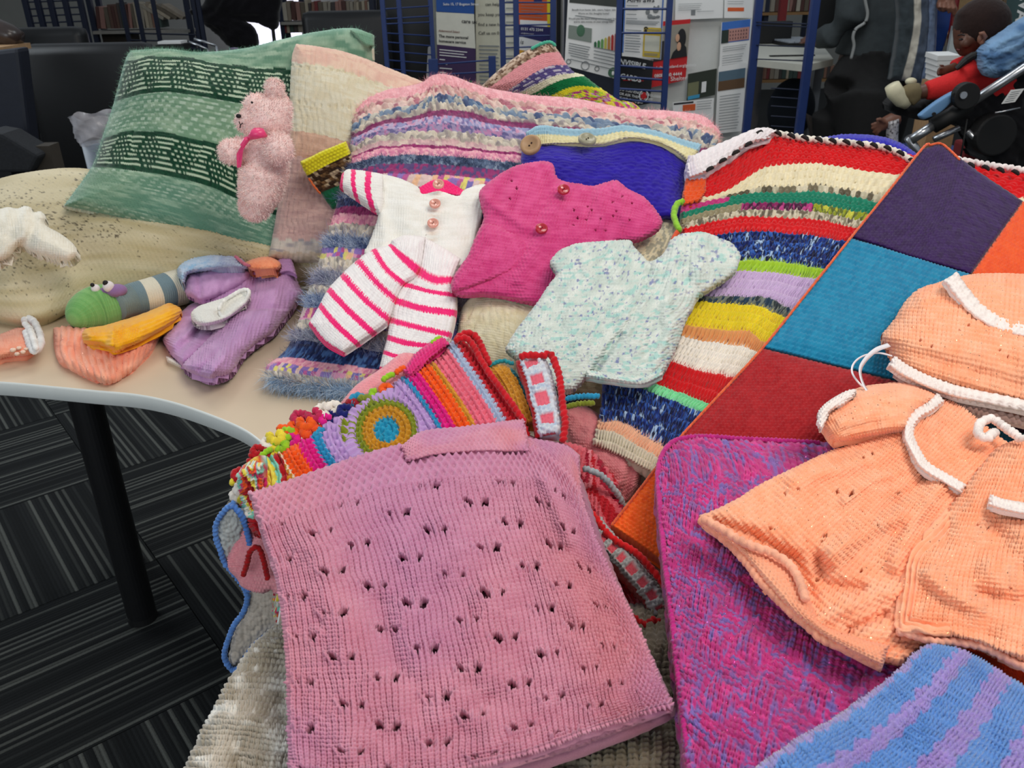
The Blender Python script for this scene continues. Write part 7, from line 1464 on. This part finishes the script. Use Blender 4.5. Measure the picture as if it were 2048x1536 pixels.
for k, (x0, x1, i) in enumerate(((1935, 1952, 0), (1954, 1972, 1), (1974, 1994, 0), (1996, 2010, 1), (2012, 2018, 3), (2020, 2034, 2))):
    a, b = Q(x0, 60, 4.6), Q(x1, 60, 4.6); m = MB(); m.box(((a.x+b.x)/2, 4.68, a.z+.13), (b.x-a.x, .15, .28)); m.box(((a.x+b.x)/2, 4.603, a.z+.20), ((b.x-a.x)*.8, .004, .01)); tag(m.build('book', TAN[i], bevel=.003), ['kraft-brown', 'clay-brown', 'second kraft-brown', 'dull brown', 'thin ochre', 'coral red'][k]+' book standing on the shelf behind the child\'s head', 'book')
t_ = thing('book', 'grey-green book with large white letters on its spine, at the right edge', 'book', Q(2044, 40, 4.3)); a = Q(2036, 46, 4.3); m = MB(); m.box((a.x+.04, 4.36, a.z+.1), (.085, .15, .32)); m.build('cover', cm('spine_teal', (60, 84, 84)), t_)
o = lettering('lettering', 'EVANOV', Q(2044, -16, 4.28), (0, 0, -1), (1, 0, 0), .07, WHI, t_, 'LEFT', .0004, .002)
for (x0, x1, yb) in ((1882, 1914, 40), (1880, 1908, 92)):
    books(x0, x1, yb, 34, 5.0, 'yellow-brown books left of the child', 'in the %s pile left of the toddler' % ('upper' if yb < 60 else 'lower'))
m = MB(); m.tube([Q(1918, -40, 4.5), Q(1904, 60, 4.5), Q(1898, 110, 4.5)], .016, 8); tag(m.build('rack_post', plain('red_frame', (120, 26, 30), .5)), 'dark red slanting upright beside the child\'s face', 'rack')
m = MB(); c = Q(1886, 161, 3.9); m.box((c.x, 3.9, c.z/2), (.12, .14, c.z)); tag(m.build('side_table', plain('pale_wood', (178, 142, 104), .5)), 'narrow stand under the small stack of white magazines', 'stand')
for k in range(5):
    m = MB(); c = Q(1886, 112+k*11, 3.9); m.box(c, (.10, .12, .020), rx=.05); tag(m.build('magazine', WHI), ['topmost', 'second', 'middle', 'fourth', 'bottom'][k]+' white magazine in the small stack beside the toddler\'s hand', 'magazine', 'stack of white magazines')
m = MB(); c = Q(1915, 92, 4.4); m.box((c.x, c.y, (c.z+.09)/2), (.09, .02, c.z+.09)); tag(m.build('paper', LG), 'pale upright sheet between the books and the child\'s face', 'paper')
# ================================================================== people and stroller
SKIN = plain('brown_skin', (92, 58, 44), .5, noise=.08, scale=60)
SKIN2 = plain('brown_skin_warm', (126, 84, 66), .5, noise=.08, scale=60)
def skinb(m, name, mat, par, vox): o = m.build(name, mat, par, remesh=vox); return baked(o)
# ---- seated adult by the desk (head is above the frame)
Y1 = 5.0; k1 = 1/ppm(Y1)
def A1(x, y, d=0.0): return Q(x, y, Y1+d)
th = thing('person', 'seated person in a dark grey top and black trousers, reaching to the keyboard', 'person', (Q(1750, 150, Y1).x, Y1, 0))
m = MB(); m.tube([A1(1742, 150), A1(1752, 100), A1(1758, 40), A1(1756, -40), A1(1750, -95)], [68*k1, 64*k1, 60*k1, 62*k1, 34*k1], 20)
m.tube([A1(1750, -95), A1(1744, -125)], [20*k1, 18*k1], 12); m.ball(A1(1738, -170), 38*k1, (.9, 1, 1.15))
m.tube([A1(1712, -40, -.1), A1(1698, 40, -.14), A1(1660, 74, -.1), A1(1628, 80, 0)], [26*k1, 24*k1, 20*k1, 14*k1], 14)
m.tube([A1(1625, 80, .0), A1(1612, 82, .02)], [11*k1, 12*k1], 10)
for q in range(5): m.tube([A1(1612, 80+q*1.5, .02-q*.015), A1(1602, 78+q*2, .02-q*.018), A1(1596, 82+q*2, .02-q*.018)], [3.6*k1, 3.2*k1, 2.6*k1], 8)
m.tube([A1(1750, 150), A1(1710, 170, -.1), A1(1690, 190, -.15)], [60*k1, 44*k1, 36*k1], 16); m.tube([A1(1762, 160, -.15), A1(1735, 210, -.25), A1(1728, 270, -.25), A1(1722, 340, -.25)], [56*k1, 50*k1, 34*k1, 22*k1], 16)
m.tube([A1(1690, 190, -.15), A1(1668, 230, -.1), A1(1664, 330, -.1)], [36*k1, 30*k1, 20*k1], 14)
body = skinb(m, 'body', SKIN, th, .016)
m = MB(); m.tube([A1(1744, 118), A1(1752, 90), A1(1758, 40), A1(1756, -40), A1(1750, -90)], [72*k1, 70*k1, 66*k1, 68*k1, 38*k1], 20); m.tube([A1(1712, -45, -.1), A1(1700, 40, -.14), A1(1662, 72, -.1), A1(1634, 79, 0)], [32*k1, 30*k1, 25*k1, 17*k1], 14)
tp = skinb(m, 'grey_top', plain('grey_jersey', (58, 64, 66), .95, noise=.12, scale=30, bump=.3), th, .014)
m = MB(); m.tube([A1(1746, 128), A1(1748, 150), A1(1712, 168, -.1), A1(1690, 192, -.15)], [76*k1, 72*k1, 56*k1, 48*k1], 16); m.tube([A1(1764, 145, -.15), A1(1744, 205, -.26), A1(1738, 265, -.26), A1(1730, 345, -.26)], [68*k1, 70*k1, 62*k1, 44*k1], 16); m.tube([A1(1690, 190, -.15), A1(1668, 230, -.1), A1(1664, 335, -.1)], [48*k1, 42*k1, 34*k1], 14); m.tube([A1(1720, 190, -.2), A1(1715, 250, -.2)], [60*k1, 50*k1], 14)
skinb(m, 'black_trousers', plain('black_cloth', (26, 25, 25), .95, noise=.1), th, .014)
pts = smooth_path([(1728, -10), (1732, 10), (1735, 28), (1730, 45), (1712, 58), (1706, 74), (1708, 92), (1702, 118)], 50)
m = MB(); m.tube([Q(x, y, Y1-.30) for x, y in pts], 3.0/ppm(4.7), 8); m.build('pale_cord', plain('cord_grey', (150, 152, 150), .7), th, smooth=True)
# hand resting low, with a patterned sleeve
th2 = thing('person', 'brown hand and patterned cuff hanging low beside the black trousers', 'person', Q(1770, 255, 4.4))
kk = 1/ppm(4.4)
def A2(x, y, d=0.0): return Q(x, y, 4.4+d)
m = MB(); m.tube([A2(1798, 236), A2(1782, 240), A2(1768, 247)], [13*kk, 13*kk, 12*kk], 12); m.ball(A2(1764, 250), 13*kk, (1.1, .7, .9))
for q, (ex, ey) in enumerate(((1742, 250), (1742, 258), (1746, 266), (1752, 272))): m.tube([A2(1762, 246+q*4, -.01), A2((1762+ex)/2-1, (246+q*4+ey)/2-1, -.015), A2(ex, ey, -.005)], [4*kk, 3.8*kk, 3*kk], 8)
m.tube([A2(1768, 244, -.02), A2(1760, 238, -.03), A2(1752, 240, -.03)], [4.4*kk, 4*kk, 3.4*kk], 8)
skinb(m, 'hand', SKIN2, th2, .0045)
cf = cloth('patterned_cuff', [[(1778, 244), (1798, 238)], [(1776, 290), (1796, 290)]], Yp(4.35), step=1.5, st=(5, 8), col=lambda D: np.where(((lumps(D.a, D.b, 3)[0] > .45))[..., None], C(206, 200, 200), C(60, 50, 56)), disp=lambda D: vn(D.a, D.b, 2), amp=.002, er=5, infl=.02, thick=.03, parent=th2)
# ---- coat on the blue chair
th = thing('chair', 'blue plastic chair with a grey-blue striped jacket hung over it, beside the seated person', 'chair', (Q(1840, 150, 4.6).x, 4.6, 0))
m = MB(); m.prism([Q(1878, 14, 4.5), Q(1902, 16, 4.5), Q(1906, 34, 4.5), Q(1898, 60, 4.5), Q(1880, 120, 4.5), Q(1866, 160, 4.5), Q(1846, 160, 4.5), Q(1866, 70, 4.5)], (0, .03, 0)); m.build('backrest', plain('blue_plastic', (26, 60, 128), .4), th, bevel=.006)
m = MB(); c = Q(1830, 190, 4.5); m.box((c.x, 4.3, .44), (.42, .42, .03)); m.build('seat', plain('blue_plastic', (26, 60, 128), .4), th, bevel=.01)
for s in (-1, 1):
    for q in (-1, 1): m = MB(); m.tube([(c.x+s*.18, 4.3+q*.18, .43), (c.x+s*.2, 4.3+q*.2, 0)], .012, 8); m.build('leg', SILV, th)
jk = thing('jacket', 'grey-blue jacket with a cream side stripe hanging over the blue chair', 'jacket', Q(1840, 160, 4.4))
def jk_col(D):
    c = bands(D.u, [.30, .47, .70, .74, .93], [C(58, 66, 70), C(196, 190, 176), C(74, 84, 100), C(40, 48, 66), C(112, 128, 156), C(70, 84, 120)]); return c*(.9+.2*vn(D.px/9, D.py/14, 3))[..., None]
cloth('jacket_body', [[(1792, -30), (1830, -30), (1852, -30), (1876, -30)], [(1796, 40), (1832, 40), (1854, 40), (1874, 40)], [(1790, 100), (1822, 100), (1848, 104), (1870, 108)], [(1780, 160), (1806, 162), (1836, 166), (1860, 160)]], Yp(4.42), step=1.8, st=(30, 50), col=jk_col, disp=lambda D: vn(D.px/6, D.py/18, 4), amp=.004, er=10, infl=.03, wr=(.015, 26, 6), thick=.04, parent=jk)
m = MB(); k3 = 1/ppm(4.3)
def A3(x, y, d=0.0): return Q(x, y, 4.35+d)
th = thing('person', 'brown forearm and hand gripping the top of the blue chair, cut by the frame', 'person', A3(1895, 30))
m.tube([A3(1905, -60), A3(1898, -20), A3(1892, 2)], [19*k3, 17*k3, 15*k3], 12); m.ball(A3(1890, 8), 16*k3, (1, .7, .9))
for q, (ex, ey) in enumerate(((1876, 16), (1886, 22), (1898, 26), (1908, 30))): m.tube([A3(1880+q*8, 6, -.03), A3((1880+q*8+ex)/2+1, 16, -.045), A3(ex, ey, -.035)], [5*k3, 4.6*k3, 3.6*k3], 8)
m.tube([A3(1904, 4, -.02), A3(1910, 18, -.03), A3(1912, 40, -.03), A3(1908, 52, -.02)], [5.4*k3, 5*k3, 4.4*k3, 3.6*k3], 8)
skinb(m, 'forearm_and_hand', SKIN2, th, .0045)
# swivel chair base behind the blue post
th = thing('office_chair', 'round dark swivel chair seen between the two right blue posts', 'chair', (Q(1575, 215, 5.4).x, 5.4, 0))
m = MB(); m.ball(Q(1582, 218, 5.4), 58/ppm(5.4), (.8, .55, 1.0), 28, 18); m.build('backrest', plain('blue_black_cloth', (24, 32, 42), .95), th, smooth=True)
c = Q(1636, 236, 5.2); m = MB(); m.prism([Q(1612, 226, 5.2), Q(1636, 240, 5.2), Q(1656, 232, 5.2), Q(1652, 262, 5.2), Q(1664, 300, 5.2), Q(1630, 300, 5.2)], (0, .04, 0)); m.build('base', plain('dusty_grey', (92, 84, 80), .7), th, bevel=.008)

# ---- toddler in the stroller
Y2 = 3.1; k2 = 1/ppm(Y2)
def B1(x, y, d=0.0): return Q(x, y, Y2+d)
th = thing('person', 'toddler in red top and khaki shoes sitting in the stroller, looking down', 'person', (B1(1960, 150).x, Y2, .6))
m = MB(); m.ball(B1(1959, 55), 45*k2, (1.0, .84, 1.0), 24, 16); m.ball(B1(1942, 76), 32*k2, (.95, .8, 1.0)); m.ball(B1(1930, 96), 14*k2, (1, .9, .9)); m.ball(B1(1920, 66), 12*k2, (.9, 1.2, 1.1)); m.ball(B1(1914, 87), 5*k2, (1.2, 1, .9)); m.ball(B1(1917, 98), 5*k2, (1.1, 1.3, .7)); m.ball(B1(1925, 106), 8*k2, (1, 1, .8)); m.ball(B1(1930, 86, -.045), 10*k2)
m.tube([B1(1955, 90), B1(1968, 120)], [20*k2, 22*k2], 14); m.tube([B1(1970, 118), B1(1985, 150), B1(1990, 190)], [34*k2, 40*k2, 38*k2], 16)
m.tube([B1(1955, 120, .05), B1(1925, 128, .05), B1(1905, 136, .03), B1(1890, 140, .02)], [12*k2, 10*k2, 9*k2, 8*k2], 10); m.ball(B1(1886, 142, .02), 11*k2, (1.1, .8, .9))
for q in range(4): m.tube([B1(1882, 136+q*4, .01), B1(1875, 140+q*3.4, .0), B1(1877, 148+q*1.5, -.005)], [3.4*k2, 3*k2, 2.6*k2], 8)
m.tube([B1(1888, 134, -.01), B1(1882, 130, -.02), B1(1876, 132, -.02)], [3.6*k2, 3.2*k2, 2.6*k2], 8)
m.tube([B1(1972, 160, -.02), B1(1930, 166, -.05), B1(1860, 180, -.05), B1(1835, 186, -.05)], [24*k2, 22*k2, 15*k2, 12*k2], 14)
skinb(m, 'body', SKIN, th, .0065)
m = MB(); m.ball(B1(1964, 48), 48*k2, (1.0, .90, .92), 24, 16); m.ball(B1(1975, 68), 36*k2, (.9, 1.05, 1.0)); m.ball(B1(1940, 32), 24*k2, (1, 1.1, .7))
h = skinb(m, 'hair', wool('cropped_hair', sheen=.1, bump=.8, scale=500, var=.3), th, .006); co, no, cc = fuzzy(h, C(40, 28, 26), .002, 260, 4)
m = MB(); m.tube([B1(1958, 68, -.095), B1(1966, 66, -.10), B1(1971, 74, -.10), B1(1966, 84, -.095), B1(1960, 88, -.09)], [3*k2, 3.6*k2, 3.6*k2, 3.6*k2, 3*k2], 10); m.ball(B1(1961, 77, -.085), 7*k2, (.8, .5, 1.2)); m.build('ear', plain('brown_skin_warm', (126, 84, 66), .5), th, smooth=True)
m = MB(); m.ball(B1(1922, 79, -.058), 3.4*k2, (1.2, .6, .6)); e = m.build('eye', plain('dark_eye', (24, 16, 16), .3), th, smooth=True)
m = MB(); m.tube([B1(1916, 71, -.052), B1(1923, 69, -.062), B1(1930, 71, -.068)], 1.5*k2, 6); m.build('eyebrow', plain('dark_eye', (24, 16, 16), .3), th)
m = MB(); m.tube([B1(1914, 99, -.012), B1(1920, 100, -.03)], 1.6*k2, 6); m.build('mouth', plain('lip_brown', (104, 50, 46), .4), th)
m = MB(); m.tube([B1(1966, 104), B1(1972, 112), B1(1984, 150), B1(1990, 185)], [25*k2, 36*k2, 43*k2, 42*k2], 18); m.tube([B1(1962, 116, .05), B1(1925, 127, .05), B1(1906, 133, .04)], [16*k2, 14*k2, 12*k2], 12); m.tube([B1(1968, 118, -.06), B1(1948, 138, -.08), B1(1925, 150, -.09)], [20*k2, 18*k2, 15*k2], 12)
m.tube([B1(1978, 152, -.03), B1(1930, 163, -.06), B1(1880, 176, -.06), B1(1852, 182, -.06)], [26*k2, 25*k2, 20*k2, 17*k2], 16)
skinb(m, 'red_clothes', plain('red_fleece', (206, 36, 38), .95, noise=.08, scale=200, bump=.3), th, .006)
def shoe(x, y, dx, name='shoe'):
    m = MB(); m.tube([B1(x, y, dx), B1(x-20, y+3, dx), B1(x-34, y+8, dx)], [15*k2, 16*k2, 12*k2], 14); m.tube([B1(x-8, y+6, dx), B1(x-22, y+22, dx)], [15*k2, 13*k2], 12); s = skinb(m, name, plain('khaki_suede', (112, 100, 72), .9, noise=.1, bump=.2), th, .005)
    m = MB(); m.tube([B1(x-54, y-12, dx), B1(x-48, y+2, dx), B1(x-34, y+18, dx), B1(x-22, y+28, dx)], [13*k2, 15*k2, 14*k2, 9*k2], 16); m.build('sole', plain('cream_rubber', (206, 200, 170), .6), s, smooth=True)
shoe(1838, 182, -.08)
m = MB(); m.ball(B1(1822, 163, .06), 9*k2, (1.2, 1, .8)); m.build('shoe', plain('cream_rubber', (206, 200, 170), .6), th, smooth=True)
m = MB(); m.tube([B1(1958, 108, -.10), B1(1945, 112, -.10), B1(1932, 120, -.09), B1(1912, 138, -.09)], [6*k2, 7*k2, 7*k2, 4*k2], 10); m.build('harness_strap', BLKP, th)

th = thing('stroller', 'stroller with denim-blue canopy, silver tubes and black joints at the right edge', 'stroller', (B1(1985, 250).x, Y2, 0))
DEN = lambda D: mix(C(78, 112, 152), C(128, 164, 200), np.clip(vn(D.px/22, D.py/14, 3)*1.6-.3, 0, 1))
cloth('canopy', [[(1955, 90), (2010, 60), (2110, 0)], [(1950, 130), (2020, 110), (2110, 70)], [(1970, 165), (2030, 150), (2110, 110)]], Yp(2.95), outline=[(1961, 112), (1968, 98), (1990, 80), (2011, 66), (2048, 42), (2110, 10), (2110, 95), (2048, 130), (2021, 146), (1992, 156), (1975, 152), (1963, 140)], step=1.6, st=(70, 60), col=DEN, disp=lambda D: k_stock(D.a*2, D.b*2)*.3+vn(D.px/10, D.py/6, 2), amp=.004, er=16, infl=.05, folds=[([(1980, 130), (2010, 115), (2048, 95)], 5, -.012), ([(1985, 105), (2020, 90), (2050, 70)], 5, -.010), ([(2010, 140), (2048, 120)], 5, .008)], thick=.05, parent=th, mat=wool('denim', sheen=.1, bump=.4, scale=1200))
def tb(name, pts, r, mat, Y=2.95): m = MB(); m.tube([Q(x, y, Y) for x, y in pts], r, 18); o = m.build(name, mat, th, smooth=True); return o
tb('push_tube', [(1930, 213), (2060, 128), (2110, 96)], .0155, SILV, 2.88); tb('frame_joint', [(1866, 252), (1900, 232), (1938, 208)], .026, BLKP, 2.88); tb('front_tube', [(1822, 280), (1868, 250)], .0155, SILV, 2.88)
tb('lower_tube', [(1868, 279), (1918, 256)], .011, SILV, 3.0); tb('cross_tube', [(1935, 262), (1978, 306)], .009, SILV, 3.0); tb('front_fork', [(1816, 274), (1836, 304), (1850, 330)], .014, SILV, 2.9)
tb('brake_cable', [(1934, 238), (1926, 290), (1918, 330)], .003, BLKP, 2.86)
m = MB(); c = B1(1926, 190, -.24); m.tube([c, c+Vector((0, -.03, 0))], 24*k2*.92, 28); hb_ = m.build('hinge', BLKP, th, bevel=.003)
m = MB(); c = B1(1926, 190, -.275); m.tube([c, c+Vector((0, -.006, 0))], 6*k2, 18); m.build('hinge_bolt', SILV, hb_)
cloth('blue_side_plate', [[(1836, 225), (1880, 190), (1912, 180)], [(1840, 242), (1880, 225), (1912, 195)]], Yp(2.86), outline=[(1837, 232), (1844, 224), (1870, 204), (1896, 188), (1908, 183), (1911, 190), (1902, 206), (1884, 226), (1866, 236), (1846, 239)], step=1.5, st=(10, 4), col=C(108, 148, 190), disp=lambda D: D.u*0+.5, amp=.0001, er=5, infl=.006, thick=.012, parent=th, mat=wool('matt_blue_plastic', sheen=0, bump=0, var=.02, rough=.4))
for (x, y) in ((1906, 189), (1867, 228)):
    m = MB(); c = Q(x, y, 2.84); m.tube([c, c+Vector((0, -.006, 0))], .006, 14); m.build('rivet', BLKP, th)
cloth('seat_shell', [[(1935, 150), (1990, 140), (2060, 110), (2120, 90)], [(1880, 225), (1960, 240), (2040, 220), (2120, 190)], [(1930, 300), (1990, 330), (2060, 330), (2120, 320)]], Yp(3.05), outline=[(1948, 150), (1975, 158), (2010, 150), (2060, 125), (2120, 90), (2120, 330), (1985, 330), (1965, 290), (1940, 262), (1905, 250), (1860, 238), (1880, 200), (1920, 175)], step=2.6, st=(20, 20), col=C(24, 24, 27), disp=lambda D: vn(D.px/12, D.py/10, 3), amp=.008, er=14, infl=.03, thick=.18, parent=th, mat=wool('black_canvas', sheen=.1, bump=.3))
cloth('footmuff', [[(1770, 190), (1830, 190), (1900, 200)], [(1780, 225), (1840, 240), (1890, 240)]], Yp(3.12), outline=[(1772, 215), (1790, 196), (1830, 205), (1880, 192), (1930, 186), (1930, 220), (1860, 240), (1820, 238), (1790, 228)], step=2.4, st=(10, 8), col=C(26, 26, 28), disp=lambda D: vn(D.px/8, D.py/8, 3), amp=.005, er=8, infl=.02, thick=.06, parent=th, mat=MATS['black_canvas'])
m = MB(); m.prism([Q(2003, 208, 2.84), Q(2030, 204, 2.84), Q(2049, 177, 2.84), Q(2022, 180, 2.84)], (0, .001, 0)); lb_ = m.build('paper_label', WHI, th)
m = MB()
for k in range(5): a, b = Q(2010+k*3.2, 203-k*4.6, 2.838), Q(2028+k*3.2, 200-k*4.6, 2.838); m.tube([a, b], .0008, 5)
m.build('printed_lines', GREY, lb_)
tb('rear_tube', [(1990, 226), (2040, 216)], .003, SILV, 2.86)
m = MB(); c = Q(1985, 268, 3.0); m.tube([c+Vector((0, -.03, 0)), c+Vector((0, .03, 0))], .07, 26); m.build('wheel', BLKP, th, bevel=.006)
for (x, sd) in ((1840, -.3), (2000, -.3), (2000, .25)):
    p = Q(x, 300, 3.0+sd*.3); m = MB(); m.tube([(p.x-.0, 3.0+sd-.02, .09), (p.x, 3.0+sd+.02, .09)], .09, 26); m.build('wheel', BLKP, th, bevel=.006); m = MB(); m.tube([(p.x, 3.0+sd, .09), (p.x, 3.0+sd*.6, .55)], .012, 10); m.build('leg_tube', SILV, th)
m = MB(); c = Q(1960, 292, 3.35); m.box((c.x, c.y, (c.z+.02)/2), (.16, .1, c.z+.02)); tag(m.build('bag', plain('red_cloth', (110, 24, 28), .9), bevel=.012), 'dark red bag showing low beneath the stroller', 'bag')
m = MB(); c = Q(2012, 258, 3.5); m.box((c.x, c.y, (c.z+.03)/2), (.10, .1, c.z+.03)); tag(m.build('box', plain('tan_card', (120, 90, 50), .9), bevel=.006), 'small tan box behind the stroller frame', 'box')
